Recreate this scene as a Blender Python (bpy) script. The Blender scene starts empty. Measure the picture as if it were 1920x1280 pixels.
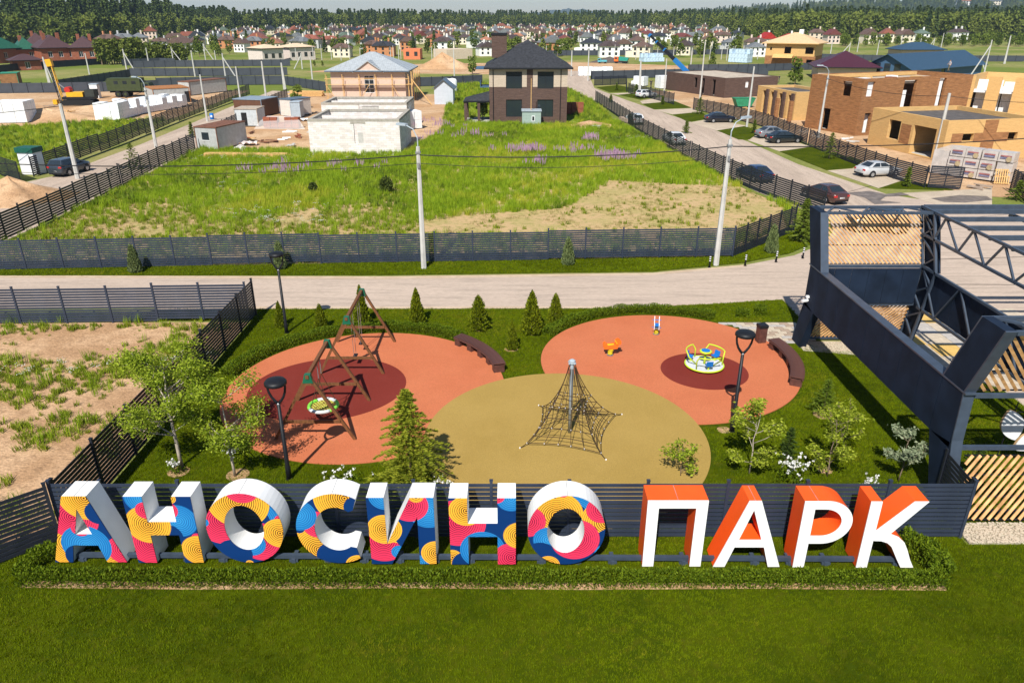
import bpy, bmesh, math, random
import numpy as np
from mathutils import Vector, Matrix

R = math.radians
rnd = random.Random(11)
nrg = np.random.default_rng(5)
sc = bpy.context.scene
COL = sc.collection

# ------------------------------------------------------------------ camera
FPX, PITCH, CAMH = 1380.0, R(23.9), 15.0
cam = bpy.data.cameras.new('camera')
cam.sensor_fit = 'HORIZONTAL'; cam.sensor_width = 36.0
cam.lens = 36.0 * FPX / 1920.0
cam.clip_end = 20000.0
camo = bpy.data.objects.new('camera', cam); COL.objects.link(camo)
camo.location = (0, 0, CAMH); camo.rotation_euler = (R(90) - PITCH, 0, 0)
sc.camera = camo

# ------------------------------------------------------------------ light
SUN_AZ, SUN_EL = R(196), R(48)          # the sun stands behind and left of the viewer
world = bpy.data.worlds.new('World'); sc.world = world; world.use_nodes = True
wn = world.node_tree.nodes; wl = world.node_tree.links
bg = wn['Background']
sky = wn.new('ShaderNodeTexSky'); sky.sky_type = 'NISHITA'; sky.sun_disc = False
sky.sun_elevation = SUN_EL; sky.sun_rotation = SUN_AZ
sky.air_density = 1.0; sky.dust_density = .15; sky.ozone_density = 3.0
wl.new(sky.outputs[0], bg.inputs[0]); bg.inputs[1].default_value = 0.08
sl = bpy.data.lights.new('sun', 'SUN'); sl.energy = 5.0; sl.angle = R(0.5); sl.color = (1.0, 0.95, 0.865)
so = bpy.data.objects.new('sun', sl); COL.objects.link(so)
sdir = Vector((math.sin(SUN_AZ) * math.cos(SUN_EL), math.cos(SUN_AZ) * math.cos(SUN_EL), math.sin(SUN_EL)))
so.rotation_euler = (-sdir).to_track_quat('-Z', 'Y').to_euler()
so.location = (-20, -30, 60)
sc.view_settings.view_transform = 'Standard'; sc.view_settings.look = 'None'
sc.view_settings.exposure = 0.38; sc.view_settings.gamma = 1.0
sc.cycles.use_denoising = True
sc.cycles.max_bounces = 6; sc.cycles.diffuse_bounces = 3; sc.cycles.glossy_bounces = 3
sc.cycles.transmission_bounces = 4; sc.cycles.transparent_max_bounces = 6
sc.cycles.caustics_reflective = False; sc.cycles.caustics_refractive = False

# ------------------------------------------------------------------ survey helpers: photograph point -> place on level ground / upright plane
_c, _s = math.cos(PITCH), math.sin(PITCH)
def ray(px, py):
    a = (px - 960) / FPX; b = (640 - py) / FPX
    return a, _c + b * _s, -_s + b * _c
def G(px, py, z=0.0):
    a, dy, dz = ray(px, py); t = (z - CAMH) / dz
    return Vector((a * t, dy * t, z))
def W(px, py, Y):
    a, dy, dz = ray(px, py); t = Y / dy
    return a * t, CAMH + dz * t
def topz(px, py, base):                 # height of a point that stands over BASE
    return W(px, py, base[1])[1]

# ------------------------------------------------------------------ mesh helpers
class MB:
    def __init__(s): s.v = []; s.f = []; s.m = []
    def add(s, vs, fs, mi=0):
        n = len(s.v); s.v += [tuple(v) for v in vs]; s.f += [tuple(i + n for i in f) for f in fs]; s.m += [mi] * len(fs); return s
    def box(s, c, d, rz=0.0, mi=0, rx=0.0, ry=0.0):
        M = Matrix.Translation(c) @ Matrix.Rotation(rz, 4, 'Z') @ Matrix.Rotation(ry, 4, 'Y') @ Matrix.Rotation(rx, 4, 'X')
        x, y, z = d[0] / 2, d[1] / 2, d[2] / 2
        vs = [M @ Vector(p) for p in ((-x,-y,-z),(x,-y,-z),(x,y,-z),(-x,y,-z),(-x,-y,z),(x,-y,z),(x,y,z),(-x,y,z))]
        return s.add(vs, ((0,3,2,1),(4,5,6,7),(0,1,5,4),(1,2,6,5),(2,3,7,6),(3,0,4,7)), mi)
    def bb(s, x0, x1, y0, y1, z0, z1, mi=0):
        return s.box(((x0+x1)/2, (y0+y1)/2, (z0+z1)/2), (x1-x0, y1-y0, z1-z0), 0, mi)
    def bar(s, p, q, w, h=None, mi=0, up=(0,0,1)):
        p = Vector(p); q = Vector(q); h = h or w; d = (q - p); L = d.length
        if L < 1e-6: return s
        d /= L; u = Vector(up)
        if abs(d.dot(u)) > .98: u = Vector((0,1,0)) if abs(d.y) < .9 else Vector((1,0,0))
        a = d.cross(u).normalized(); b = a.cross(d)
        vs = []
        for e in (p, q):
            for i, j in ((-1,-1),(1,-1),(1,1),(-1,1)): vs.append(e + a * (i*w/2) + b * (j*h/2))
        return s.add(vs, ((0,1,2,3),(4,7,6,5),(0,4,5,1),(1,5,6,2),(2,6,7,3),(3,7,4,0)), mi)
    def tube(s, p, q, r0, r1=None, n=8, mi=0):
        return s.path([p, q], [r0, r0 if r1 is None else r1], n, mi)
    def path(s, pts, rad, n=6, mi=0, closed=False):
        pts = [Vector(p) for p in pts]; k = len(pts)
        if not isinstance(rad, (list, tuple)): rad = [rad] * k
        vs = []; prev = None
        for i, p in enumerate(pts):
            if closed: d = (pts[(i+1) % k] - pts[i-1])
            else: d = (pts[min(i+1, k-1)] - pts[max(i-1, 0)])
            d = d.normalized() if d.length > 1e-9 else Vector((0,0,1))
            if prev is None:
                u = Vector((0,0,1)) if abs(d.z) < .9 else Vector((1,0,0)); a = d.cross(u).normalized()
            else:
                a = (prev - d * prev.dot(d)); a = a.normalized() if a.length > 1e-6 else d.cross(Vector((0,0,1))).normalized()
            prev = a; b = d.cross(a)
            for j in range(n):
                t = 2 * math.pi * j / n; vs.append(p + a * (rad[i] * math.cos(t)) + b * (rad[i] * math.sin(t)))
        fs = []
        for i in range(k if closed else k - 1):
            i2 = (i + 1) % k
            for j in range(n): fs.append((i*n+j, i*n+(j+1)%n, i2*n+(j+1)%n, i2*n+j))
        if not closed: fs += [tuple(range(n))[::-1], tuple((k-1)*n + j for j in range(n))]
        return s.add(vs, fs, mi)
    def prism(s, poly, z0, z1, mi=0):
        n = len(poly)
        vs = [(p[0], p[1], z0) for p in poly] + [(p[0], p[1], z1) for p in poly]
        return s.add(vs, [tuple(range(n))[::-1], tuple(range(n, 2*n))] + [(i, (i+1)%n, n+(i+1)%n, n+i) for i in range(n)], mi)
    def xprism(s, poly, x0, x1, mi=0):          # poly in (y,z) drawn out along x
        n = len(poly)
        vs = [(x0, p[0], p[1]) for p in poly] + [(x1, p[0], p[1]) for p in poly]
        return s.add(vs, [tuple(range(n))[::-1], tuple(range(n, 2*n))] + [(i, (i+1)%n, n+(i+1)%n, n+i) for i in range(n)], mi)
    def yprism(s, poly, y0, y1, mi=0):          # poly in (x,z) drawn out along y
        n = len(poly)
        vs = [(p[0], y0, p[1]) for p in poly] + [(p[0], y1, p[1]) for p in poly]
        return s.add(vs, [tuple(range(n)), tuple(range(n, 2*n))[::-1]] + [((i+1)%n, i, n+i, n+(i+1)%n) for i in range(n)], mi)
    def lathe(s, prof, n=16, c=(0,0,0), mi=0):
        vs = []; fs = []; k = len(prof)
        for r, z in prof:
            for j in range(n):
                t = 2*math.pi*j/n; vs.append((c[0]+r*math.cos(t), c[1]+r*math.sin(t), c[2]+z))
        for i in range(k-1):
            for j in range(n): fs.append((i*n+j, i*n+(j+1)%n, (i+1)*n+(j+1)%n, (i+1)*n+j))
        fs += [tuple(range(n))[::-1], tuple((k-1)*n+j for j in range(n))]
        return s.add(vs, fs, mi)
    def mesh(s, name, mat, smooth=False):
        me = bpy.data.meshes.new(name); me.from_pydata(s.v, [], s.f)
        mats = mat if isinstance(mat, (list, tuple)) else [mat]
        for m in mats: me.materials.append(m)
        if len(mats) > 1: me.polygons.foreach_set('material_index', s.m)
        if smooth: me.polygons.foreach_set('use_smooth', [True] * len(me.polygons))
        me.update(); return me
    def build(s, name, mat, parent=None, smooth=False, loc=None, rz=0.0):
        return place(name, s.mesh(name, mat, smooth), parent, loc, rz)

def place(name, me, parent=None, loc=None, rz=0.0, scale=None):
    o = bpy.data.objects.new(name, me); COL.objects.link(o)
    if parent is not None: o.parent = parent
    if loc is not None: o.location = loc
    if rz: o.rotation_euler = (0, 0, rz)
    if scale is not None: o.scale = scale
    return o
def tag(o, label=None, cat=None, group=None, kind=None):
    if label: o['label'] = label
    if cat: o['category'] = cat
    if group: o['group'] = group
    if kind: o['kind'] = kind
    return o
def thing(name, label, cat, loc=(0,0,0), rz=0.0, group=None):
    o = bpy.data.objects.new(name, None); COL.objects.link(o); o.empty_display_size = .2
    o.location = loc; o.rotation_euler = (0, 0, rz)
    return tag(o, label, cat, group)
def kids(o): return [c for c in bpy.data.objects if c.parent == o]
def dup(root, loc, rz=0.0, label=None, scale=None, ch=None):
    r = root.copy(); COL.objects.link(r); r.location = loc; r.rotation_euler = (0, 0, rz)
    if scale is not None: r.scale = (scale,)*3 if not isinstance(scale, (tuple, list)) else scale
    if label: r['label'] = label
    for c0 in (ch if ch is not None else root.children):
        c = c0.copy(); COL.objects.link(c); c.parent = r
        for g0 in c0.children:
            g = g0.copy(); COL.objects.link(g); g.parent = c
    return r
def set_mat(o, m, i=0):
    o.material_slots[i].link = 'OBJECT'; o.material_slots[i].material = m
def quads(name, c, u, v, mat, parent=None, loc=None):   # many small leaf faces, numpy (N,3) each
    n = len(c); co = np.empty((n, 4, 3), np.float32)
    co[:,0] = c - u; co[:,1] = c - u*.1 + v; co[:,2] = c + u; co[:,3] = c - u*.1 - v
    me = bpy.data.meshes.new(name)
    me.vertices.add(n*4); me.vertices.foreach_set('co', co.reshape(-1))
    me.loops.add(n*4); me.loops.foreach_set('vertex_index', np.arange(n*4, dtype=np.int32))
    me.polygons.add(n); me.polygons.foreach_set('loop_start', np.arange(0, n*4, 4, dtype=np.int32))
    me.update(calc_edges=True); me.materials.append(mat)
    return me if parent is False else place(name, me, parent, loc)
def unit(a):
    return a / np.maximum(np.linalg.norm(a, axis=1, keepdims=True), 1e-9)
def rvec(n): return unit(nrg.normal(size=(n, 3)))
def leafcloud(c, size, dirs=None, spread=.6, aspect=.5):
    n = len(c); d = rvec(n) if dirs is None else unit(dirs + spread * rvec(n))
    w = unit(np.cross(d, rvec(n))); s = size * nrg.uniform(.65, 1.3, (n, 1))
    return c, d * s, w * s * aspect

# ------------------------------------------------------------------ materials
MATS = {}
_t1 = ['zeroth','first','second','third','fourth','fifth','sixth','seventh','eighth','ninth','tenth','eleventh','twelfth','thirteenth','fourteenth','fifteenth','sixteenth','seventeenth','eighteenth','nineteenth']; _t2 = ['','','twent','thirt','fort','fift','sixt','sevent','eight','ninet']
def ordw(n): return _t1[n] if n < 20 else _t2[n//10] + ('ieth' if n % 10 == 0 else 'y-' + _t1[n % 10])
def by_order(objs, fmt, key=None):          # label look-alikes by their order along the row, as seen
    for i, o in enumerate(sorted(objs, key=key or (lambda o: o.location.x / (o.location.y + 6)))): o['label'] = fmt.format(ordw(i+1))
def mat(name, col, rough=.7, metal=0.0, var=.18, scale=6.0, bump=0.0, bscale=None, spec=.3, detail=6.0, col2=None, coords='Object', stretch=None, coat=0.0):
    if name in MATS: return MATS[name]
    m = bpy.data.materials.new(name); m.use_nodes = True; MATS[name] = m
    nt = m.node_tree; N = nt.nodes; L = nt.links; p = N['Principled BSDF']
    p.inputs['Roughness'].default_value = rough; p.inputs['Metallic'].default_value = metal
    p.inputs['Specular IOR Level'].default_value = spec
    if coat: p.inputs['Coat Weight'].default_value = coat; p.inputs['Coat Roughness'].default_value = .08
    tc = N.new('ShaderNodeTexCoord'); src = tc.outputs[coords]
    if stretch:
        mp = N.new('ShaderNodeMapping'); mp.inputs['Scale'].default_value = stretch; L.new(src, mp.inputs[0]); src = mp.outputs[0]
    if var or col2:
        nz = N.new('ShaderNodeTexNoise'); nz.inputs['Scale'].default_value = scale; nz.inputs['Detail'].default_value = detail
        L.new(src, nz.inputs['Vector'])
        rp = N.new('ShaderNodeValToRGB'); e = rp.color_ramp.elements
        a = tuple(c * (1 - var) for c in col) + (1,); b = tuple(min(1, c * (1 + var)) for c in (col2 or col)) + (1,)
        e[0].position = .32; e[0].color = a; e[1].position = .68; e[1].color = b
        L.new(nz.outputs[0], rp.inputs[0]); L.new(rp.outputs[0], p.inputs['Base Color'])
    else: p.inputs['Base Color'].default_value = tuple(col) + (1,)
    if bump:
        nb = N.new('ShaderNodeTexNoise'); nb.inputs['Scale'].default_value = bscale or scale * 6; nb.inputs['Detail'].default_value = 4
        L.new(src, nb.inputs['Vector'])
        bp = N.new('ShaderNodeBump'); bp.inputs['Strength'].default_value = bump; bp.inputs['Distance'].default_value = .03
        L.new(nb.outputs[0], bp.inputs['Height']); L.new(bp.outputs[0], p.inputs['Normal'])
    return m
def leafmat(name, dark, light, trans=.25, rough=.55, by='island'):
    if name in MATS: return MATS[name]
    m = bpy.data.materials.new(name); m.use_nodes = True; MATS[name] = m
    nt = m.node_tree; N = nt.nodes; L = nt.links; p = N['Principled BSDF']; out = N['Material Output']
    p.inputs['Roughness'].default_value = rough; p.inputs['Specular IOR Level'].default_value = .06
    rp = N.new('ShaderNodeValToRGB'); e = rp.color_ramp.elements
    e[0].color = tuple(dark) + (1,); e[1].color = tuple(light) + (1,)
    if by == 'object':
        oi = N.new('ShaderNodeObjectInfo'); L.new(oi.outputs['Random'], rp.inputs[0])
    elif by == 'both':
        oi = N.new('ShaderNodeObjectInfo'); ge = N.new('ShaderNodeNewGeometry'); ma = N.new('ShaderNodeMath'); ma.operation = 'MULTIPLY_ADD'
        L.new(oi.outputs['Random'], ma.inputs[0]); ma.inputs[1].default_value = .6
        m2 = N.new('ShaderNodeMath'); m2.operation = 'MULTIPLY'; m2.inputs[1].default_value = .4
        L.new(ge.outputs['Random Per Island'], m2.inputs[0]); L.new(m2.outputs[0], ma.inputs[2]); L.new(ma.outputs[0], rp.inputs[0])
    else:
        ge = N.new('ShaderNodeNewGeometry'); L.new(ge.outputs['Random Per Island'], rp.inputs[0])
    L.new(rp.outputs[0], p.inputs['Base Color'])
    if trans:
        t = N.new('ShaderNodeBsdfTranslucent'); L.new(rp.outputs[0], t.inputs[0])
        mx = N.new('ShaderNodeMixShader'); mx.inputs[0].default_value = trans
        L.new(p.outputs[0], mx.inputs[1]); L.new(t.outputs[0], mx.inputs[2]); L.new(mx.outputs[0], out.inputs[0])
    return m
def brickmat(name, c1, c2, mortar, bw=.25, bh=.075, msize=.012, rough=.85, var=.25):
    # laid along the wall: local x+y runs along the course, z is height
    if name in MATS: return MATS[name]
    m = bpy.data.materials.new(name); m.use_nodes = True; MATS[name] = m
    nt = m.node_tree; N = nt.nodes; L = nt.links; p = N['Principled BSDF']; p.inputs['Roughness'].default_value = rough
    p.inputs['Specular IOR Level'].default_value = .2
    tc = N.new('ShaderNodeTexCoord'); sx = N.new('ShaderNodeSeparateXYZ'); L.new(tc.outputs['Object'], sx.inputs[0])
    ad = N.new('ShaderNodeMath'); L.new(sx.outputs[0], ad.inputs[0]); L.new(sx.outputs[1], ad.inputs[1])
    cx = N.new('ShaderNodeCombineXYZ'); L.new(ad.outputs[0], cx.inputs[0]); L.new(sx.outputs[2], cx.inputs[1])
    b = N.new('ShaderNodeTexBrick'); L.new(cx.outputs[0], b.inputs['Vector'])
    b.inputs['Scale'].default_value = 1.0; b.inputs['Brick Width'].default_value = bw; b.inputs['Row Height'].default_value = bh
    b.inputs['Mortar Size'].default_value = msize; b.inputs['Mortar Smooth'].default_value = .3; b.inputs['Bias'].default_value = 0
    b.inputs['Color1'].default_value = tuple(c1)+(1,); b.inputs['Color2'].default_value = tuple(c2)+(1,); b.inputs['Mortar'].default_value = tuple(mortar)+(1,)
    nz = N.new('ShaderNodeTexNoise'); nz.inputs['Scale'].default_value = 1.6; nz.inputs['Detail'].default_value = 8; mpz = N.new('ShaderNodeMapping'); mpz.inputs['Scale'].default_value = (.6,.6,4.0); L.new(tc.outputs['Object'], mpz.inputs[0]); L.new(mpz.outputs[0], nz.inputs['Vector'])
    mr = N.new('ShaderNodeMapRange'); mr.inputs['From Min'].default_value = .3; mr.inputs['From Max'].default_value = .7
    mr.inputs['To Min'].default_value = 1-var; mr.inputs['To Max'].default_value = 1+var*.6; L.new(nz.outputs[0], mr.inputs[0])
    mx = N.new('ShaderNodeVectorMath'); mx.operation = 'SCALE'; L.new(b.outputs[0], mx.inputs[0]); L.new(mr.outputs[0], mx.inputs['Scale'])
    L.new(mx.outputs[0], p.inputs['Base Color'])
    bp = N.new('ShaderNodeBump'); bp.inputs['Strength'].default_value = .5; bp.inputs['Distance'].default_value = .02; bp.invert = True
    L.new(b.outputs['Fac'], bp.inputs['Height']); L.new(bp.outputs[0], p.inputs['Normal'])
    return m
def seamroof(name, col, pitch=.4, rough=.45):
    if name in MATS: return MATS[name]
    m = mat(name, col, rough, .0, .12, 2.0, spec=.5); nt = m.node_tree; N = nt.nodes; L = nt.links
    tc = N.new('ShaderNodeTexCoord'); wv = N.new('ShaderNodeTexWave'); wv.inputs['Scale'].default_value = 1/pitch/3.2; wv.bands_direction = 'X'
    L.new(tc.outputs['Object'], wv.inputs[0]); bp = N.new('ShaderNodeBump'); bp.inputs['Strength'].default_value = .6; bp.inputs['Distance'].default_value = .06
    L.new(wv.outputs[1], bp.inputs['Height']); L.new(bp.outputs[0], N['Principled BSDF'].inputs['Normal']); return m
def ground_mat(name, a, b, c, s1=.35, s2=3.0, fine=40.0, lo=.42, hi=.58, bump=.4, rough=.9, stretch=None):
    # two-tone patches with a third fine tone
    m = bpy.data.materials.new(name); m.use_nodes = True; MATS[name] = m
    nt = m.node_tree; N = nt.nodes; L = nt.links; p = N['Principled BSDF']; p.inputs['Roughness'].default_value = rough; p.inputs['Specular IOR Level'].default_value = .05
    tc = N.new('ShaderNodeNewGeometry')
    src = tc.outputs['Position']
    if stretch:
        mp = N.new('ShaderNodeMapping'); mp.inputs['Scale'].default_value = stretch; L.new(src, mp.inputs[0]); src = mp.outputs[0]
    def nz(s, d=6):
        n = N.new('ShaderNodeTexNoise'); n.inputs['Scale'].default_value = s; n.inputs['Detail'].default_value = d; L.new(src, n.inputs['Vector']); return n
    n1 = nz(s1); r1 = N.new('ShaderNodeValToRGB'); e = r1.color_ramp.elements; e[0].position = lo; e[1].position = hi
    e[0].color = tuple(a)+(1,); e[1].color = tuple(b)+(1,); L.new(n1.outputs[0], r1.inputs[0])
    n2 = nz(s2, 8); r2 = N.new('ShaderNodeValToRGB'); e = r2.color_ramp.elements; e[0].position = .5; e[1].position = .72
    e[0].color = (0,0,0,1); e[1].color = (.8,.8,.8,1); L.new(n2.outputs[0], r2.inputs[0])
    mx = N.new('ShaderNodeMix'); mx.data_type = 'RGBA'; L.new(r2.outputs[0], mx.inputs[0]); L.new(r1.outputs[0], mx.inputs[6]); mx.inputs[7].default_value = tuple(c)+(1,)
    n3 = nz(fine, 3); mr = N.new('ShaderNodeMapRange'); mr.inputs['From Min'].default_value = .25; mr.inputs['From Max'].default_value = .75; mr.inputs['To Min'].default_value = .75; mr.inputs['To Max'].default_value = 1.2
    L.new(n3.outputs[0], mr.inputs[0]); vm = N.new('ShaderNodeVectorMath'); vm.operation = 'SCALE'; L.new(mx.outputs[2], vm.inputs[0]); L.new(mr.outputs[0], vm.inputs['Scale'])
    L.new(vm.outputs[0], p.inputs['Base Color'])
    if bump:
        bp = N.new('ShaderNodeBump'); bp.inputs['Strength'].default_value = bump; bp.inputs['Distance'].default_value = .05
        L.new(n3.outputs[0], bp.inputs['Height']); L.new(bp.outputs[0], p.inputs['Normal'])
    return m

STEEL = mat('navy_painted_steel', (.046, .064, .095), .42, 0, .15, 3.0, spec=.5)
CLAD = mat('navy_clad_sheet', (.011, .020, .040), .7, 0, .3, 1.2, bump=.05, bscale=30, spec=.15)
FENCE = mat('anthracite_fence_paint', (.030, .040, .066), .42, 0, .15, 3.0, spec=.5)
FENCED = mat('dark_fence_paint', (.016, .019, .028), .5, 0, .15, 3.0, spec=.35)
BLACK = mat('black_metal', (.010, .011, .014), .5, 0, .1, 4.0, spec=.3)
DARK = mat('dark_void', (.012, .012, .013), .8, 0, .2, 2.0)
WHITE = mat('white_panel', (.78, .79, .80), .45, 0, .04, 2.0)
WHITEP = mat('white_wrap', (.80, .81, .82), .5, 0, .1, 3.0, bump=.3, bscale=8)
TIMBER = mat('fresh_timber', (.62, .38, .15), .7, 0, .22, 2.5, stretch=(1, 1, 6))
SLATWOOD = mat('larch_slat', (.56, .29, .11), .6, 0, .28, 3.0, col2=(.62, .36, .16))
CONC = mat('concrete', (.46, .45, .42), .85, 0, .14, 2.0, bump=.15)
POLEC = mat('pole_concrete', (.50, .49, .46), .85, 0, .12, 1.5)
GLASS = mat('window_glass', (.02, .028, .035), .08, 0, 0, spec=.8)
GALV = mat('galvanised_steel', (.36, .42, .47), .45, .0, .12, 4.0)
BARK = mat('bark', (.20, .15, .10), .9, 0, .3, 9.0, bump=.4)
BARKL = mat('pale_bark', (.42, .36, .29), .9, 0, .25, 9.0, bump=.3)

# ================================================================== ground, roads, lawns
def sheet(name, pts, z, m, h=0.0, kind='structure'):
    bm = bmesh.new(); vs = [bm.verts.new((p[0], p[1], z)) for p in pts]; f = bm.faces.new(vs)
    if f.normal.z < 0: f.normal_flip()
    bm.normal_update()
    if f.normal.z < 0: bmesh.ops.reverse_faces(bm, faces=[f])
    if h:
        r = bmesh.ops.extrude_face_region(bm, geom=[f]); 
        for v in r['geom']:
            if isinstance(v, bmesh.types.BMVert): v.co.z += h
    bmesh.ops.triangulate(bm, faces=bm.faces[:])
    bmesh.ops.recalc_face_normals(bm, faces=bm.faces[:]) if h else None
    me = bpy.data.meshes.new(name); bm.to_mesh(me); bm.free(); me.materials.append(m)
    o = place(name, me); tag(o, kind=kind); return o

M_ground = ground_mat('meadow_ground', (.15, .19, .035), (.27, .25, .09), (.12, .17, .025), .03, .25, 3.0, bump=.2)
M_lawn = ground_mat('lawn_soil', (.042, .064, .001), (.062, .084, .001), (.085, .092, .004), .5, 3.0, 60, bump=.5)
M_road = ground_mat('dusty_asphalt', (.45, .36, .29), (.52, .415, .335), (.34, .275, .225), .7, 2.4, 40, bump=.12, stretch=(.10, 1, 1), lo=.3, hi=.7)
M_street = ground_mat('street_concrete', (.43, .34, .27), (.50, .40, .32), (.32, .255, .205), .6, 2.4, 30, bump=.1, stretch=(1, .08, 1))
M_drive = ground_mat('driveway_concrete', (.45, .37, .28), (.52, .43, .33), (.38, .31, .24), .3, 1.5, 40, bump=.1)
M_sand = ground_mat('sandy_soil', (.42, .255, .14), (.54, .35, .205), (.30, .18, .10), .5, 2.6, 9, bump=1.0)
M_field = ground_mat('field_soil', (.50, .35, .18), (.42, .33, .14), (.20, .22, .05), .3, 2.0, 14, lo=.45, hi=.6, bump=.6)
M_site = ground_mat('site_soil', (.46, .28, .15), (.56, .38, .23), (.33, .20, .11), .12, .9, 6, bump=.5)

M_field2 = ground_mat('wild_meadow_soil', (.15, .22, .02), (.20, .26, .03), (.28, .25, .07), .12, .8, 8, bump=.4)
g = MB()
xs = [-6000, -2500, -900, -300, -120, 0, 120, 300, 900, 2500, 6000]; ys = [-60, 0, 60, 140, 300, 600, 1200, 2500, 6000, 12000]
vs = [(x, y, -.03) for y in ys for x in xs]; nx = len(xs)
g.add(vs, [(j*nx+i, j*nx+i+1, (j+1)*nx+i+1, (j+1)*nx+i) for j in range(len(ys)-1) for i in range(nx-1)])
tag(g.build('ground', M_ground), kind='structure')

# paved road in front of the plots and the wide forecourt under the entrance
road = [(-120, 38.2), (-20, 38.6), (6, 38.7), (12, 39.0), (14.2, 39.4), (15.6, 39.6), (15.6, 36.2), (19.2, 36.2), (19.2, 12), (60, 12), (60, 56), (46, 57.5), (42.5, 61), (38, 63.5), (33, 68.5),
        (30.8, 74), (28.2, 70), (25.6, 58.2), (24.4, 54.5), (22.4, 51.2), (19.3, 48.4), (15.4, 46.3), (9, 44.6), (-8, 43.9), (-32, 44.2), (-120, 45)]
sheet('main_road', road, -.012, M_road)
sheet('right_street', [(25.6, 58.2), (28, 60), (34.5, 66.5), (31.5, 82), (30.6, 98), (27, 120), (22.4, 147), (18.5, 174), (22, 230), (12, 230), (11.5, 190), (14.2, 160), (16.0, 147), (18.4, 110), (20.6, 85), (22.8, 68)], -.008, M_street)
sheet('left_street', [(-36.9, 44.2), (-36.9, 56), (-37.6, 70), (-38.4, 92), (-40.5, 122), (-44, 165), (-52, 168), (-50.5, 140), (-48.8, 118), (-47.2, 96), (-46.6, 76), (-52, 60), (-58, 44.2)], -.008, M_street)

# lawns: slabs that stand a little over the road
front_lawn = [(-40, 6), (40, 6), (40, 18.3), (14.1, 18.3), (14.1, 18.75), (-14.1, 18.75), (-16.2, 16.6), (-22, 10.8), (-40, 6.2)]
sheet('front_lawn', front_lawn, -.02, M_lawn, .025)
play_lawn = [(-14.0, 18.8), (14.1, 18.8), (14.1, 19.1), (21.5, 19.1), (21.5, 28.6), (19.2, 31.9), (14.2, 33.0), (15.6, 33.0), (15.6, 39.8), (14.2, 39.6), (12, 39.2), (6, 38.4), (-20, 38.3), (-20, 36.6), (-14.0, 36.6)]
sheet('playground_lawn', play_lawn, -.02, M_lawn, .025)
verge = [(-80, 44.6), (-32, 44.1), (-8, 44.2), (9, 44.9), (15.3, 46.7), (19.1, 48.8), (22, 51.6), (23.9, 54.9), (24.3, 57.5), (20.7, 54.2), (14.9, 48.1), (0, 47.2), (-32, 45.4), (-80, 46.2)]
sheet('verge_lawn', verge, -.02, M_lawn, .03)
sand_lot = [(-14.1, 18.6), (-14.1, 36.4), (-60, 36.4), (-60, 12), (-21, 12.2), (-15.2, 18.0)]
sheet('sandy_lot', sand_lot, -.015, M_sand)
field = [(-36.3, 46.4), (-36.4, 56), (-37.1, 72), (-38, 91), (-33, 91.5), (-12.5, 89.5), (-10, 108), (-6, 116), (10, 113), (16, 118), (17.3, 108), (19.8, 84), (22.2, 68), (24.2, 60), (20.4, 54.4), (14.8, 48.3), (0, 47.4), (-30, 45.6)]
sheet('overgrown_field', field, -.012, M_field)
sheet('back_field', [(-10, 108), (-6, 116), (10, 113), (16, 118), (15.5, 148), (11, 185), (-16, 185), (-12, 140)], -.016, M_field2)
sheet('left_meadow', [(-51, 78), (-54, 120), (-62, 119), (-74, 112), (-130, 112), (-120, 60), (-60, 58)], -.016, M_field2)
sheet('building_site', [(-38, 91), (-33, 91.5), (-12.5, 89.5), (-10, 108), (-12, 140), (-16, 160), (-44, 164), (-41, 122)], -.016, M_site)
sheet('left_site', [(-54, 120), (-62, 119), (-74, 112), (-130, 112), (-170, 168), (-57, 168)], -.012, M_site)
sheet('right_site', [(31.8, 132), (37.5, 112), (38.2, 93), (39, 74), (41, 66.5), (70, 62), (130, 90), (130, 150), (60, 165), (30, 168)], -.016, M_site)
sheet('far_site', [(-60, 225), (60, 205), (64, 250), (20, 275), (-40, 262)], -.02, M_site)
for k, pp in enumerate([[(1118,164),(1158,160),(1213,171),(1143,173)], [(1160,178),(1190,175),(1237,181),(1200,187)], [(1205,195),(1265,190),(1296,202),(1225,205)],
           [(1262,215),(1315,210),(1330,222),(1290,229)], [(1345,245),(1395,237),(1428,246),(1405,262),(1385,262)], [(1462,284),(1520,276),(1618,301),(1598,315),(1550,319)], [(1648,353),(1690,340),(1742,345),(1790,357)]]):
    sheet('plot_lawn', [G(*p) for p in pp], -.03, M_lawn, .05)
for pp in [[(1143,176),(1213,172),(1220,175),(1160,178)],[(1200,190),(1240,182),(1275,189),(1205,195)], [(1225,206),(1296,203),(1330,209),(1262,215)], [(1292,230),(1332,223),(1400,236),(1345,245)], [(1402,263),(1428,247),(1520,275),(1462,284)], [(1552,320),(1600,316),(1640,308),(1700,335),(1648,353)], [(1690,362),(1790,357),(1860,352),(1860,385),(1760,385)]]:
    sheet('driveway', [G(*p) for p in pp], -.02, M_drive, .024)

M_dust = ground_mat('road_dust', (.50, .38, .27), (.56, .44, .32), (.42, .32, .22), .5, 2.5, 40, bump=.2)
for nm, pp in (('road_shoulder', [(-80, 44.7), (-32, 44.15), (-8, 43.95), (9, 44.65), (15.4, 46.35), (15.3, 45.95), (9, 44.25), (-8, 43.45), (-32, 43.7), (-80, 44.2)]), ('road_shoulder', [(-20, 38.2), (6, 38.3), (12, 38.9), (15.4, 39.6), (15.4, 39.85), (12, 39.2), (6, 38.75), (-20, 38.7)])):
    sheet(nm, pp, -.006, M_dust)
M_wet = mat('wet_concrete', (.17, .14, .12), .5, 0, .3, 1.5, spec=.3)
sheet('wet_patch', [G(*p) for p in ((1585,362),(1630,358),(1660,364),(1690,361),(1705,366),(1660,369),(1650,376),(1690,380),(1640,383),(1622,371))], .008, M_wet)
sheet('wet_patch', [G(*p) for p in ((1745,372),(1800,366),(1850,368),(1862,375),(1810,380),(1770,379))], .012, M_wet)
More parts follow.
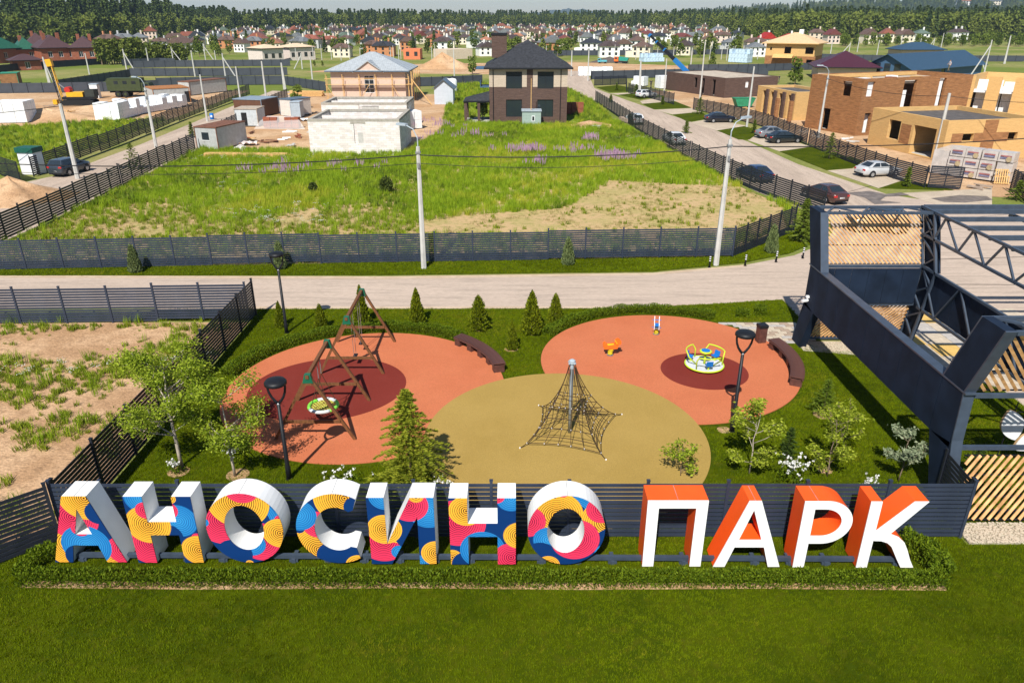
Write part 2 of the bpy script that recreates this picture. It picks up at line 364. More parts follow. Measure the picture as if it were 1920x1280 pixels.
M_joint = mat('dark_joint', (.06,.05,.045), .9)
for (x0,y0,x1,y1) in ((19.3,42.6,60,41.8),(24,47,60,50.5),(22,60.5,36,72)):
    d = Vector((x1-x0,y1-y0)).normalized(); n_ = Vector((-d.y,d.x))*.035; sheet('paving_joint', [(x0-n_.x,y0-n_.y),(x1-n_.x,y1-n_.y),(x1+n_.x,y1+n_.y),(x0+n_.x,y0+n_.y)], -.002, M_joint)
# gravel strips and pavers by the entrance
M_gravel = ground_mat('pale_gravel', (.46, .40, .30), (.60, .54, .42), (.34, .28, .20), 2.0, 9.0, 30, bump=1.0)
sheet('gravel_strip', [(14.2, 18.35), (40, 18.35), (40, 19.35), (14.2, 19.35)], -.01, M_gravel, .04)
sheet('gravel_bed', [(14.25, 32.7), (19.2, 31.7), (19.2, 33.8), (14.25, 33.8)], -.01, M_gravel, .04)

# rubber play surfaces
def disc(n, cx, cy, rx, ry, rot=0.0):
    out = []
    for i in range(n):
        t = 2*math.pi*i/n; x = rx*math.cos(t); y = ry*math.sin(t)
        out.append((cx + x*math.cos(rot) - y*math.sin(rot), cy + x*math.sin(rot) + y*math.cos(rot)))
    return out
def rubber(name, c, c2):
    m = ground_mat(name, c, c2, tuple(min(1, v*1.10+.006) for v in c), .35, .9, 38, lo=.3, hi=.7, bump=.35, rough=.85); return m
M_or = rubber('orange_rubber', (.49, .145, .066), (.545, .175, .082)); M_rd = rubber('maroon_rubber', (.175, .028, .02), (.20, .034, .025)); M_ye = rubber('ochre_rubber', (.345, .230, .062), (.385, .260, .075))
sheet('orange_rubber_surface', disc(96, -6.4, 28.8, 6.08, 6.05), -.01, M_or, .05)
sheet('orange_rubber_surface', disc(96, 7.35, 31.45, 5.98, 5.85), -.01, M_or, .05)
sheet('ochre_rubber_surface', disc(96, 2.05, 24.55, 5.48, 5.6), -.01, M_ye, .055)
sheet('maroon_rubber_surface', disc(80, -8.1, 28.8, 3.42, 3.0, R(12)), -.01, M_rd, .055)
sheet('maroon_rubber_surface', disc(80, 8.85, 30.45, 1.98, 1.9), -.01, M_rd, .055)

# paving path, laid stones as parts
pv = [mat('paver_sand', (.50, .42, .32), .85, 0, .15, 4), mat('paver_grey', (.42, .39, .36), .85, 0, .15, 4), mat('paver_brown', (.36, .27, .20), .85, 0, .15, 4), mat('paver_yellow', (.62, .40, .12), .85, 0, .12, 4)]
path = sheet('stone_path', [(10.6, 33.6), (15.4, 33.85), (15.4, 36.3), (11.2, 36.3), (10.4, 35.5)], -.016, pv[1], .012)
pm = [MB().box((0,0,.01), (.44,.285,.035)).mesh('paving_stone', m) for m in pv[:3]]
for j in range(9):
    for i in range(11):
        x = 10.75 + i*.46 + (j % 2)*.22; y = 33.75 + j*.30
        if (x-7.35)**2 + (y-31.45)**2 > 36.5 and x < 15.2: place('paving_stone', pm[rnd.choice((0,0,1,1,2))], path, (x, y, 0))
plaza = sheet('striped_plaza', [(19.3, 32.1), (21.7, 28.8), (28, 28.8), (28, 38.5), (19.3, 36.2)], -.016, pv[0], .012)
for j in range(8):
    for i in range(6):
        k = (i + 2*j) % 6
        place('paving_slab', MB().box((0,0,.012), (1.36,1.36,.03)).mesh('paving_slab', pv[3] if k in (1, 2) else pv[0] if k in (0, 4) else pv[1]) if (i, j) == (0, 0) else bpy.data.meshes['paving_slab'] , plaza, (19.98+i*1.38, 27.25+j*1.38, 0))
slabs = [c for c in plaza.children]
for n, c in enumerate(slabs): 
    i = n % 6; j = n // 6
    if c.location.y < 33.3 - (c.location.x-20)*1.45: bpy.data.objects.remove(c); continue
    set_mat(c, pv[3] if (i + j) % 4 == 1 else pv[0] if (i + j) % 4 in (0, 2) else pv[1])

# ================================================================== fences
POST = {}
def fence(label, pts, h=2.0, n_slats=13, m=FENCE, singly=True, bays=None, bay=2.4, name='slat_fence', steps=None, group='dark slatted fences', cat='fence', post=.09, z0=.06):
    root = thing(name, label, cat, (pts[0][0], pts[0][1], 0), 0, group)
    ox, oy = pts[0][0], pts[0][1]
    pitch = (h - z0 - .02) / n_slats; sh = pitch * (.74 if m is FENCE else .76)
    key = (m.name, round(h, 2), n_slats, post)
    if key not in POST:
        p_ = MB().box((0,0,(h+.05)/2), (post, post, h+.05)); p_.box((0,0,h+.065), (post+.02, post+.02, .03))
        s_ = MB().box((.5,0,0), (1, .022, sh), rx=0)
        pan = MB()
        for k in range(n_slats): pan.box((.5, 0, z0 + sh/2 + k*pitch), (1, .022, sh))
        POST[key] = (p_.mesh('post', m), s_.mesh('slat', m), pan.mesh('slat_panel', m))
    pme, sme, panme = POST[key]; nb = 0
    for a, b in zip(pts[:-1], pts[1:]):
        d = Vector((b[0]-a[0], b[1]-a[1])); L = d.length; n = max(1, round(L / bay)); rz = math.atan2(d.y, d.x)
        cuts = [i / n for i in range(n + 1)]
        if bays and len(pts) == 2: cuts = [(bx - a[0]) / d.x for bx in bays]; n = len(cuts) - 1
        for i in range(n):
            t0, t1 = cuts[i], cuts[i+1]; x = a[0] + d.x*t0 - ox; y = a[1] + d.y*t0 - oy; bl = L*(t1-t0)
            dz = steps(nb) if steps else 0.0
            place('post', pme, root, (x, y, max(dz, 0) if dz else 0), rz)
            ln = bl - post; sx = x + math.cos(rz)*post/2; sy = y + math.sin(rz)*post/2
            if singly:
                for k in range(n_slats): place('slat', sme, root, (sx, sy, z0 + sh/2 + k*pitch + dz), rz, (ln, 1, 1))
            else:
                o = place('slat_panel', panme, root, (sx, sy, dz), rz, (ln, 1, 1)); o['kind'] = 'stuff'
            nb += 1
    place('post', pme, root, (pts[-1][0]-ox, pts[-1][1]-oy, max(steps(nb), 0) if steps else 0), rz)
    return root
SIGN_POSTS = (-14.05, -12.51, -10.14, -7.75, -5.41, -2.99, -.63, 1.74, 4.13, 6.56, 8.96, 11.46, 14.05)
fence('navy slatted fence standing right behind the big letters', [(-14.05, 18.65), (14.05, 18.65)], 2.08, 13, bays=SIGN_POSTS)
fence('dark slatted fence between sandy lot and playground, running back from the letters', [(-14.05, 18.78), (-14.0, 37.4)], 2.05, 13, FENCED, bay=2.35)
fence('dark slatted fence from the first letter out past the sandy lot', [(-14.1, 18.5), (-15.9, 16.9), (-23, 10.6)], 2.08, 13, FENCED)
fence('navy slatted fence between sandy lot and road', [(-40.5, 35.7), (-14.1, 36.6)], 2.0, 13, steps=lambda i: .12 if i > 8 else 0)
fence('short slatted fence joining letter fence to the entrance frame', [(14.05, 18.78), (14.15, 20.4)], 2.08, 13, FENCED, bay=1.6)
fence('long navy slatted fence along the far side of the road', [(-36.0, 45.0), (-12.6, 46.55), (14.9, 47.9)], 2.0, 13, steps=lambda i: .1 if i in (7, 8, 9) or i > 15 else 0)
fence('dark slatted fence bending away from road towards the pine', [(14.95, 47.95), (20.7, 53.7), (21.3, 54.3)], 2.0, 13, FENCED, bay=1.7)
fence('dark slatted fence between overgrown field and the street with parked cars', [(25.4, 59.2), (22.9, 67.9), (21.4, 75.5), (20.2, 84.5)], 2.0, 11, FENCED, bay=2.2)
fence('far stretch of dark fence between field and car street', [(20.1, 84.8), (18.1, 105), (15.8, 146)], 2.0, 10, FENCED, False, bay=2.4)
fence('dark stepped fence on the field side of the street with the parked hatchback', [(-36.5, 45.3), (-36.7, 54), (-37.0, 62), (-37.4, 70.5)], 2.0, 10, FENCED, bay=2.2, steps=lambda i: (.25 * (i % 5) / 5))
fence('stepped dark fence from hatchback street up to the rusty container', [(-37.4, 70.8), (-37.9, 80), (-38.2, 90.5)], 2.0, 10, FENCED, False, bay=2.2, steps=lambda i: (.22 * (i % 5) / 5))
fence('dark fence on the meadow side of the hatchback street', [(-48.6, 75.2), (-49.6, 95), (-51.5, 118), (-53.6, 158)], 2.0, 10, FENCED, False, bay=2.4, steps=lambda i: (.22 * (i % 6) / 6))
fence('dark fence beside the tin sheds', [(-39.2, 101), (-39.9, 110.5)], 2.0, 10, FENCED, False)
fence('dark fence along the far end of the hatchback street', [(-42.5, 131), (-43.6, 150)], 2.0, 10, FENCED, False)
fence('dark fence in front of the buildings on the car street', [(37.2, 94.5), (37.5, 84), (38.2, 74), (39.2, 69.9)], 2.0, 11, FENCED, bay=2.2)
fence('dark fence by the black sedan and low brown building', [(31.4, 133), (34.6, 123), (36.8, 112), (37.2, 95.2)], 2.0, 10, FENCED, False, bay=2.2)
fence('dark fence beside the white station wagon', [(24.5, 163), (27.2, 152), (29.6, 141)], 2.0, 10, FENCED, False, bay=2.2)
fence('dark fence closing the far end of the car street', [(19.2, 181), (27, 184), (24.4, 165)], 2.0, 8, FENCED, False, bay=2.2)
def leaf_gate(label, A, B, h=2.1):
    r = thing('gate_leaf', label, 'gate', (A[0], A[1], 0), math.atan2(B[1]-A[1], B[0]-A[0]), 'open gate leaves'); L = math.hypot(B[0]-A[0], B[1]-A[1])
    f = MB(); 
    for x in (.04, L/2, L-.04): f.bb(x-.04, x+.04, -.04, .04, .08, h)
    f.bb(.08, L-.08, -.03, .03, h-.06, h+.002); f.bb(.08, L-.08, -.03, .03, .08, .14); f.build('gate_frame', FENCED, r)
    s_ = MB().box((L/2, -.05, 0), (L-.02, .02, .11)).mesh('slat', FENCED)
    for k in range(13): place('slat', s_, r, (0, 0, .22 + k*.147))
    return r
leaf_gate('dark slatted gate leaf standing open before insulation stacks', (39.4, 69.8), (42.1, 69.0))
leaf_gate('narrow dark gate leaf swung open beside wooden pallet', (44.6, 63.2), (46.2, 68.2))
leaf_gate('dark gate leaf swung open beside the sand heap', (-52.6, 76.0), (-48.2, 72.4), 2.0)
fence('dark fence beyond the narrow gate leaf near the frame edge', [(46.4, 68.0), (49, 65.5), (55, 62)], 2.0, 13, FENCED, bay=2.0)
# far mesh-panel fences across the plots
def farfence(label, pts, h=2.0, bay=3.0, m=None):
    r = thing('panel_fence', label, 'fence', (pts[0][0], pts[0][1], 0), 0, 'far grey fences across the plots'); ox, oy = pts[0]
    m = m or mat('grey_fence_sheet', (.055, .063, .078), .6, 0, .15, 1.0)
    pme = MB().bb(-.06, .06, -.06, .06, 0, h+.1).mesh('post', FENCED); sme = MB().bb(0, 1, -.02, .02, .08, h).mesh('panel', m)
    for a, b in zip(pts[:-1], pts[1:]):
        d = Vector((b[0]-a[0], b[1]-a[1])); n = max(1, round(d.length/bay)); rz = math.atan2(d.y, d.x)
        for i in range(n):
            p = (a[0]+d.x*i/n-ox, a[1]+d.y*i/n-oy, 0); place('post', pme, r, p, rz); place('panel', sme, r, (p[0]+.06*math.cos(rz), p[1]+.06*math.sin(rz), 0), rz, (d.length/n-.12, 1, 1))
    return r
def gp(*pp): return [tuple(G(*p))[:2] for p in pp]
farfence('grey fence at the back of the drilling site', gp((-60,176),(110,174),(250,171),(300,168)))
farfence('grey fence behind the green box truck', gp((110,168),(230,148),(245,145)))
farfence('grey panel fence behind the row of leaning poles', gp((245,143),(400,143),(540,141)))
farfence('grey fence crossing behind the tin sheds', gp((295,164),(430,160),(530,159),(612,172)))
farfence('grey fence left of the beige scaffolded house', gp((250,128),(330,126),(545,124)))
farfence('grey fence between beige house and dark house', gp((768,163),(830,161),(905,157)))
farfence('grey fence with white pallets behind it at street end', gp((1108,149),(1190,147),(1300,144),(1440,143)))
farfence('grey fence across the plots right of the crane', gp((1290,135),(1420,134),(1530,131)))
farfence('dark fence along the meadow past the blue roofed house', gp((1540,112),(1650,115),(1920,116)))
farfence('near dark fence below the bright meadow strip', gp((1790,157),(1860,163),(1935,170)))
farfence('long grey fence under the village houses', gp((1020,105),(1200,104),(1480,101)))
farfence('grey fence below the brick houses', gp((-30,140),(60,130),(200,121)), m=FENCED)
farfence('far grey fence before the dark tree row', gp((230,124),(300,121),(330,122)))

# ================================================================== the big letters
YEL = ((.93,.46,.045), (.10,.03,.01)); PNK = ((.85,.045,.12), (.16,.008,.03)); BLU = ((.012,.155,.44), (.05,.33,.66)); NAV = ((.004,.035,.15), None)
LOGO_M = {}
def pattern(name, discs):
    m = bpy.data.materials.new(name); m.use_nodes = True; nt = m.node_tree; N = nt.nodes; L = nt.links; p = N['Principled BSDF']
    p.inputs['Roughness'].default_value = .4; p.inputs['Specular IOR Level'].default_value = .3
    tc = N.new('ShaderNodeTexCoord'); acc = None
    def math_(op, a, b=None, c=None):
        n = N.new('ShaderNodeMath'); n.operation = op
        for i, v in enumerate((a, b, c)):
            if v is None: continue
            if isinstance(v, (int, float)): n.inputs[i].default_value = v
            else: L.new(v, n.inputs[i])
        return n.outputs[0]
    def mix(f, a, b):
        n = N.new('ShaderNodeMix'); n.data_type = 'RGBA'; L.new(f, n.inputs[0])
        for i, v in ((6, a), (7, b)):
            if isinstance(v, tuple): n.inputs[i].default_value = v + (1,)
            else: L.new(v, n.inputs[i])
        return n.outputs[2]
    acc = NAV[0]
    for (cx, cz, r, (c, c2)) in discs:
        d = N.new('ShaderNodeVectorMath'); d.operation = 'DISTANCE'; L.new(tc.outputs['Object'], d.inputs[0]); d.inputs[1].default_value = (cx, -.03, cz); d = d.outputs['Value']
        inside = math_('LESS_THAN', d, r); col = c
        if c2:
            fr = math_('FRACT', math_('MULTIPLY', d, 1/.064)); duty = math_('MULTIPLY_ADD', d, -.42/r, .55); col = mix(math_('LESS_THAN', fr, duty), c, c2)
        acc = mix(inside, acc, col)
    L.new(acc, p.inputs['Base Color']); return m
def fill(name, loops, y, flip, mt, parent):
    bm = bmesh.new(); es = []
    for lp in loops:
        vs = [bm.verts.new((x, y, z)) for x, z in lp]; es += [bm.edges.new((vs[i], vs[(i+1) % len(vs)])) for i in range(len(vs))]
    bmesh.ops.triangle_fill(bm, use_beauty=True, use_dissolve=False, edges=es)
    for f in bm.faces:
        f.normal_update()
        if (f.normal.y > 0) != flip: f.normal_flip()
    me = bpy.data.meshes.new(name); bm.to_mesh(me); bm.free(); me.materials.append(mt); return me
def letter(label, loops, face_m, side_m, dep=.74):
    allx = [p[0] for p in loops[0]]; cx = (min(allx)+max(allx))/2; Y = 17.33 - .008*cx
    r = thing('sign_letter', label, 'letter', (cx, Y, 0), 0, 'letters of the big sign')
    lp = [[(x-cx, z) for x, z in l] for l in loops]
    # face: a thin plate standing 30 mm proud of the shell
    bm = bmesh.new(); me = fill('face', lp, -.03, False, face_m, r); bm.from_mesh(me)
    for l in lp:
        n = len(l); a = [bm.verts.new((x, -.03, z)) for x, z in l]; b = [bm.verts.new((x, -.002, z)) for x, z in l]
        for i in range(n): bm.faces.new((a[i], a[(i+1) % n], b[(i+1) % n], b[i]))
    bm.to_mesh(me); bm.free(); me.materials.append(side_m); fo = place('face', me, r)
    sh = MB()
    for l in lp:
        n = len(l)
        for i in range(n):
            p, q = l[i], l[(i+1) % n]; sh.add([(p[0],0,p[1]),(q[0],0,q[1]),(q[0],dep,q[1]),(p[0],dep,p[1])], [(0,1,2,3)])
    so_ = sh.build('side_shell', side_m, r)
    place('back_plate', fill('back_plate', lp, dep, True, side_m, r), r)
    zt_ = max(p[1] for p in loops[0]); xs_ = [p[0] for p in loops[0] if p[1] > zt_-.01]; sx_ = (min(xs_)+max(xs_))/2 - cx
    l0 = loops[0]; on_top = any(abs(l0[i][1]-zt_) < .012 and abs(l0[i-1][1]-zt_) < .012 and min(l0[i][0], l0[i-1][0])-.03 <= sx_+cx <= max(l0[i][0], l0[i-1][0])+.03 for i in range(len(l0)))
    if on_top: MB().bb(sx_-.007, sx_+.007, .002, dep-.002, zt_+.001, zt_+.005).build('seam', mat('seam_line', (.25,.24,.23), .8), r)
    ft = MB()
    for x in (min(allx)-cx+.28, max(allx)-cx-.28): ft.bb(x-.05, x+.05, .2, .5, 0, .12)
    return r, cx
Z0, Z1 = .1, 2.45
def ell(cx, cz, rx, rz, a0=0, a1=360, n=48, pw=1.0):
    return [(cx+rx*math.cos(R(a0+(a1-a0)*i/n)), cz+rz*math.sin(R(a0+(a1-a0)*i/n))) for i in range(n if a1-a0 == 360 else n+1)]
def H_(x0, x1, w):
    return [(x0,Z0),(x0+w,Z0),(x0+w,1.11),(x1-w,1.11),(x1-w,Z0),(x1,Z0),(x1,Z1),(x1-w,Z1),(x1-w,1.565),(x0+w,1.565),(x0+w,Z1),(x0,Z1)]
zA = (80, 890, 1920/340.); zB = (370, 890, 1920/340.); zC = (670, 890, 1920/490.)
LET = [
 ('multicoloured letter with a triangular hole, first of the big sign', [[(-12.87,Z1),(-12.17,Z1),(-11.48,Z0),(-12.06,Z0),(-12.20,.72),(-12.94,.72),(-13.08,Z0),(-13.62,Z0)], [(-12.53,2.03),(-12.28,1.11),(-12.79,1.11)]], zA,
  [(760,830,140,YEL),(870,790,185,PNK),(300,720,300,YEL),(310,440,285,PNK),(470,740,262,BLU),(400,560,98,PNK),(440,240,278,YEL),(590,400,140,NAV),(400,855,150,NAV)]),
 ('multicoloured crossbar letter, second of the big sign', [H_(-11.12,-9.18,.55)], zA,
  [(1050,240,190,BLU),(1150,720,270,PNK),(1440,480,205,BLU),(1330,650,165,NAV),(1120,520,240,YEL),(1090,370,105,PNK),(1330,370,105,PNK),(1350,245,62,YEL),(1640,660,60,PNK),(1665,790,190,YEL)]),
 ('multicoloured oval letter between a crossbar letter and the open curved letter', [ell(-7.775,1.345,1.11,1.225), ell(-7.785,1.375,.565,.80)], zB,
  [(470,440,300,NAV),(560,480,330,BLU),(500,510,285,NAV),(260,480,300,PNK),(430,280,335,YEL),(460,130,195,PNK),(70,495,55,BLU),(880,470,60,PNK),(680,700,245,PNK),(570,720,158,BLU),(400,830,190,NAV),(880,610,188,YEL),(560,930,45,YEL)]),
 ('multicoloured curved letter open to one side, fourth of the big sign', [[(-4.47,2.385)] + ell(-5.1,1.345,1.17,1.225,58,302,44) + [(-4.49,.30),(-4.57,.66)] + ell(-5.1,1.345,.635,.775,304,52,36) + [(-4.57,2.02)]], zB,
  [(1290,780,300,YEL),(1280,520,170,PNK),(1080,560,60,NAV),(1560,240,335,YEL),(1640,130,125,PNK),(1690,340,140,NAV),(1070,420,195,BLU),(1450,850,182,NAV),(1710,950,138,YEL)]),
 ('multicoloured letter with a slanting diagonal stroke between two stems', [[(-4.16,Z0),(-3.56,Z0),(-2.73,1.80),(-2.73,Z0),(-2.24,Z0),(-2.24,Z1),(-2.92,Z1),(-3.66,.82),(-3.66,Z1),(-4.16,Z1)]], zC,
  [(200,150,122,BLU),(190,480,185,PNK),(310,560,60,BLU),(300,430,80,YEL),(390,450,112,NAV),(200,395,130,YEL),(520,260,150,BLU),(490,480,112,NAV),(380,220,142,PNK),(430,150,58,YEL),(460,640,70,BLU),(580,570,110,YEL)]),
 ('multicoloured crossbar letter in the middle, sixth of the big sign', [H_(-1.81,.11,.53)], zC,
  [(690,330,60,BLU),(740,350,205,PNK),(800,260,132,YEL),(700,600,70,YEL),(810,650,115,NAV),(920,545,165,BLU),(900,560,40,NAV),(1130,170,112,BLU),(1020,150,66,PNK),(1130,600,130,PNK),(1190,440,118,YEL)]),
 ('multicoloured oval letter in the middle, last before the white letters', [ell(1.58,1.33,1.12,1.215), ell(1.56,1.325,.54,.80)], zC,
  [(1580,300,185,BLU),(1550,330,160,NAV),(1460,290,200,YEL),(1250,340,135,PNK),(1400,470,110,BLU),(1340,600,135,NAV),(1510,105,66,PNK),(1840,340,205,YEL),(1800,250,120,PNK),(1850,470,100,NAV),(1800,560,60,BLU),(1400,660,88,YEL),(1600,470,180,PNK)]),
]
SIDEW = mat('white_letter_side', (.80, .80, .79), .5, 0, .05, 1.5); SIDEO = mat('orange_letter_side', (.90, .105, .012), .42, 0, .06, 1.5); FACEW = mat('white_letter_face', (.86, .86, .85), .35, 0, .02, 1.5)
for k, (lab, loops, (zx, zy, zs), dd) in enumerate(LET):
    allx = [p[0] for p in loops[0]]; cx = (min(allx)+max(allx))/2; Y = 17.33 - .008*cx; dl = []
    for (px, py, r, c) in dd:
        x, z = W(zx+px/zs, zy+py/zs, Y); x2, _z = W(zx+(px+r)/zs, zy+py/zs, Y); dl.append((x-cx, z, x2-x, c))
    letter(lab, loops, pattern('printed_circles', dl), SIDEW)
P0, P1 = .06, 2.41
letter('white letter with orange sides shaped like a doorway', [[(3.86,P0),(4.19,P0),(4.19,2.15),(5.26,2.15),(5.26,P0),(5.59,P0),(5.59,P1),(3.86,P1)]], FACEW, SIDEO)
letter('white letter with orange sides and a triangular hole', [[(5.96,P0),(6.30,P0),(6.51,.78),(7.37,.78),(7.58,P0),(7.93,P0),(7.09,P1),(6.74,P1)], [(6.91,2.1),(7.26,1.04),(6.60,1.04)]], FACEW, SIDEO)
letter('white letter with orange sides, one stem and a round bowl', [[(8.31,P0),(8.64,P0),(8.64,.93)] + ell(8.98,1.67,.80,.74,-90,90,24) + [(8.31,P1)], [(8.64,1.20)] + ell(8.95,1.67,.52,.47,-90,90,20) + [(8.64,2.14)]], FACEW, SIDEO)
letter('white letter with orange sides, last of the big sign, with branching arms', [[(10.18,P0),(10.50,P0),(10.50,1.04),(10.74,1.03),(10.93,.96),(11.08,.82),(11.20,.60),(11.34,.34),(11.50,P0),(11.88,P0),(11.72,.35),(11.56,.72),(11.42,.98),(11.22,1.17),(10.95,1.29),(11.82,P1),(11.42,P1),(10.50,1.38),(10.50,P1),(10.18,P1)]], FACEW, SIDEO)
rl = thing('sign_rail', 'long navy steel rail carrying the big letters', 'rail', (-13.4, 17.62, 0))
MB().bar((0,0,.2), (25.1,-.2,.2), .11, .13).build('rail', STEEL, rl)
br = MB(); br.bb(-.06,.06,-.22,.22,.0,.13); br.bb(-.13,.13,-.2,-.04,.02,.10); bme = br.mesh('bracket', STEEL)
for i in range(24): place('bracket', bme, rl, (.5+i*1.06, .12-.2*i/24, 0))

# ================================================================== entrance frame
def gate():
    X0, X1, XR = 14.15, 19.45, 33.0
    r = thing('entrance_frame', 'navy steel entrance structure with wooden slat panels over the drive', 'entrance gate', (X0, 27, 0)); y0 = 27.0
    def P(x, y, z): return (x - X0, y - y0, z)
    TH = .34
    # clad side frame, outline in (y,z)
    side = [(34.6,6.72),(33.23,6.72),(32.1,4.17),(21.65,4.17),(20.55,6.72),(19.4,6.72),(20.45,4.17),(20.38,2.6),(19.3,0),(20.35,0),(21.62,2.18),(32.2,2.18),(33.1,0),(34.1,0),(33.4,2.6),(33.4,4.17)]
    m = MB()
    def quadp(a, b, c, d): m.xprism([(p[0]-y0, p[1]) for p in (a, b, c, d)], 0, TH)
    quadp((33.4,4.17),(34.6,6.72),(33.23,6.72),(32.1,4.17)); m.build('limb', CLAD, r); m = MB()
    quadp((20.45,4.17),(21.65,4.17),(20.55,6.72),(19.4,6.72)); m.build('limb', CLAD, r); m = MB()
    quadp((19.85,0),(20.75,0),(21.62,2.18),(20.38,2.4)); m.build('leg', CLAD, r); m = MB()
    quadp((33.1,0),(34.1,0),(33.4,2.4),(32.2,2.18)); m.build('leg', CLAD, r)
    # band of clad sheets with open joints
    ys = [20.42, 21.65, 22.9, 24.3, 25.7, 27.1, 28.5, 29.9, 31.1, 32.2, 33.4]
    for a, b in zip(ys[:-1], ys[1:]):
        MB().bb(0, .02, a-y0+.012, b-y0-.012, 2.19, 4.16).build('clad_sheet', CLAD, r)
    core = MB(); core.bb(.022, TH, 20.46-y0, 33.36-y0, 2.2, 4.1).build('band_core', CLAD, r)
    e = MB(); e.bar(P(X0+TH/2,20.3,4.2), P(X0+TH/2,33.5,4.2), TH+.03, .06); e.build('edge_trim', STEEL, r)
    e = MB()
    for a, b in (((33.23,6.72),(32.1,4.2)), ((20.55,6.72),(21.65,4.2)), ((19.38,6.72),(20.43,4.2)), ((20.43,4.2),(20.36,2.5)), ((20.36,2.5),(19.84,.02))):
        e.bar(P(X0+TH/2,*a), P(X0+TH/2,*b), TH+.02, .05)
    e.build('edge_trim', STEEL, r)
    # inner frame: trusses
    def truss(a, b, c, d, n, w=.11):
        """chords a-b and c-d with zigzag web"""
        a, b, c, d = map(Vector, (a, b, c, d)); t = MB(); t.bar(a, b, w, w); t.bar(c, d, w, w); t.build('truss_chord', STEEL, r)
        for i in range(n):
            p = a.lerp(b, i/n); q = c.lerp(d, (i+.5)/n); s_ = a.lerp(b, (i+1)/n)
            MB().bar(p, q, w*.7, w*.7).build('web', STEEL, r); MB().bar(q, s_, w*.7, w*.7).build('web', STEEL, r)
    truss(P(X1,34.5,6.72), P(X1,19.5,6.72), P(X1,33.9,5.55), P(X1,20.1,5.55), 7)
    truss(P(X1,33.3,4.15), P(X1,20.5,4.15), P(X1,33.0,2.2), P(X1,20.8,2.2), 4)
    truss(P(X1,34.55,6.7), P(X1,33.35,4.15), P(X1,33.35,6.7), P(X1,32.15,4.15), 2)
    truss(P(X1,33.35,4.15), P(X1,34.0,0), P(X1,32.15,4.15), P(X1,33.0,0), 3)
    truss(P(X1,19.45,6.7), P(X1,20.45,4.15), P(X1,20.55,6.7), P(X1,21.65,4.15), 2)
    truss(P(X1,20.45,4.15), P(X1,19.4,0), P(X1,21.6,4.15), P(X1,20.4,0), 3)
    for q in (((33.4,4.17),(34.6,6.72),(33.23,6.72),(32.1,4.17)), ((33.1,0),(34.1,0),(33.4,4.1),(32.1,4.1))):
        m = MB(); m.xprism([(p[0]-y0, p[1]) for p in q], X1+.12-X0, X1+.2-X0); m.build('limb', CLAD, r)
    # clad sheets behind the inner frame, at the drive side
    for i in range(10):
        a = 21.9 + i*1.07; MB().bb(X1+.08-X0, X1+.11-X0, a-y0, a+1.05-y0, 2.25, 4.1).build('clad_sheet', CLAD, r)
    # cross members joining both frames, back and front
    for (yb, yt, sgn) in ((33.4, 34.55, 1), (20.42, 19.42, -1)):
        for (y, z, w) in ((yt, 6.66, .13), (yt - sgn*1.15, 6.66, .11), (yb, 4.1, .13), (yb, 2.2, .13), (yb+.6*sgn, .14, .09)):
            MB().bar(P(X0+TH,y,z), P(X1 if sgn > 0 else 26, y, z), w, w).build('cross_beam', STEEL, r)
        n = 6 if sgn > 0 else 8; xe = X1 if sgn > 0 else 26
        for i in range(n):
            xa = X0+TH+(xe-X0-TH)*i/n; xb = X0+TH+(xe-X0-TH)*(i+1)/n; ya, yb2 = (yt, yt-sgn*1.15) if i % 2 else (yt-sgn*1.15, yt)
            MB().bar(P(xa,ya,6.66), P(xb,yb2,6.66), .07, .07).build('web', STEEL, r)
    # back band
    for i in range(6):
        a = X0+TH+.03+i*.815; MB().bb(a-X0, a+.80-X0, 33.28-y0, 33.31-y0, 2.27, 4.03).build('clad_sheet', CLAD, r)
    # slat panels: rectangle with slanting slats; corners bottom-left, along x, up vector
    def panel(x0, x1, yb, zb, yt, zt, direct, pitch=.21, fr=True):
        w = x1-x0; up = Vector((0, yt-yb, zt-zb)); h = up.length; up /= h; o = Vector(P(x0, yb, zb)); nrm = Vector((1,0,0)).cross(up)
        pn = MB(); wx = Vector((1,0,0))
        ang = R(50); step = pitch / math.sin(ang)
        ln = h / math.tan(ang) if direct > 0 else h / math.tan(ang)
        k = -int(ln/step) - 1
        while k*step < w:
            # slat runs from bottom x=s to top x=s+ln (direct>0) or mirrored
            s0 = k*step; t0, t1 = 0.0, 1.0
            if s0 < 0: t0 = -s0/ln
            if s0 + ln > w: t1 = (w - s0)/ln
            if t1 - t0 > .04:
                a = s0 + ln*t0; b = s0 + ln*t1
                if direct < 0: a, b = w - a, w - b
                MB().bar(o + wx*a + up*(h*t0), o + wx*b + up*(h*t1), pitch*.5, .03, up=nrm).build('wood_slat', SLATWOOD, r)
            k += 1
        for v in (.0, .36, .7, 1.0):
            q = nrm * (.035 if nrm.y > 0 else -.035)
            MB().bar(o + up*(h*v) + q, o + up*(h*v) + wx*w + q, .04, .04).build('panel_rail', BLACK, r)
    xa, xb = X0+TH+.05, X1-.1
    panel(xa, xb, 33.36, 4.25, 34.3, 6.5, -1, .15); panel(xa, xb, 33.95, .22, 33.45, 2.1, 1, .15)
    xe = 22.0
    panel(xa, xe, 20.45, 4.25, 19.5, 6.55, -1, .19); panel(xa, xe, 19.3, .2, 20.1, 2.1, 1, .19)
    # canopy purlins over the drive
    for i, y in enumerate((33.6, 32.2, 30.7, 29.2, 27.7, 26.1, 24.5)):
        MB().bb(X1+.06-X0, XR-X0, y-.06-y0, y+.06-y0, 6.58, 6.78).build('purlin', STEEL, r)
    for x in (23.6, 28.4):
        MB().bar(P(x,34.3,6.36), P(x,20,6.36), .16, .16).build('canopy_beam', STEEL, r)
    MB().bb(X1+.06-X0, XR-X0, 34.34-y0, 34.5-y0, 6.4, 6.8).build('purlin', STEEL, r)
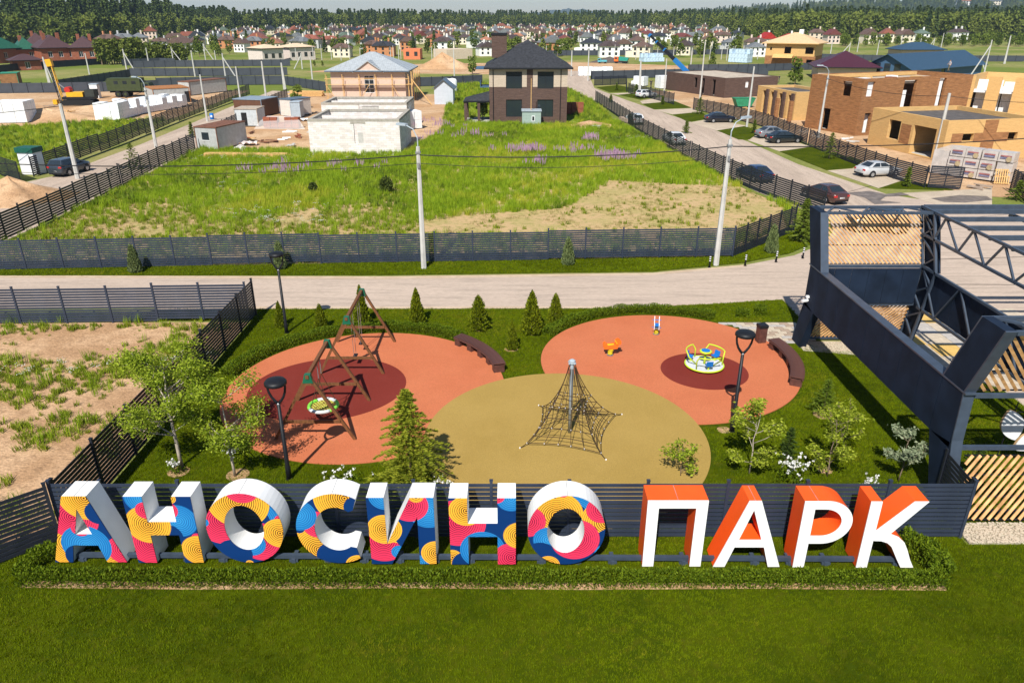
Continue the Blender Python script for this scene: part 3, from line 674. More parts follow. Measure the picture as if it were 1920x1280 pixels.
    for y in (34.0, 20.0): MB().bb(32.8-X0, 33.0-X0, y-.1-y0, y+.1-y0, 0, 6.42).build('leg', STEEL, r)
    return r
gate()
cm = thing('security_camera', 'small white security camera on the corner of the entrance frame', 'camera', (14.05, 32.9, 2.55))
MB().box((-.1,-.05,.02),(.3,.11,.1),R(20)).build('body', WHITE, cm); MB().bar((.1,0,0),(.0,0,.12),.05).build('arm', WHITE, cm); MB().box((.02,0,.2),(.14,.14,.1)).build('junction_box', WHITE, cm)
# white petal plates on thin rods inside the frame
pe = thing('petal_emblem', 'white petal shaped plates on thin dark rods inside the entrance frame', 'emblem', (17.7, 22.6, 0))
WD = mat('plywood_edge', (.55, .36, .18), .7, 0, .1, 4)
def petal(cx, cz, L, wd, ang, y=0.0):
    pts = []; n = 14
    for i in range(n+1): t = i/n; pts.append((L*(t-.5), wd*math.sin(math.pi*t)**.8/2))
    pts += [(x, -z) for x, z in pts[-2:0:-1]]
    rot = [(cx + x*math.cos(ang) - z*math.sin(ang), cz + x*math.sin(ang) + z*math.cos(ang)) for x, z in pts]
    o = MB().yprism(rot, y-.03, y).build('petal', WHITE, pe); MB().yprism(rot, y+.002, y+.09).build('petal_edge', WD, o)
petal(0, 1.75, 1.3, .78, R(112)); petal(.78, 2.25, 1.2, .75, R(60)); petal(.80, 1.1, 1.2, .72, R(35)); petal(1.45, 1.7, 1.2, .72, R(118))
for a, b in (((-.15,0,0),(.05,0,2.6)), ((1.2,0,0),(1.1,0,2.6)), ((-.1,0,.75),(1.9,0,.75)), ((0,0,2.2),(1.9,0,2.3))): MB().tube((a[0],.12,a[2]),(b[0],.12,b[2]),.02,.02,6).build('rod', BLACK, pe)

# ================================================================== playground
WOOD = mat('brown_stained_wood', (.155, .066, .026), .6, 0, .25, 5.0, stretch=(3, 3, 1)); GREEN = mat('green_plastic', (.012, .12, .065), .4, 0, .05, 3)
LIME = mat('lime_plastic', (.20, .60, .06), .4, 0, .05, 3); GREYP = mat('grey_pad', (.55, .57, .60), .6, 0, .05, 3); YELG = mat('yellow_green_paint', (.52, .66, .03), .35, 0, .05, 3)
BLUEP = mat('blue_plastic', (.01, .16, .52), .35, 0, .05, 3); ORANGEP = mat('orange_plastic', (.90, .16, .02), .4, 0, .05, 3); YELP = mat('yellow_paint', (.75, .62, .02), .4, 0, .05, 3)
ROPE = mat('brown_rope', (.055, .032, .016), .8, 0, .1, 10); CLAMP = mat('pale_clamp', (.75, .74, .72), .4, 0, .05, 3); CHAIN = mat('chain_steel', (.35, .36, .38), .4, .6, .1, 5)
def swing(label, y0, y1, xl, xr, h=2.72):
    cx = (xl+xr)/2; L = y1-y0; r = thing('swing_set', label, 'swing', (cx, y0, .04), 0, 'wooden swing sets'); w = (xr-xl)/2
    MB().bar((0,-.12,h), (0,L+.12,h), .12, .14).build('top_beam', WOOD, r)
    for y in (0, L):
        for s in (-1, 1): MB().bar((s*.06,y,h-.04), (s*w,y+s*0,0), .11, .11, up=(0,1,0)).build('leg', WOOD, r)
        MB().bar((-w*.69,y-.07,.82), (w*.69,y-.07,.82), .05, .13).build('crossbar', WOOD, r)
        b = MB(); b.yprism([(-.20,h-.26),(.20,h-.26),(.11,h+.09),(-.11,h+.09)], y-.085, y+.085); b.build('bracket', GREEN, r)
    return r, L, h
r, L, h = swing('wooden swing set with a round green nest seat', 24.45, 27.58, -9.12, -6.05)
cz = .62; ring = [(.56*math.cos(t), L/2+.56*math.sin(t), cz) for t in [2*math.pi*i/40 for i in range(40)]]
for q in range(4):
    seg = [(.56*math.cos(t), L/2+.56*math.sin(t), cz) for t in [2*math.pi*(q*10+i)/40 - .9 for i in range(11)]]
    MB().path(seg, .075, 8).build('ring_pad', LIME if q % 2 == 0 else GREYP, r, True)
netr = mat('yellow_net_rope', (.55, .60, .10), .7, 0, .1, 5)
for i in range(-4, 5):
    c = i*.115; s_ = math.sqrt(max(.27-c*c, 0))
    MB().path([(c*.7-s_*.7, L/2+c*.7+s_*.7, cz-.01), (c*.7, L/2+c*.7, cz-.07), (c*.7+s_*.7, L/2+c*.7-s_*.7, cz-.01)], .014, 5).build('net_rope', netr, r)
    MB().path([(c*.7-s_*.7, L/2-c*.7-s_*.7, cz-.005), (c*.7, L/2-c*.7, cz-.06), (c*.7+s_*.7, L/2-c*.7+s_*.7, cz-.005)], .014, 5).build('net_rope', netr, r)
for sy in (-1, 1):
    kn = (0, L/2+sy*.22, 1.95); MB().tube((0, L/2+sy*.22, h-.06), kn, .018, .018, 6).build('chain', CHAIN, r)
    for sx in (-1, 1): MB().tube(kn, (sx*.40, L/2+sy*.40, cz+.06), .014, .014, 5).build('rope', ROPE, r)
r, L, h = swing('wooden swing set with two flat seats on chains', 30.15, 33.72, -8.75, -5.87)
for yy in (.95, 2.5):
    st = MB().bb(-.09, .09, yy-.24, yy+.24, .42, .46); st.build('seat', BLACK, r)
    for s in (-1, 1): MB().tube((0, yy+s*.22, h-.06), (0, yy+s*.22, .46), .011, .011, 5).build('chain', CHAIN, r)

# rope pyramid
rp = thing('rope_pyramid', 'climbing net pyramid around a grey steel mast', 'climbing net', (2.26, 24.96, .045))
MB().lathe([(.075,0),(.072,2.9),(.07,3.02)], 14).build('mast', GALV, rp, True)
hd = MB(); hd.lathe([(.11,2.98),(.12,3.02),(.12,3.12),(.06,3.16)], 12)
for k in range(4): hd.box((.12*math.cos(R(45+90*k)), .12*math.sin(R(45+90*k)), 3.03), (.1,.07,.06), R(45+90*k))
hd.build('mast_head', GALV, rp)
anch = [Vector(a) for a in ((-1.96,-1.17,.02), (1.20,-1.97,.02), (2.24,1.39,.02), (-1.14,2.15,.02))]
apex = [Vector((.12*v.normalized().x, .12*v.normalized().y, 2.98)) for v in anch]
def edgept(k, t):
    p = apex[k].lerp(anch[k], t); z = 2.98*((1-t)**1.55) + .02; rr = t**1.18
    q = apex[k].lerp(anch[k], rr); return Vector((q.x, q.y, z))
NS = 16
def rope(pts, rad=.013): MB().path(pts, rad, 5).build('rope', ROPE, rp)
for k in range(4): rope([edgept(k, i/NS) for i in range(NS+1)], .016)
clampm = MB().box((0,0,0), (.028,.028,.05)).mesh('clamp', CLAMP)
def facept(k, t, s):                 # a point of side k between edge k and k+1
    a, b = edgept(k, t), edgept((k+1) % 4, t); p = a.lerp(b, s); sag = .17*t*4*s*(1-s); p.x *= (1-sag); p.y *= (1-sag); return p
for k in range(4):
    for t in (.28, .40, .52, .64, .76, .88):
        rope([facept(k, t, i/8) for i in range(9)], .015)
    for s in (.2, .4, .6, .8):
        rope([facept(k, .04+.84*i/10, s) for i in range(11)], .012)
    for t in (.40, .64, .88):
        for s in (0, .2, .4, .6, .8): place('clamp', clampm, rp, facept(k, t, s))
    MB().lathe([(.03,-.02),(.03,.02),(.015,.03)], 8, anch[k]).build('anchor', CLAMP, rp)
for z, f in ((1.15,.42), (.62,.62)):
    for k in range(4): rope([edgept(k, f).lerp(edgept((k+2) % 4, f), i/4*.5) for i in range(5)], .011)

# carousel
ca = thing('carousel', 'small round carousel with lime rails and blue seats', 'carousel', (8.95, 30.9, .05), R(12))
MB().lathe([(.80,.06),(.86,.10),(.86,.13),(.0,.135)], 40).build('deck', GREYP, ca)
MB().path([(.88*math.cos(2*math.pi*i/44), .88*math.sin(2*math.pi*i/44), .11) for i in range(44)], .035, 8, closed=True).build('rim', YELG, ca, True)
MB().lathe([(.06,.13),(.05,.72)], 12).build('post', YELG, ca, True); MB().lathe([(.25,.72),(.28,.74),(.28,.79),(.24,.80)], 24).build('hand_wheel_rim', YELG, ca, True); MB().lathe([(.20,.801),(.20,.82),(.0,.83)], 20).build('hand_wheel', BLUEP, ca)
for k in range(3):
    b = R(120*k+20); pts = []
    arc = [b + R(-42 + 84*i/10) for i in range(11)]
    pts = [(.80*math.cos(arc[0]), .80*math.sin(arc[0]), .13), (.82*math.cos(arc[0]), .82*math.sin(arc[0]), .55)] + [(.88*math.cos(t), .88*math.sin(t), .76) for t in arc[1:-1]] + [(.82*math.cos(arc[-1]), .82*math.sin(arc[-1]), .55), (.40*math.cos(arc[-1]), .40*math.sin(arc[-1]), .13)]
    MB().path(pts, .032, 8).build('hand_rail', YELG, ca, True)
    s_ = MB(); M = Matrix.Rotation(b, 4, 'Z')
    seat = [(.56,.40),(.76,.40),(.80,.60),(.84,.60),(.80,.35),(.56,.35)]
    vs = [M @ Vector((x,-.15,z)) for x, z in seat] + [M @ Vector((x,.15,z)) for x, z in seat]; n = len(seat)
    s_.add(vs, [tuple(range(n)), tuple(range(n,2*n))[::-1]] + [((i+1)%n, i, n+i, n+(i+1)%n) for i in range(n)]); s_.build('seat', BLUEP, ca)
    MB().tube(M @ Vector((.66,0,.13)), M @ Vector((.66,0,.35)), .04, .04, 8).build('seat_leg', YELG, ca)
def rider(label, loc, rz, bodym, accm):
    r = thing('spring_rider', label, 'spring rider', loc, rz, 'spring riders')
    MB().path([(.13*math.cos(t), .13*math.sin(t), .03+.42*t/(2*math.pi*5)) for t in [2*math.pi*5*i/70 for i in range(71)]], .026, 6).build('spring', YELP, r, True)
    MB().lathe([(.2,0),(.2,.02)], 16).build('base_plate', CHAIN, r)
    for s in (-1, 1):
        pr = [(-.42,.44),(.40,.44),(.48,.66),(.62,.72),(.62,.92),(.46,1.02),(.32,.94),(.28,.72),(-.18,.68),(-.34,.84),(-.46,.76)]
        MB().yprism(pr, s*.15-.02, s*.15+.02).build('side_panel', bodym, r)
    MB().bb(-.25,.22,-.16,.16,.60,.65).build('seat', accm, r); MB().tube((.33,-.28,.82),(.33,.28,.82),.022,.022,8).build('handle', accm, r); MB().tube((.1,-.3,.40),(.1,.3,.40),.022,.022,8).build('foot_rest', accm, r)
    MB().bb(-.3,.3,-.128,.128,.44,.47).build('carrier', CHAIN, r); r.scale = (.78,.78,.82)
    return r
rider('orange spring rider with yellow spring on the orange surface', (4.72, 32.15, .045), R(6), ORANGEP, YELP)
rider('small blue and white spring rider near the hedge', (7.39, 34.7, .045), R(80), WHITE, BLUEP)
# curved benches
PLK = mat('dark_brown_plank', (.095, .042, .034), .5, 0, .3, 5.0)
def bench(label, cx, cy, rad, a0, a1):
    am = R((a0+a1)/2); r = thing('curved_bench', label, 'bench', (cx, cy, .02), 0, 'curved plank benches')
    n = int(math.radians(a1-a0)*rad/.118); pme = MB().box((0,0,.455),(.60,.082,.045)).mesh('plank', PLK)
    for i in range(n):
        a = R(a0+(a1-a0)*(i+.5)/n); place('plank', pme, r, (rad*math.cos(a), rad*math.sin(a), 0), a)
    for rr in (rad-.26, rad+.26):
        MB().path([(rr*math.cos(R(a0+(a1-a0)*i/14)), rr*math.sin(R(a0+(a1-a0)*i/14)), .385) for i in range(15)], .045, 4).build('bearer', PLK, r)
    lm = MB().box((0,0,.18),(.5,.34,.36)).mesh('leg', PLK)
    for i in range(5):
        a = R(a0+(a1-a0)*(.05+.9*i/4)); place('leg', lm, r, (rad*math.cos(a), rad*math.sin(a), 0), a)
bench('curved dark plank bench between thujas and swings', -6.4, 28.8, 6.0, 14, 52)
bench('curved dark plank bench beside the entrance frame', 7.35, 31.45, 5.75, -27, 17)
bi = thing('litter_bin', 'dark brown square litter bin at the end of the bench', 'bin', (12.45, 33.75, .03), R(10))
MB().bb(-.2,.2,-.2,.2,0,.78).build('body', PLK, bi); MB().bb(-.22,.22,-.22,.22,.80,.95).build('lid', BLACK, bi); MB().bb(-.12,.12,-.225,-.215,.83,.92).build('slot', DARK, bi)

# park lamps
def lamp(label, loc, H=3.95):
    r = thing('park_lamp', label, 'lamp', loc, 0, 'black park lamps'); yb = H-.95
    MB().lathe([(.095,0),(.095,.5),(.078,.55),(.06,yb)], 12).build('pole', BLACK, r, True); MB().lathe([(.12,0),(.12,.04)], 12).build('base_plate', BLACK, r)
    MB().lathe([(.05,yb-.02),(.065,yb+.0),(.05,yb+.06)], 12).build('collar', CHAIN, r, True)
    for s in (-1, 1):
        pts = [(s*x, 0, yb+z) for x, z in ((.0,.02),(.10,.13),(.20,.28),(.27,.46),(.30,.64),(.30,.78))]
        MB().path(pts, [.05,.048,.044,.042,.04,.04], 8).build('yoke_arm', BLACK, r, True)
    hd = MB().lathe([(.32,yb+.74),(.37,yb+.77),(.37,yb+.85),(.32,yb+.91),(.18,yb+.945),(.0,yb+.955)], 28).build('lamp_head', BLACK, r, True)
    MB().lathe([(.0,yb+.728),(.27,yb+.73),(.27,yb+.738)], 20).build('diffuser', mat('opal_diffuser', (.7,.7,.68), .4, 0, 0), r)
    return r
lamp('black park lamp beside the nest swing and the letters', (-7.88, 21.85, 0), 3.95)
lamp('black park lamp by the road behind the swings', (-11.62, 34.9, 0), 4.35)
lamp('black park lamp between carousel and young maple', (8.67, 25.1, 0), 4.3)

# ================================================================== planting
L_thuja = leafmat('thuja_leaf', (.055, .085, .003), (.28, .32, .015), .25); L_jun = leafmat('juniper_leaf', (.08, .12, .045), (.24, .29, .11), .2)
L_spruce = leafmat('larch_needle', (.10, .145, .010), (.42, .44, .04), .3); L_dark = leafmat('dark_needle', (.02, .045, .008), (.08, .12, .02), .1)
L_tree = leafmat('tree_leaf', (.11, .175, .008), (.44, .53, .05), .4); L_maple = leafmat('maple_leaf', (.14, .20, .010), (.48, .54, .06), .4)
L_silver = leafmat('silver_leaf', (.15, .20, .10), (.42, .47, .30), .3); L_hedge = leafmat('hedge_leaf', (.036, .072, .003), (.19, .26, .015), .3)
L_weed = leafmat('weed_leaf', (.06, .10, .012), (.22, .27, .04), .3); L_petal = leafmat('white_petal', (.7, .7, .66), (.85, .85, .82), .2)
def cone_leaves(n, h, Rr, z0=.05, shape=.75, size=.075, up=1.0, jag=.16):
    z = z0 + (h-z0) * (1 - np.sqrt(nrg.random(n)))**.9; t = nrg.random(n)*2*np.pi
    f = np.clip(1 - (z-z0)/(h-z0), 0, 1); prof = Rr*(f**shape)*(1 - .35*(f > .93)*(f-.93)/.07)
    bumps = 1 + jag*np.sin(t*5 + z*9) + jag*.6*np.sin(t*11 - z*17)
    rr = prof*bumps*(.5+.5*np.sqrt(nrg.random(n))); c = np.stack([rr*np.cos(t), rr*np.sin(t), z], 1)
    d = np.stack([np.cos(t)*.55, np.sin(t)*.55, np.full(n, up)], 1); return leafcloud(c, size, d, .55, .42)
def conifer_proto(name, label, cat, group, n, h, Rr, m, shape=.75, size=.075, jag=.16, up=1.0):
    r = thing(name, label, cat, (0,0,0), 0, group)
    quads('crown', *cone_leaves(n, h, Rr, .05, shape, size, up, jag), m, r); MB().tube((0,0,0), (0,0,h*.8), .045, .01, 7).build('trunk', BARK, r); return r
TH3 = [conifer_proto('thuja', 'x', 'thuja', 'young thujas on the playground lawn', 5600, 2.0, a, L_thuja, b, .06, c) for a, b, c in ((.46,.75,.16), (.50,.62,.24), (.43,.85,.2))]
tl = [(-12.17,35.75,1.46,'slim thuja beside the rear park lamp'), (-9.95,35.4,1.46,'small thuja between rear lamp and swing set'), (-7.97,36.2,2.2,'tall thuja directly behind the two-seat swing'), (-5.04,36.2,2.05,'thuja standing alone right of the two-seat swing'),
      (-1.73,35.4,1.95,'thuja behind the left curved bench'), (0,32.9,1.56,'small thuja in the grass wedge beside the left bench'), (1.02,34.9,2.36,'tallest thuja left of the right-hand surface'), (2.31,36.3,1.7,'thuja by the hedge start right of the tallest thuja')]
for i, (x, y, h, lab) in enumerate(tl):
    s = h/2.0; k = (.95 if i % 2 else 1.1)
    th = TH3[i % 3]
    if i < 3: th.location = (x, y, 0); th.scale = (s*.95, s*.95, s); th['label'] = lab
    else: dup(th, (x, y, 0), i*1.3, lab, (s*k, s*k, s))
jn = conifer_proto('juniper', 'x', 'juniper', 'columnar junipers along the road fence', 4200, 1.85, .42, L_jun, .5, .085, .1, 1.6)
jl = [(-24.0,44.75,1.85,'columnar juniper near the first bays of the road fence'), (-14.95,45.45,1.85,'columnar juniper half behind the rear park lamp'), (3.67,46.3,1.85,'columnar juniper in the middle of the road fence'), (17.9,49.0,2.0,'columnar juniper beside the striped bollards')]
for i, (x, y, h, lab) in enumerate(jl):
    if i == 0: jn.location = (x, y, 0); jn['label'] = lab
    else: dup(jn, (x, y, 0), i*1.7, lab, h/1.85)
def fir(name, label, cat, loc, h, Rr, m, nb=90, per=70, size=.07, droop=.12, z0=.12, group=None):
    r = thing(name, label, cat, loc, 0, group); C = []; D = []; tw = MB()
    for b in range(nb):
        u = (b+.5)/nb; z = z0 + (h-z0)*(1-(1-u)**1.35)*.97; L = Rr*(1-(z-z0)/(h-z0))**.85*rnd.choice((rnd.uniform(.45,.8), rnd.uniform(.8,1.2)))+.05; t = b*2.39996+rnd.uniform(-.2,.2)
        d = np.array([math.cos(t), math.sin(t), 0]); n = max(8, int(per*(L/Rr)+6))
        s = nrg.random(n)**.7; p = np.outer(s*L, d); p[:,2] = z + .34*L*s*(.4+u*1.1) - droop*L*s*s*2
        side = np.array([-d[1], d[0], 0]); wd = (.24*L+.04)*(1-s)*nrg.uniform(-1,1,n); p += np.outer(wd, side); p[:,2] += nrg.normal(0,.02,n) - np.abs(wd)*.15
        C.append(p); D.append(np.outer(np.ones(n), d) + np.outer(np.sign(wd)*.9, side) + np.array([0,0,.25]))
    quads('crown', *leafcloud(np.concatenate(C), size, np.concatenate(D), .35, .20), m, r)
    tw.tube((0,0,0), (0,0,h*.97), .025+h*.014, .008, 7); tw.build('trunk', BARK, r); return r
fir('spruce', 'bushy yellow-green spruce between nest swing and ochre surface', 'spruce', (-3.55, 21.6, 0), 3.75, 1.75, L_spruce, 210, 170, .075, .22)
fir('spruce', 'dark green bushy young spruce on the lawn right of the second bench', 'spruce', (12.75, 26.4, 0), 1.62, .62, leafmat('spruce_needle', (.05,.095,.01), (.22,.29,.03), .2), 90, 60, .06, .08)
fir('spruce', 'small dark spruce between maple and white flowers', 'spruce', (10.1, 23.0, 0), 1.4, .42, L_dark, 80, 50, .055, .08)
fir('spruce', 'dark spruce inside the entrance frame by the clad leg', 'spruce', (16.1, 21.6, 0), 1.5, .75, L_dark, 80, 60, .06, .05)
fir('pine_tree', 'young pine at the corner of the road fence', 'pine', (20.9, 51.6, 0), 3.2, 1.15, leafmat('pine_needle', (.06,.10,.012), (.24,.30,.04), .2), 120, 90, .11)
def tree(name, label, loc, h, cr, cb, m, nleaf, lsize, bark=BARKL, seed=1, trunk=.05, lean=(0,0), nlimb=9, group=None, cluster=22, flat=1.0):
    r = thing(name, label, 'tree' if 'shrub' not in name else 'shrub', loc, 0, group); rg = random.Random(seed); tr = MB(); tips = []
    top = Vector((lean[0], lean[1], h*.82)); pts = [Vector((0,0,0)).lerp(top, i/6) + Vector((rg.uniform(-.03,.03)*i*.5, rg.uniform(-.03,.03)*i*.5, 0)) for i in range(7)]
    tr.path(pts, [trunk*(1-.13*i) for i in range(7)], 8)
    for k in range(nlimb):
        u = rg.uniform(0, 1); z = cb*.75 + (h*.80-cb*.75)*u; base = Vector((0,0,0)).lerp(top, z/top.z); t = k*2.4+rg.uniform(-.4,.4)
        L = cr*(1.05-.45*abs(u-.35))*rg.uniform(.75,1.05); d = Vector((math.cos(t), math.sin(t), rg.uniform(.35,.95)*flat)); e = base + d*L
        mid = base.lerp(e, .5) + Vector((0,0,-.06*L)); tr.path([base, mid, e], [trunk*.42, trunk*.3, .008], 5)
        tips += [mid.lerp(e, .4), e, e]
        for q in range(4):
            b2 = base.lerp(e, rg.uniform(.35,.95)); d2 = (d + Vector((rg.uniform(-.9,.9), rg.uniform(-.9,.9), rg.uniform(-.3,.7)))).normalized(); e2 = b2 + d2*L*rg.uniform(.3,.55)
            tr.path([b2, e2], [.012, .005], 4); tips += [e2, b2.lerp(e2,.6)]
    tips += [top + Vector((rg.uniform(-.2,.2), rg.uniform(-.2,.2), rg.uniform(-.1,.25))) for _ in range(4)]
    tr.build('trunk', bark, r, True)
    ta = np.array([tuple(t) for t in tips]); idx = nrg.integers(0, len(ta), nleaf); c = ta[idx] + nrg.normal(0, cr*.13, (nleaf,3))*np.array([1,1,.8])
    d = np.stack([nrg.normal(0,1,nleaf), nrg.normal(0,1,nleaf), nrg.normal(.15,.5,nleaf)],1)
    quads('crown', *leafcloud(c, lsize, d, .2, .5), m, r); return r
tree('young_tree', 'leafy young tree by the sandy lot fence', (-12.0, 22.6, 0), 5.1, 1.38, 1.75, L_tree, 13000, .05, seed=3, trunk=.075, nlimb=18)
tree('young_tree', 'smaller leafy tree near the lamp, pale trunk', (-9.85, 22.0, 0), 3.95, 1.15, 1.25, L_tree, 7500, .05, seed=8, trunk=.055, nlimb=15)
tree('maple_tree', 'young maple with fresh leaves below the right park lamp', (8.5, 22.2, 0), 3.4, .72, .5, L_maple, 2200, .062, seed=5, trunk=.03, nlimb=12)
tree('leafy_shrub', 'thin airy shrub at the edge of the ochre surface', (6.0, 22.0, 0), 1.75, .55, .2, L_tree, 800, .058, BARK, 9, .02, nlimb=9)
tree('leafy_shrub', 'large airy shrub behind the fence between spruce and entrance frame', (11.2, 22.0, 0), 2.85, .72, .3, L_maple, 1700, .055, BARK, 12, .03, nlimb=13)
tree('leafy_shrub', 'silver-leaved shrub against the clad leg of the entrance', (13.6, 21.7, 0), 2.25, .6, .6, L_silver, 1300, .062, BARK, 15, .025, nlimb=10)
tree('leafy_shrub', 'wispy young shrub next to the airy shrub by the frame', (12.3, 23.4, 0), 2.2, .62, .9, L_maple, 420, .06, BARK, 21, .02, nlimb=8)
def flowers(label, loc, n, w, h):
    r = thing('flower_bush', label, 'flowers', loc, 0, 'white flower bushes'); c = nrg.normal(0, 1, (n*5,3))*np.array([w,w*.7,h*.25]) + np.array([0,0,h*.55]); c[:,2] = np.abs(c[:,2])
    quads('leaves', *leafcloud(c, .06, np.tile([0,0,1.0],(n*5,1)), 1.0, .5), L_hedge, r)
    b = nrg.normal(0, 1, (n,3))*np.array([w,w*.7,h*.2]) + np.array([0,0,h]); q = np.repeat(b, 6, 0) + nrg.normal(0,.025,(n*6,3))
    quads('blossoms', *leafcloud(q, .036, None, .5, .9), L_petal, r)
flowers('white flowers at the foot of the leafy young tree', (-12.0, 22.15, 0), 22, .14, .5); flowers('white flowers beside the pale trunk of the smaller tree', (-10.05, 22.5, .3), 14, .18, .5)
flowers('white flowers between lamp and spruce', (-5.9, 21.6, 0), 24, .35, .35); flowers('white flowers at the edge of the ochre surface by the spruce', (-2.4, 21.2, 0), 18, .3, .3)
flowers('dense white flowers below the small dark spruce', (9.75, 21.6, 0), 48, .28, .8); flowers('white flowers behind the fence below the airy shrub', (12.1, 20.8, 0), 26, .14, .6)
# soil rings round the trunks
for (x, y, q) in ((-12.0,22.3,.42), (-9.75,22.1,.45), (12.75,26.4,.42), (11.3,22.4,.3), (1.02,34.9,.36), (0,32.9,.36), (-1.73,35.4,.36), (8.4,25.2,.3)):
    sheet('planting_soil', disc(20, x+rnd.uniform(-.05,.05), y, q*rnd.uniform(.9,1.1), q*.85), -.01, M_sand, .03)
def hedge(label, pts, w, h, per=900, size=.05, m=L_hedge):
    r = thing('low_hedge', label, 'hedge', (pts[0][0], pts[0][1], 0), 0, 'low hedges'); C = []; D = []
    o = np.array(pts[0]); P_ = np.array(pts) - o
    for a, b in zip(P_[:-1], P_[1:]):
        L = np.linalg.norm(b-a); n = int(L*per); t = nrg.random(n); d = (b-a)/L; nn = np.array([-d[1], d[0]])
        s = nrg.uniform(-1,1,n); s = np.sign(s)*np.abs(s)**.6; z = nrg.random(n)**.55
        q = a + np.outer(t, b-a); prof = np.sqrt(np.clip(1-(z*.8)**3,0,1)); wob = 1 + .25*np.sin(q[:,0]*3.1+q[:,1]*2.3)+.18*np.sin(q[:,0]*7.3-q[:,1]*5.1)
        xy = q + np.outer(s*w/2*prof*(.8+.25*wob), nn); zz = z*h*(.70+.28*wob)+nrg.random(n)*.08*h
        C.append(np.column_stack([xy, zz])); D.append(np.column_stack([np.outer(s*.6, nn), np.ones(n)]))
    quads('foliage', *leafcloud(np.concatenate(C), size, np.concatenate(D), .9, .45), m, r); return r
hedge('low leafy hedge row in front of the big letters', [(-14.2,16.68),(-10,16.66),(-4,16.64),(2,16.64),(8,16.62),(12.5,16.6)], .62, .37, 1050, .042)
sheet('hedge_soil', [(-14.1,16.44),(-9,16.36),(-3,16.42),(2,16.35),(7,16.40),(12.4,16.32),(12.5,16.6),(-14.1,16.7)], -.01, M_sand, .02)
hedge('short hedge return closing the row beside the last letter', [(12.45,16.75),(12.55,17.4),(11.9,18.2)], .7, .62, 1500, .055)
hedge('short hedge return closing the row before the first letter', [(-14.2,16.75),(-14.25,17.3),(-13.9,17.9)], .6, .45, 1300, .045)
hedge('curved hedge around the swings\' orange surface', [(-6.4+6.55*math.cos(R(a)), 28.8+6.45*math.sin(R(a))) for a in range(172, 46, -8)], .7, .46, 1300, .042)
hedge('curved hedge around the carousel\'s orange surface', [(7.35+6.3*math.cos(R(a)), 31.45+6.35*math.sin(R(a))) for a in range(152, 52, -8)], .66, .44, 1300, .042)
hedge('dark hedge stub near the stone path', [(12.2,37.3),(12.9,37.1)], .7, .4, 900, .05); hedge('small round shrub row beside the entrance frame', [(13.3,37.6),(13.9,37.4)], .8, .5, 900, .05)
# striped bollards
def bollard(label, loc):
    r = thing('bollard', label, 'bollard', loc, 0, 'striped bollards'); MB().lathe([(.055,.02),(.055,.76),(.03,.78)], 12).build('post', BLACK, r, True); MB().lathe([(.1,0),(.1,.025)], 12).build('base', BLACK, r)
    for z in (.42,.56,.69): MB().lathe([(.057,z),(.057,z+.06)], 12).build('stripe', WHITE, r)
for p, lab in (((1330,501),'striped bollard at the foot of the right power pole'), ((1397,498),'striped bollard second from the right power pole'), ((1455,491),'striped bollard in front of the juniper by the entrance'), ((1505,484),'striped bollard nearest the entrance frame'), ((1573,403),'striped bollard behind the maroon car')):
    q = G(*p); bollard(lab, (q.x, q.y, 0))

# ================================================================== power poles and cables
def pole(label, base, H, arm=None, strut=None, r0=.17, r1=.10, n=4, group='concrete power poles', twin=False):
    r = thing('power_pole', label, 'pole', (base[0], base[1], 0), 0, group)
    MB().path([(0,0,0),(0,0,H)], [r0, r1], n if n > 4 else 6).build('shaft', POLEC, r)
    if twin: MB().path([(.35,0,0),(.05,0,H)], [r0, r1], 6).build('shaft', POLEC, r)
    if strut: MB().path([(strut,0.2,0),(.03*strut/abs(strut),0,H*.86)], [r0*.9, r1], 6).build('strut', POLEC, r)
    if arm:
        k = Vector(arm); MB().path([(0,0,H-.3),(0,0,H+.5),(k.x*.35,k.y*.35,H+1.0),(k.x*1.0,k.y*1.0,H+1.2)], .035, 6).build('lamp_arm', GALV, r)
        a = math.atan2(k.y, k.x); MB().box((k.x*1.3,k.y*1.3,H+1.22),(.75,.26,.13),a).build('lamp_head', GALV, r); MB().box((0,0,H-.35),(.3,.3,.12)).build('clamp', CHAIN, r); MB().box((.0,-.16,H-1.1),(.14,.12,.3)).build('clamp', CHAIN, r)
    return r, Vector((base[0], base[1], H))
def poleG(label, bp, ty, **k):
    b = G(*bp); return pole(label, b, topz(bp[0], ty, b), **k)
CABLE = mat('black_cable', (.015,.015,.017), .6, 0, 0)
def cable(label, a, b, sag=.6, rad=.028):
    a = Vector(a); b = Vector(b); n = 16; m = (a+b)/2
    o = MB().path([Vector(a).lerp(b, i/n) - Vector((0,0,sag*4*(i/n)*(1-i/n))) - a for i in range(n+1)], rad, 5).build('power_cable', CABLE, None, False, a)
    tag(o, label, 'cable', 'power cables')
_, q1 = poleG('grey concrete street light pole in the middle of the road fence', (795,503), 275, arm=(-.75,.5), r0=.19, r1=.12)
_, q2 = poleG('grey concrete street light pole near the entrance frame', (1342,497), 262, arm=(.8,.6), r0=.19, r1=.12)
_, q3 = poleG('concrete pole in front of the parked hatchback', (146,335), 195, r0=.22, r1=.15)
_, q4 = poleG('concrete street light pole beside the hatchback street, before the white pallets', (293,277), 165, arm=(-.9,.3), r0=.2, r1=.13)
_, q5 = poleG('concrete pole behind the rusty container', (389,228), 140)
_, q6 = poleG('concrete pole by the tin sheds', (452,196), 125)
_, q7 = poleG('concrete street light pole in front of the brick shell', (1534,258), 142, arm=(-.9,.2))
_, q8 = poleG('concrete pole in front of the yellow flat-roofed house', (1752,300), 175, r0=.22, r1=.15)
_, q9 = poleG('concrete pole beside the black sedan', (1400,238), 125)
_, q10 = poleG('concrete pole near the low brown brick building', (1312,185), 78)
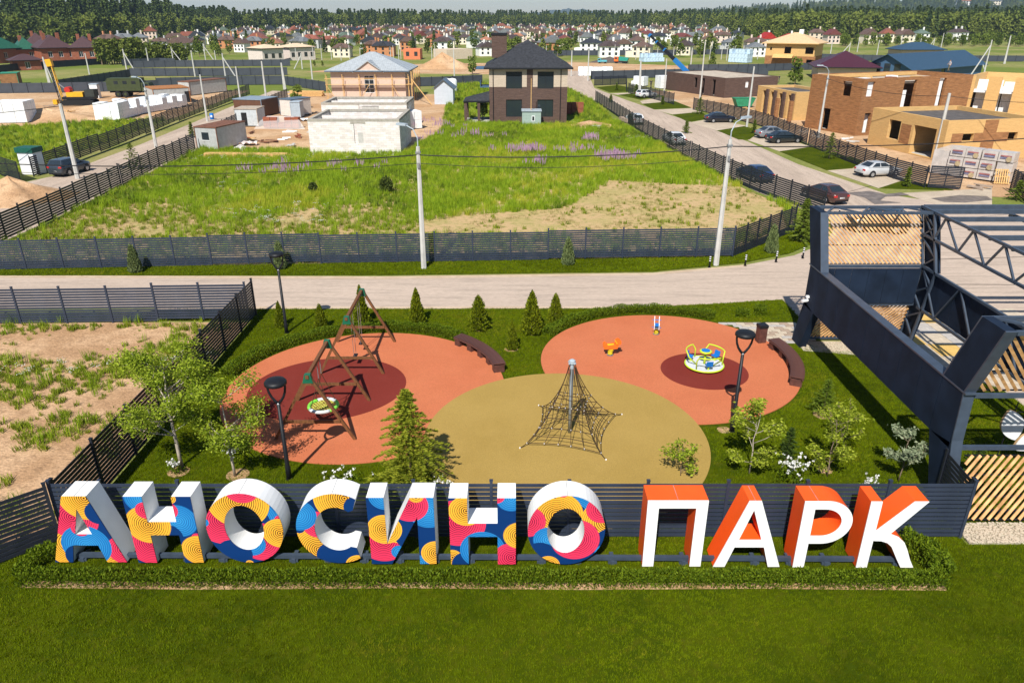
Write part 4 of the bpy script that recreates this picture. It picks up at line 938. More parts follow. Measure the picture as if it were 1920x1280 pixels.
_, q11 = poleG('twin concrete pole behind the white station wagon', (1197,182), 114, twin=True)
_, q12 = poleG('concrete pole right of the station wagon', (1245,175), 110)
cable('black cable between the two poles of the road fence', q1 + Vector((0,0,-.5)), q2 + Vector((0,0,-.4)), .35, .035); cable('thinner cable under the main cable of the road fence', q1 + Vector((0,0,-1.0)), q2 + Vector((0,0,-1.0)), .45, .018)
cable('black cable from the middle pole out over the field', q1 + Vector((0,0,-.5)), (-46, 47.5, 7.3), .9, .035); cable('thin cable under the field cable', q1 + Vector((0,0,-1.0)), (-46, 47.5, 6.8), .9, .018)
cable('black cable from entrance pole over the street', q2 + Vector((0,0,-.4)), (48, 56, 7.6), .5, .035)
cable('cable between the pole by brick shell and the next one', q7 + Vector((0,0,-.4)), q8 + Vector((0,0,-.3)), .6); cable('cable from the yellow house pole onward', q8 + Vector((0,0,-.3)), (60, 76, 7.2), .4)
cable('cable from hatchback pole to the street light', q3 + Vector((0,0,-.2)), q4 + Vector((0,0,-.3)), .5); cable('cable from hatchback pole past the meadow', q3 + Vector((0,0,-.2)), (-75, 66, 6.4), .7, .03)
far_poles = [  # base px, top y, strut, twin, what it stands by
 ((240,143),92,2.6,0,'drilling rig site'), ((280,125),90,0,0,'dark tree row'), ((326,120),88,3,0,'end of dark tree row'), ((352,115),88,0,0,'first village gardens'), ((366,144),95,0,0,'plot fence'), ((386,115),82,3,0,'red roofed houses'),
 ((425,158),100,3.2,0,'green box truck'), ((168,140),100,0,0,'brick houses'), ((92,158),107,1.2,1,'drilling mast'), ((405,115),95,0,0,'village edge'), ((499,183),115,0,0,'tin shed roofs'), ((533,169),118,0,1,'birch by the sheds'),
 ((587,160),107,0,0,'unroofed pale blocks'), ((567,130),100,-2.5,0,'pale block shells'), ((852,146),92,0,0,'dirt mound'), ((1071,143),95,0,0,'dark house corner'), ((1102,152),92,0,0,'street end'), ((1295,125),90,0,0,'crane boom'),
 ((1313,108),76,0,0,'stacked blue blocks'), ((1334,100),77,0,0,'poplars'), ((1536,120),77,0,0,'yellow house with plank roof'), ((1556,108),70,0,0,'purple village roof'), ((1591,102),80,-3,0,'purple roofed house'), ((1607,98),70,0,0,'back fence'),
 ((1643,108),75,0,0,'purple roof ridge'), ((1687,96),66,0,0,'hidden blue gable'), ((1723,95),72,0,0,'blue hip roof'), ((1748,95),71,-2.5,0,'blue roof behind'), ((1763,95),62,0,0,'meadow edge'), ((1842,150),75,-3.6,0,'bright meadow strip'), ((1882,120),67,0,1,'meadow far fence')]
for k, (bp, ty, st, tw, wh) in enumerate(far_poles):
    poleG(('twin ' if tw else 'strutted ' if st else 'slim ') + 'concrete pole standing by the ' + wh, bp, ty, strut=st or None, twin=bool(tw), r0=.2, r1=.13, group='far concrete poles')
vp = [485,503,521,539,556,572,588,604,622,640,656,676,733,738,748,752,810,816,950,1018,1024,1152,1172,1192,1208,1232,1262,1330,1352,1362,1376,1392,1408,1420,1436,1456]
TP = []
for k, x in enumerate(vp):
    b = (x, 111 + (k*7) % 5); TP.append(poleG('thin pole', b, 84 + (k*5) % 7, r0=.15, r1=.1, group='thin poles before the village')[0])
by_order(TP, 'thin pale pole, {} from the left in the row before the village')

# ================================================================== vehicles
TYRE = mat('tyre_rubber', (.014,.014,.015), .8, 0, .1, 6); RIM = mat('alloy_rim', (.45,.46,.47), .3, .6, .05, 6); LENS = mat('headlight_lens', (.7,.72,.74), .1, 0, 0, spec=.8); TAIL = mat('tail_light', (.45,.015,.015), .2, 0, 0, spec=.6); PLATE = mat('number_plate', (.75,.75,.75), .5, 0, 0)
def paint(name, c): return mat(name, c, .25, .15, .03, 1.0, spec=.5, coat=.7)
def loft(mb, secs):
    n = len(secs[0]); vs = [p for s in secs for p in s]; fs = []
    for i in range(len(secs)-1):
        for j in range(n-1): fs.append((i*n+j, i*n+j+1, (i+1)*n+j+1, (i+1)*n+j))
    fs += [tuple(range(n))[::-1], tuple((len(secs)-1)*n+j for j in range(n))]; mb.add(vs, fs)
def car(label, kind, loc, rz, pm, cat='car'):
    r = thing('parked_car', label, cat, loc, rz, 'parked cars')
    if kind == 'sedan':
        st = [(-2.32,.66,.66,.40),(-2.25,.80,.93,.27),(-2.05,.86,1.0,.22),(-1.5,.90,1.02,.20),(-.8,.90,.99,.19),(0,.90,.96,.19),(.9,.90,.94,.19),(1.5,.89,.88,.20),(2.05,.83,.78,.22),(2.26,.70,.66,.28),(2.32,.55,.56,.34)]
        cb = (-1.85,-1.0,.10,1.10,.98,1.44,.86,.62); wb = (-1.32,1.36); wr = .31
    else:
        k = .12 if kind == 'suv' else 0
        st = [(-2.2,.70,.80+k,.42),(-2.14,.84,1.02+k,.28),(-1.9,.88,1.04+k,.23),(-1.2,.90,1.03+k,.22),(0,.90,1.0+k,.21),(.9,.90,.98+k,.21),(1.5,.89,.93+k,.22),(2.0,.82,.82+k,.24),(2.2,.66,.66+k,.32)]
        cb = (-2.08,-1.75,.05,1.05,1.0+k,1.5+k*1.3,.86,.66); wb = (-1.25,1.32); wr = .33+k*.25
    b = MB(); secs = []
    for x, w, zt, zb in st:
        h = zt-zb; half = [(0,zb),(w*.86,zb),(w*.97,zb+h*.22),(w,zb+h*.55),(w*.965,zb+h*.86),(w*.86,zt-.01),(w*.45,zt+.025),(0,zt+.035)]
        secs.append([(x,-y,z) for y, z in half[:-1]] + [(x,y,z) for y, z in half[::-1][:]][:len(half)])
    loft(b, secs); b.build('body', pm, r, True)
    x0, x1, x2, x3, zb, zt, wbm, wt = cb
    P8 = [Vector(p) for p in ((x0,-wbm,zb),(x3,-wbm,zb),(x2,-wt,zt),(x1,-wt,zt),(x0,wbm,zb),(x3,wbm,zb),(x2,wt,zt),(x1,wt,zt))]
    c = MB(); c.add(P8, ((0,1,2,3),(5,4,7,6),(4,0,3,7),(1,5,6,2)))
    nr = 5; roof = [[(x1+(x2-x1)*i/4, -wt+2*wt*j/nr, zt+.05*math.sin(math.pi*j/nr)*math.sin(math.pi*(.12+.76*i/4))) for j in range(nr+1)] for i in range(5)]
    vs = [p for q in roof for p in q]; c.add(vs, [(i*(nr+1)+j, (i+1)*(nr+1)+j, (i+1)*(nr+1)+j+1, i*(nr+1)+j+1) for i in range(4) for j in range(nr)]); c.build('cabin', pm, r)
    def pane(name, q, u0, u1, v0, v1, off=.012):
        a, b_, c_, d = q; nrm = (b_-a).cross(d-a).normalized()
        def at(u, v): return a.lerp(b_, u).lerp(d.lerp(c_, u), v) + nrm*off
        m = MB(); vs = [at(u0,v0), at(u1,v0), at(u1,v1), at(u0,v1)]; m.add(vs + [v - nrm*.008 for v in vs], ((0,1,2,3),(0,4,5,1),(1,5,6,2),(2,6,7,3),(3,7,4,0))); m.build(name, GLASS, r)
    sl = [P8[0],P8[1],P8[2],P8[3]]; sr = [P8[5],P8[4],P8[7],P8[6]]
    for q, fl in ((sl, 0), (sr, 1)):
        for a, e in ((.10,.44),(.48,.90)):
            u0, u1 = (a, e) if not fl else (1-e, 1-a); pane('side_window', q, u0, u1, .12, .88)
        if kind != 'sedan' and kind != 'hatch2': pass
    pane('rear_window', [P8[4],P8[0],P8[3],P8[7]], .10, .90, .15, .90); pane('windscreen', [P8[1],P8[5],P8[6],P8[2]], .08, .92, .08, .92)
    for x in wb:
        for s in (-1, 1):
            MB().tube((x, s*.70, wr+.03), (x, s*.907, wr+.03), wr+.045, wr+.045, 20).build('wheel_arch', BLACK, r)
            w = MB().tube((x, s*.74, wr), (x, s*.918, wr), wr, wr, 20).build('wheel', TYRE, r); MB().tube((x, s*.90, wr), (x, s*.924, wr), wr*.64, wr*.60, 14).build('rim', RIM, w)
    zl = st[1][2]; fx = st[-2][0]; zf = st[-2][2]
    for s in (-1, 1):
        MB().box((st[1][0]+.02, s*.66, zl-.16),(.14,.30,.17),-s*R(12)).build('tail_light', TAIL, r); MB().box((fx-.04, s*.56, zf-.07),(.18,.30,.12),s*R(20)).build('headlight', LENS, r)
        MB().box((.80, s*.95, zb+.06),(.14,.16,.11)).build('mirror', pm, r)
    MB().box((st[0][0]+.02,0,.62),(.04,.5,.11)).build('number_plate', PLATE, r); MB().box((st[0][0]+.06,0,.36),(.16,1.35,.14)).build('bumper', BLACK, r); MB().box((fx+.02,0,.40),(.16,1.1,.14)).build('bumper', BLACK, r)
    return r
def carG(label, kind, p, rz, pm, z=0.0, roof=0.0): 
    q = G(p[0], p[1], roof); q.x -= 1.3 if roof else 0; return car(label, kind, (q.x, q.y, z), rz, pm)
carG('dark grey hatchback parked behind the leaning concrete pole', 'suv', (134,325), R(80), paint('grey_blue_paint', (.035,.045,.06)))
carG('silver sedan parked on the concrete driveway', 'sedan', (1645,329), R(14), paint('silver_paint', (.55,.56,.57)), .01)
carG('black sedan parked beside the fence of the low brown building', 'sedan', (1349,229), R(6), paint('black_paint', (.012,.013,.02)), .01)
carG('dark green-black sedan, front one of the pair by the street light', 'sedan', (1470,267), R(10), paint('dark_paint', (.010,.016,.018)), .01)
carG('grey sedan behind the dark sedan of the pair', 'sedan', (1448,258), R(12), paint('grey_paint', (.22,.23,.25)), .01)
carG('maroon-brown sedan parked along the field fence', 'sedan', (1543,374), R(108), paint('maroon_paint', (.075,.035,.03)))
carG('white station wagon with dark windows', 'wagon', (1212,183), R(28), paint('white_paint', (.72,.73,.74)), .01)
carG('dark blue sedan half hidden behind the field fence', 'sedan', (1440,313), R(106), paint('blue_paint', (.012,.03,.09)), roof=1.2)
carG('white car hidden behind the field fence, second from the dark blue one', 'sedan', (1283,249), R(100), paint('white_paint', (.72,.73,.74)), roof=1.3)
carG('white and blue car behind the field fence near the street end', 'wagon', (1206,215), R(98), paint('white_paint', (.72,.73,.74)), roof=1.3)
carG('dark van seen through the upper slat panel of the entrance', 'suv', (1640,432), R(170), paint('dark_paint', (.010,.016,.018)))

# ================================================================== buildings
def wallrun(mb, x0, x1, y, H, t, ops, z0=0.0, axis='x', mi=0):
    """wall from x0 to x1 (or along y), thickness t, with openings (a,b,za,zb)"""
    xs = sorted({x0, x1} | {a for o in ops for a in o[:2]}); zs = sorted({z0, H} | {min(max(a, z0), H) for o in ops for a in o[2:]})
    for za, zb in zip(zs[:-1], zs[1:]):
        if zb - za < 1e-4: continue
        run = None
        for xa, xb in zip(xs[:-1], xs[1:]):
            hole = any(o[0]-1e-6 <= xa and xb <= o[1]+1e-6 and o[2]-1e-6 <= za and zb <= o[3]+1e-6 for o in ops)
            if not hole: run = (run[0], xb) if run else (xa, xb)
            if hole and run:
                (mb.bb(run[0],run[1],y,y+t,za,zb,mi) if axis == 'x' else mb.bb(y,y+t,run[0],run[1],za,zb,mi)); run = None
        if run: (mb.bb(run[0],run[1],y,y+t,za,zb,mi) if axis == 'x' else mb.bb(y,y+t,run[0],run[1],za,zb,mi))
def shell(r, L, D, H, m, fo=(), lo=(), ro=(), bo=(), t=.35, z0=0.0):
    """front y=0, back y=D, left x=0, right x=L: four wall parts"""
    for name, args in (('wall', (0, L, 0, H, t, fo, z0, 'x')), ('wall', (0, L, D-t, H, t, bo, z0, 'x')), ('wall', (t, D-t, 0, H, t, lo, z0, 'y')), ('wall', (t, D-t, L-t, H, t, ro, z0, 'y'))):
        b = MB(); wallrun(b, *args); b.build(name, m, r)
def window(r, x0, x1, z0, z1, y=0.0, axis='x', fm=None, mull=1, rows=1, dep=.14, gm=None):
    fm = fm or BLACK; f = MB(); w = .07
    def bb(a, b, za, zb, d0, d1, mb): (mb.bb(a,b,y+d0,y+d1,za,zb) if axis == 'x' else mb.bb(y-d1 if axis == 'yr' else y+d0, y-d0 if axis == 'yr' else y+d1, a, b, za, zb))
    bb(x0,x1,z0,z0+w,dep-.03,dep+.04,f); bb(x0,x1,z1-w,z1,dep-.03,dep+.04,f); bb(x0,x0+w,z0+w,z1-w,dep-.03,dep+.04,f); bb(x1-w,x1,z0+w,z1-w,dep-.03,dep+.04,f)
    for i in range(1, mull+1): x = x0+(x1-x0)*i/(mull+1); bb(x-.03,x+.03,z0+w,z1-w,dep-.028,dep+.03,f)
    for i in range(1, rows+1): z = z0+(z1-z0)*i/(rows+1); bb(x0+w,x1-w,z-.025,z+.025,dep-.026,dep+.026,f)
    o = f.build('window', fm, r); p = MB(); bb(x0+.02,x1-.02,z0+.02,z1-.02,dep+.0,dep+.012,p); p.build('pane', gm or GLASS, o); return o
def hip(r, x0, x1, y0, y1, z, rise, ov, m, name='roof', fascia=None):
    x0 -= ov; x1 += ov; y0 -= ov; y1 += ov; w = min(x1-x0, y1-y0)/2
    if x1-x0 >= y1-y0: ra, rb = (x0+w, (y0+y1)/2, z+rise), (x1-w, (y0+y1)/2, z+rise)
    else: ra, rb = ((x0+x1)/2, y0+w, z+rise), ((x0+x1)/2, y1-w, z+rise)
    b = MB(); vs = [(x0,y0,z),(x1,y0,z),(x1,y1,z),(x0,y1,z),ra,rb]
    if x1-x0 >= y1-y0: b.add(vs, [(0,1,5,4),(1,2,5),(2,3,4,5),(3,0,4)])
    else: b.add(vs, [(0,1,4),(1,2,5,4),(2,3,5),(3,0,4,5)])
    o = b.build(name, m, r); MB().bb(x0,x1,y0,y1,z-.22,z-.003).build('eaves', fascia or BLACK, r); return o
def gable(r, x0, x1, y0, y1, z, rise, ov, m, wallm, along='x', name='roof', t=.12):
    b = MB(); w = MB()
    if along == 'x':
        ym = (y0+y1)/2; pr = [(y0-ov, z-ov*rise/((y1-y0)/2)), (ym, z+rise), (y1+ov, z-ov*rise/((y1-y0)/2)), (y1+ov, z-ov*rise/((y1-y0)/2)+t), (ym, z+rise+t), (y0-ov, z-ov*rise/((y1-y0)/2)+t)]
        b.xprism(pr, x0-ov, x1+ov); [w.xprism([(y0,z),(y1,z),(ym,z+rise-.01)], a, a+.2) for a in (x0, x1-.2)]
    else:
        xm = (x0+x1)/2; pr = [(x0-ov, z-ov*rise/((x1-x0)/2)), (xm, z+rise), (x1+ov, z-ov*rise/((x1-x0)/2)), (x1+ov, z-ov*rise/((x1-x0)/2)+t), (xm, z+rise+t), (x0-ov, z-ov*rise/((x1-x0)/2)+t)]
        b.yprism(pr, y0-ov, y1+ov); [w.yprism([(x0,z),(x1,z),(xm,z+rise-.01)], a, a+.2) for a in (y0, y1-.2)]
    o = b.build(name, m, r); w.build('gable_wall', wallm, r); return o
def plot(name, label, cat, a, b, group=None):
    """a thing whose front runs from photograph ground point a to b"""
    A = G(*a); B = G(*b); d = B - A; return thing(name, label, cat, (A.x, A.y, 0), math.atan2(d.y, d.x), group), math.hypot(d.x, d.y)
BR_BROWN = brickmat('dark_brown_brick', (.115,.066,.050), (.085,.050,.040), (.14,.10,.085)); BR_CREAM = brickmat('cream_brick', (.58,.47,.36), (.52,.41,.31), (.48,.42,.34), var=.1)
BR_RUST = brickmat('rust_brick', (.38,.165,.060), (.29,.12,.043), (.32,.19,.10), var=.35); BR_YEL = brickmat('yellow_brick', (.68,.42,.155), (.62,.36,.125), (.58,.40,.20), var=.1); BLOCK = brickmat('white_block', (.80,.77,.73), (.64,.58,.54), (.58,.53,.48), .6, .25, .014, var=.10)
BR_RED = brickmat('red_brick', (.33,.085,.040), (.27,.066,.033), (.30,.15,.10)); SHING = mat('charcoal_shingle', (.030,.032,.038), .8, 0, .35, 3.0, bump=.4, bscale=14); STUCCO = mat('beige_stucco', (.58,.44,.36), .9, 0, .06, 2)
SEAM = seamroof('silver_seam_roof', (.37,.40,.42)); LINTEL = mat('concrete_cap', (.36,.33,.28), .9, 0, .15, 3); GREYT = mat('grey_metal_tile', (.10,.14,.19), .45, .1, .15, 4)

# dark house
r, L = plot('dark_brick_house', 'two-storey dark brick house with charcoal hip roof and large black windows', 'house', (918,231), (1062,231))
D = 12.5; W4 = [(2.5,4.9), (7.2,9.6)]
lowo = [(a,b,.9,3.4) for a, b in W4]; upo = [(a,b,4.95,7.35) for a, b in W4]
shell(r, L, D, 5.2, BR_BROWN, lowo + [(a,b,4.95,5.2) for a,b in W4]); shell(r, L, D, 7.9, BR_CREAM, [(a,b,5.2,7.35) for a,b in W4], z0=5.2)
MB().bb(5.6,6.5,-.02,-.002,5.2,7.85).build('brick_panel', BR_BROWN, r)
for (a,b,c,d) in lowo+upo: window(r,a,b,c,d,mull=1,rows=0)
hip(r, 0, L, 0, D, 7.92, 3.6, .75, SHING); MB().bb(.35,L-.35,.35,D-.35,3.9,4.1).build('floor_slab', CONC, r)
MB().bb(.3,2.6,5.0,7.0,9.0,12.2).build('chimney', BR_BROWN, r); MB().bb(.2,2.7,4.9,7.1,12.203,12.5).build('chimney_cap', BLACK, r)
MB().tube((L-1.0,-.06,0),(L-1.0,-.06,7.8),.06,.06,8).build('downpipe', BLACK, r); MB().tube((.6,-.06,0),(.6,-.06,7.8),.06,.06,8).build('downpipe', BLACK, r)
pr = MB(); pr.add([(-3.9,-.3,3.25),(.0,-.3,3.25),(.0,5,3.25),(-3.9,5,3.25),(-.02,1.2,4.3),(-.02,3.8,4.3)], [(0,1,4),(1,2,5,4),(2,3,5),(3,0,4,5)]); pr.build('porch_roof', SHING, r); MB().bb(-3.9,-.02,-.3,5,3.02,3.247).build('porch_eaves', BLACK, r)
for x, y in ((-3.6,0),(-3.6,4.7),(-1.6,0)): MB().bb(x-.2,x+.2,y-.2,y+.2,0,3.02).build('porch_post', BR_BROWN, r)
MB().bb(-3.8,-.05,-.2,5,.0,.25).build('porch_floor', CONC, r)
MB().bb(-1.6,-.02,6,10,4.6,4.75).build('balcony_floor', mat('slate_blue_metal', (.06,.12,.20), .5, 0, .1, 2), r); MB().bb(-1.6,-1.5,6,10,4.753,5.6).build('balcony_rail', MATS['slate_blue_metal'], r); MB().bb(-2.2,-.02,5.6,10.4,7.3,7.5).build('balcony_roof', MATS['slate_blue_metal'], r)
r, L = plot('site_cabin', 'tiny mint green site cabin in front of the dark house', 'cabin', (979,237), (1014,237))
MINT = mat('mint_metal', (.30,.38,.34), .6, 0, .08, 3); MB().bb(0,L,0,2.2,.15,2.1).build('wall', MINT, r); MB().bb(-.1,L+.1,-.15,2.35,2.103,2.25).build('roof', GALV, r); MB().bb(1.4,1.85,-.03,-.003,.7,1.5).build('window', WHITE, r); MB().bb(1.47,1.78,-.04,-.031,.8,1.4).build('pane', GLASS, r)
MB().tube((1.3,.5,2.2),(1.3,.5,6.6),.06,.05,6).build('mast', TIMBER, r)
# white block shells (two, one behind the other)
def block_shell(label, a, b, D, H, fo, group='white block house shells'):
    r, L = plot('block_shell', label, 'unfinished house', a, b, group); shell(r, L, D, H, BLOCK, fo)
    c = MB(); t = .4
    for (x0,x1,y0,y1) in ((-.02,L+.02,-.02,t),(-.02,L+.02,D-t,D+.02),(-.02,t,t,D-t),(L-t,L+.02,t,D-t)): c.bb(x0,x1,y0,y1,H+.003,H+.28)
    c.build('ring_beam', LINTEL, r); MB().bb(.5,L-.5,D*.5,D*.5+.3,0,H+.1).build('partition', BLOCK, r); MB().bb(.36,L-.36,.36,D-.36,0,.1).build('floor_slab', CONC, r)
    for (a_,b_,c_,d_) in fo: MB().bb(a_-.35,b_+.35,-.03,.36,d_+.002,d_+.22).build('lintel', LINTEL, r); MB().bb(a_+.4,b_,.2,.3,c_,c_+1.2).build('door_board', CONC, r)
    MB().bb(-2.2,L+.3,-.9,-.01,-.05,.06).build('screed_apron', CONC, r)
    return r, L
block_shell('white aerated block shell, nearest to the field', (583,289), (752,289), 10.0, 3.7, [(5.3,6.35,1.2,3.45)])
block_shell('second white block shell, behind the nearest one', (607,247), (765,247), 8.5, 3.6, [(5.2,8.0,2.2,3.6)])
r, L = plot('beige_house', 'beige house with silver hipped roof and timber scaffolding', 'house', (624,190), (762,190)); D = 13; H = 5.5
wo = [(6.3,8.1,1.5,4.6)]; shell(r, L, D, H, STUCCO, wo); window(r, *wo[0], mull=1, rows=3, fm=WHITE); hip(r, 0, L, 0, D, H, 3.0, .9, SEAM, fascia=GREYT)
gb = MB(); gb.yprism([(4.9,H+.02),(9.7,H+.02),(7.3,H+1.55)], -.6, .3); gb.build('gable_wall', STUCCO, r); rf = MB(); rf.yprism([(4.4,H-.35),(7.3,H+1.6),(10.2,H-.35),(10.2,H-.2),(7.3,H+1.78),(4.4,H-.2)], -.9, 5.5); rf.build('gable_roof', SEAM, r)
MB().bb(5.0,9.6,-.55,-.002,0,H).build('bay_wall', STUCCO, r) if False else None
for z in (2.2, 4.2): MB().bb(.1,L-.1,-.03,-.002,z,z+.06).build('wall_band', mat('stucco_band', (.42,.30,.24), .9), r)
sca = thing('timber_scaffold', 'fresh timber scaffolding around the beige house', 'scaffold', r.location[:], r.rotation_euler.z)
for i in range(6):
    x = -.7 + i*(L+1.4)/5
    MB().bar((x,-1.1,0),(x,-1.1,4.9),.09).build('upright', TIMBER, sca); MB().bar((x,-.15,0),(x,-.15,4.7),.08).build('upright', TIMBER, sca); MB().bar((x,-1.25,3.0),(x,-.05,3.0),.1).build('ledger', TIMBER, sca)
    if i in (0, 2, 4): MB().bar((x,-1.2,.2 if i % 4 else 3.0),(x+(L+1.4)/5*.6,-1.2,3.0 if i % 4 else .2),.08).build('brace', TIMBER, sca)
MB().bb(-.9,L+.9,-1.1,-.5,3.06,3.10).build('deck', TIMBER, sca); MB().bar((-.9,-1.2,4.1),(L+.9,-1.2,4.1),.1).build('guard_rail', TIMBER, sca)
for i in range(5):
    y = -1.0+i*3.2; MB().bar((L+1.3,y,0),(L+1.3,y,5.4),.16).build('upright', TIMBER, sca); MB().bar((L+1.3,y,2.2),(L+1.3,min(y+3.2,12),4.6),.11).build('brace', TIMBER, sca)
MB().bb(L+.4,L+1.25,-1,12,3.06,3.12).build('deck', TIMBER, sca); MB().bar((L+1.35,-1,4.0),(L+5.5,-6.5,0),.12).build('brace', TIMBER, sca)

# sheds and containers
RUST = mat('rusty_sheet', (.17,.075,.045), .8, 0, .3, 3, bump=.3); CORR = seamroof('grey_corrugated', (.42,.43,.42), .22, .6); BRN = seamroof('brown_corrugated', (.11,.045,.022), .22, .6)
def container(label, a, b, D, H, wm, rm, window_=True, dark_doorway=None):
    r, L = plot('site_container', label, 'container', a, b, 'site containers and sheds'); MB().bb(0,L,0,D,.15,H).build('wall', wm, r); MB().bb(-.08,L+.08,-.08,D+.08,H+.003,H+.12).build('roof', rm, r)
    for x in (0, L): MB().bb(x-.05,x+.05,-.05,.03,.1,H).build('corner_post', rm, r)
    if window_: MB().bb(L*.30,L*.62,-.03,-.004,1.2,2.1).build('window', GLASS, r); MB().bb(L*.28,L*.64,-.05,-.032,1.12,1.2).build('sill', WHITE, r)
    if dark_doorway: MB().bb(dark_doorway[0],dark_doorway[1],-.03,-.004,.2,2.0).build('dark_doorway', DARK, r)  # no door leaf: a flat dark sheet paints the shade of an open doorway
    return r, L
r, L = container('grey corrugated site container with rusty roof by the stepped fence', (371,281), (411,283), 6.0, 2.65, CORR, RUST)
r, L = container('pale tin shed with an open dark doorway', (443,238), (485,238), 3.6, 2.45, mat('pale_tin', (.48,.52,.54), .5, 0, .12, 3), mat('worn_board', (.40,.33,.26), .9, 0, .2, 3), False, (.95,1.75))
container('brown corrugated shed under white sheeting', (493,220), (524,213), 5.0, 2.6, BRN, mat('blue_grey_sheet', (.22,.28,.34), .6, 0, .1, 2), False)
container('whitewashed brick shed next to the brown shed', (527,218), (549,220), 4.2, 2.6, mat('whitewash', (.60,.55,.50), .9, 0, .1, 3), GREYT, False)
container('grey steel box beside the whitewashed shed', (547,222), (564,222), 2.4, 2.4, GALV, GALV, False)
container('long grey container behind the white pallets', (358,180), (426,172), 3.0, 2.6, CORR, RUST, False); container('rust roofed steel shed among the white pallets', (291,196), (358,192), 6.5, 2.6, CORR, mat('orange_rust', (.36,.15,.05), .8, 0, .2, 3), False, (5.4,6.4))
container('brick block shed with green roof at the meadow', (2,160), (36,159), 5, 2.5, BR_RUST, mat('green_sheet', (.03,.22,.13), .6), False)
o = thing('meter_cabinet', 'white cabinet with dark green lid behind the meadow fence', 'cabinet', G(42,327)[:], R(-8)); MB().bb(0,1.75,0,1.3,0,2.2).build('body', WHITE, o); MB().bb(-.12,1.87,-.12,1.42,2.203,2.7).build('lid', mat('dark_green_lid', (.012,.09,.065), .5), o)
bl = thing('barrel', 'blue plastic barrel standing by the rusty container', 'barrel', G(398,224)[:], 0); MB().lathe([(.28,0),(.31,.05),(.31,.4),(.32,.45),(.31,.5),(.31,.88),(.27,.93),(.0,.94)], 16).build('body', BLUEP, bl, True); MB().box((.05,-.30,.5),(.28,.06,.3)).build('label', WHITE, bl)
def stack(label, a, b, nx_, ny_, nz_, s, m, name='block_pallets', gap=.06, drop=0, group='wrapped building blocks'):
    r, L = plot(name, label, 'pallets', a, b, group); me = None; sx, sy, sz = s; rg = random.Random(hash(label) % 1000 if False else len(label))
    b_ = MB().bb(0, sx-gap, 0, sy-gap, .0, sz-.03); b_.bb(.05, sx-gap-.05, .05, sy-gap-.05, sz-.027, sz-.015); me = b_.mesh('pallet', m)
    for i in range(nx_):
        for j in range(ny_):
            for k in range(nz_ - (rg.random() < drop)): place('pallet', me, r, (i*sx+rg.uniform(-.03,.03), j*sy+rg.uniform(-.03,.03), .1+k*sz), rg.uniform(-.03,.03))
    return r
stack('white wrapped block pallets along the hatchback street', (226,226), (262,216), 7, 3, 2, (1.25,1.3,1.25), WHITEP, drop=.5); stack('jumble of white wrapped pallets before the long container', (268,214), (350,200), 9, 4, 2, (1.3,1.2,1.0), WHITEP, drop=.6)
stack('white wrapped pallets at the far side of the drilling site', (-8,232), (38,231), 3, 3, 2, (1.5,1.4,1.5), WHITEP); stack('white wrapped pallets behind the street end fence', (1085,143), (1145,143), 7, 2, 2, (1.3,1.2,1.1), WHITEP, drop=.4)
BLW = mat('pale_blue_wrap', (.52,.66,.78), .4, 0, .25, 1.2); stack('pale blue wrapped block stack before the village', (1207,117), (1256,116), 7, 3, 2, (1.15,1.2,1.35), BLW, drop=.4); stack('white and blue block stack beside the far yellow house', (1365,117), (1408,119), 6, 3, 3, (1.2,1.2,1.4), BLW, drop=.5)
stack('white pallets beside the low brown brick building', (1238,167), (1268,166), 3, 2, 2, (1.35,1.3,1.3), WHITEP); stack('white crates behind the station wagon fence', (1183,161), (1216,163), 3, 2, 2, (1.1,1.1,1.0), WHITEP, drop=.5)
stack('white wrapped pallets with red print before the brick shell', (1597,252), (1634,252), 2, 1, 2, (1.35,1.3,1.25), WHITEP); stack('white wrapped stack beside the second block shell', (755,240), (779,248), 2, 2, 2, (1.1,1.1,1.2), WHITEP)
stack('brick pallets behind the dark house', (1060,215), (1092,215), 3, 1, 2, (1.0,1.0,.9), BR_RED, name='brick_pallets'); stack('pale timber pile along the field fence', (1160,226), (1198,240), 3, 1, 1, (1.2,2,.5), mat('grey_timber', (.36,.28,.22), .9, 0, .2, 3), name='timber_pile')
# insulation rolls in clear wrap
ins = thing('insulation_stack', 'tall stacks of wrapped insulation packs with blue and red stripes', 'insulation', (44.2, 75.6, 0), R(-48)); WRAP = mat('clear_wrap', (.50,.46,.43), .25, 0, .12, 2, spec=.6, bump=.4, bscale=5); REDP = mat('red_stripe', (.34,.13,.13), .5, 0, .3, 3); BLP = mat('blue_stripe', (.17,.17,.27), .5, 0, .3, 3); ROLL = mat('roll_end', (.38,.30,.18), .8, 0, .2, 6)
for i in range(4):
    for k in range(3):
        x = i*1.45; z = .15+k*.95; x += rnd.uniform(-.04,.04); pk = MB().bb(x, x+1.36, rnd.uniform(-.08,.05), 1.4, z, z+.88).build('pack', WRAP, ins)
        if rnd.random() < .25: continue
        MB().bb(x+.2,x+1.15,-.10,-.085,z+.50,z+.62).build('stripe', REDP, pk); MB().bb(x+.2,x+1.15,-.10,-.085,z+.30,z+.44).build('stripe', BLP, pk)
        if (i+k) % 2: MB().tube((x+.95,-.115,z+.28),(x+.95,-.10,z+.28),.25,.25,14).build('roll_end', ROLL, pk)
MB().bb(-1.6,-.05,.3,5,.1,2.4).build('pack', WRAP, ins)
pt = thing('wooden_pallet', 'wooden pallet leaning against the insulation stack', 'pallet', G(1861,345)[:], R(-10))
for i in range(7): MB().box((.1+i*.2,0,.75),(.11,.03,1.4),0,0,R(-14)).build('slat', TIMBER, pt)
for z in (.12,.72,1.32): MB().box((.7,.07-.0+z*.25-.19,z),(1.4,.08,.1)).build('bearer', TIMBER, pt)

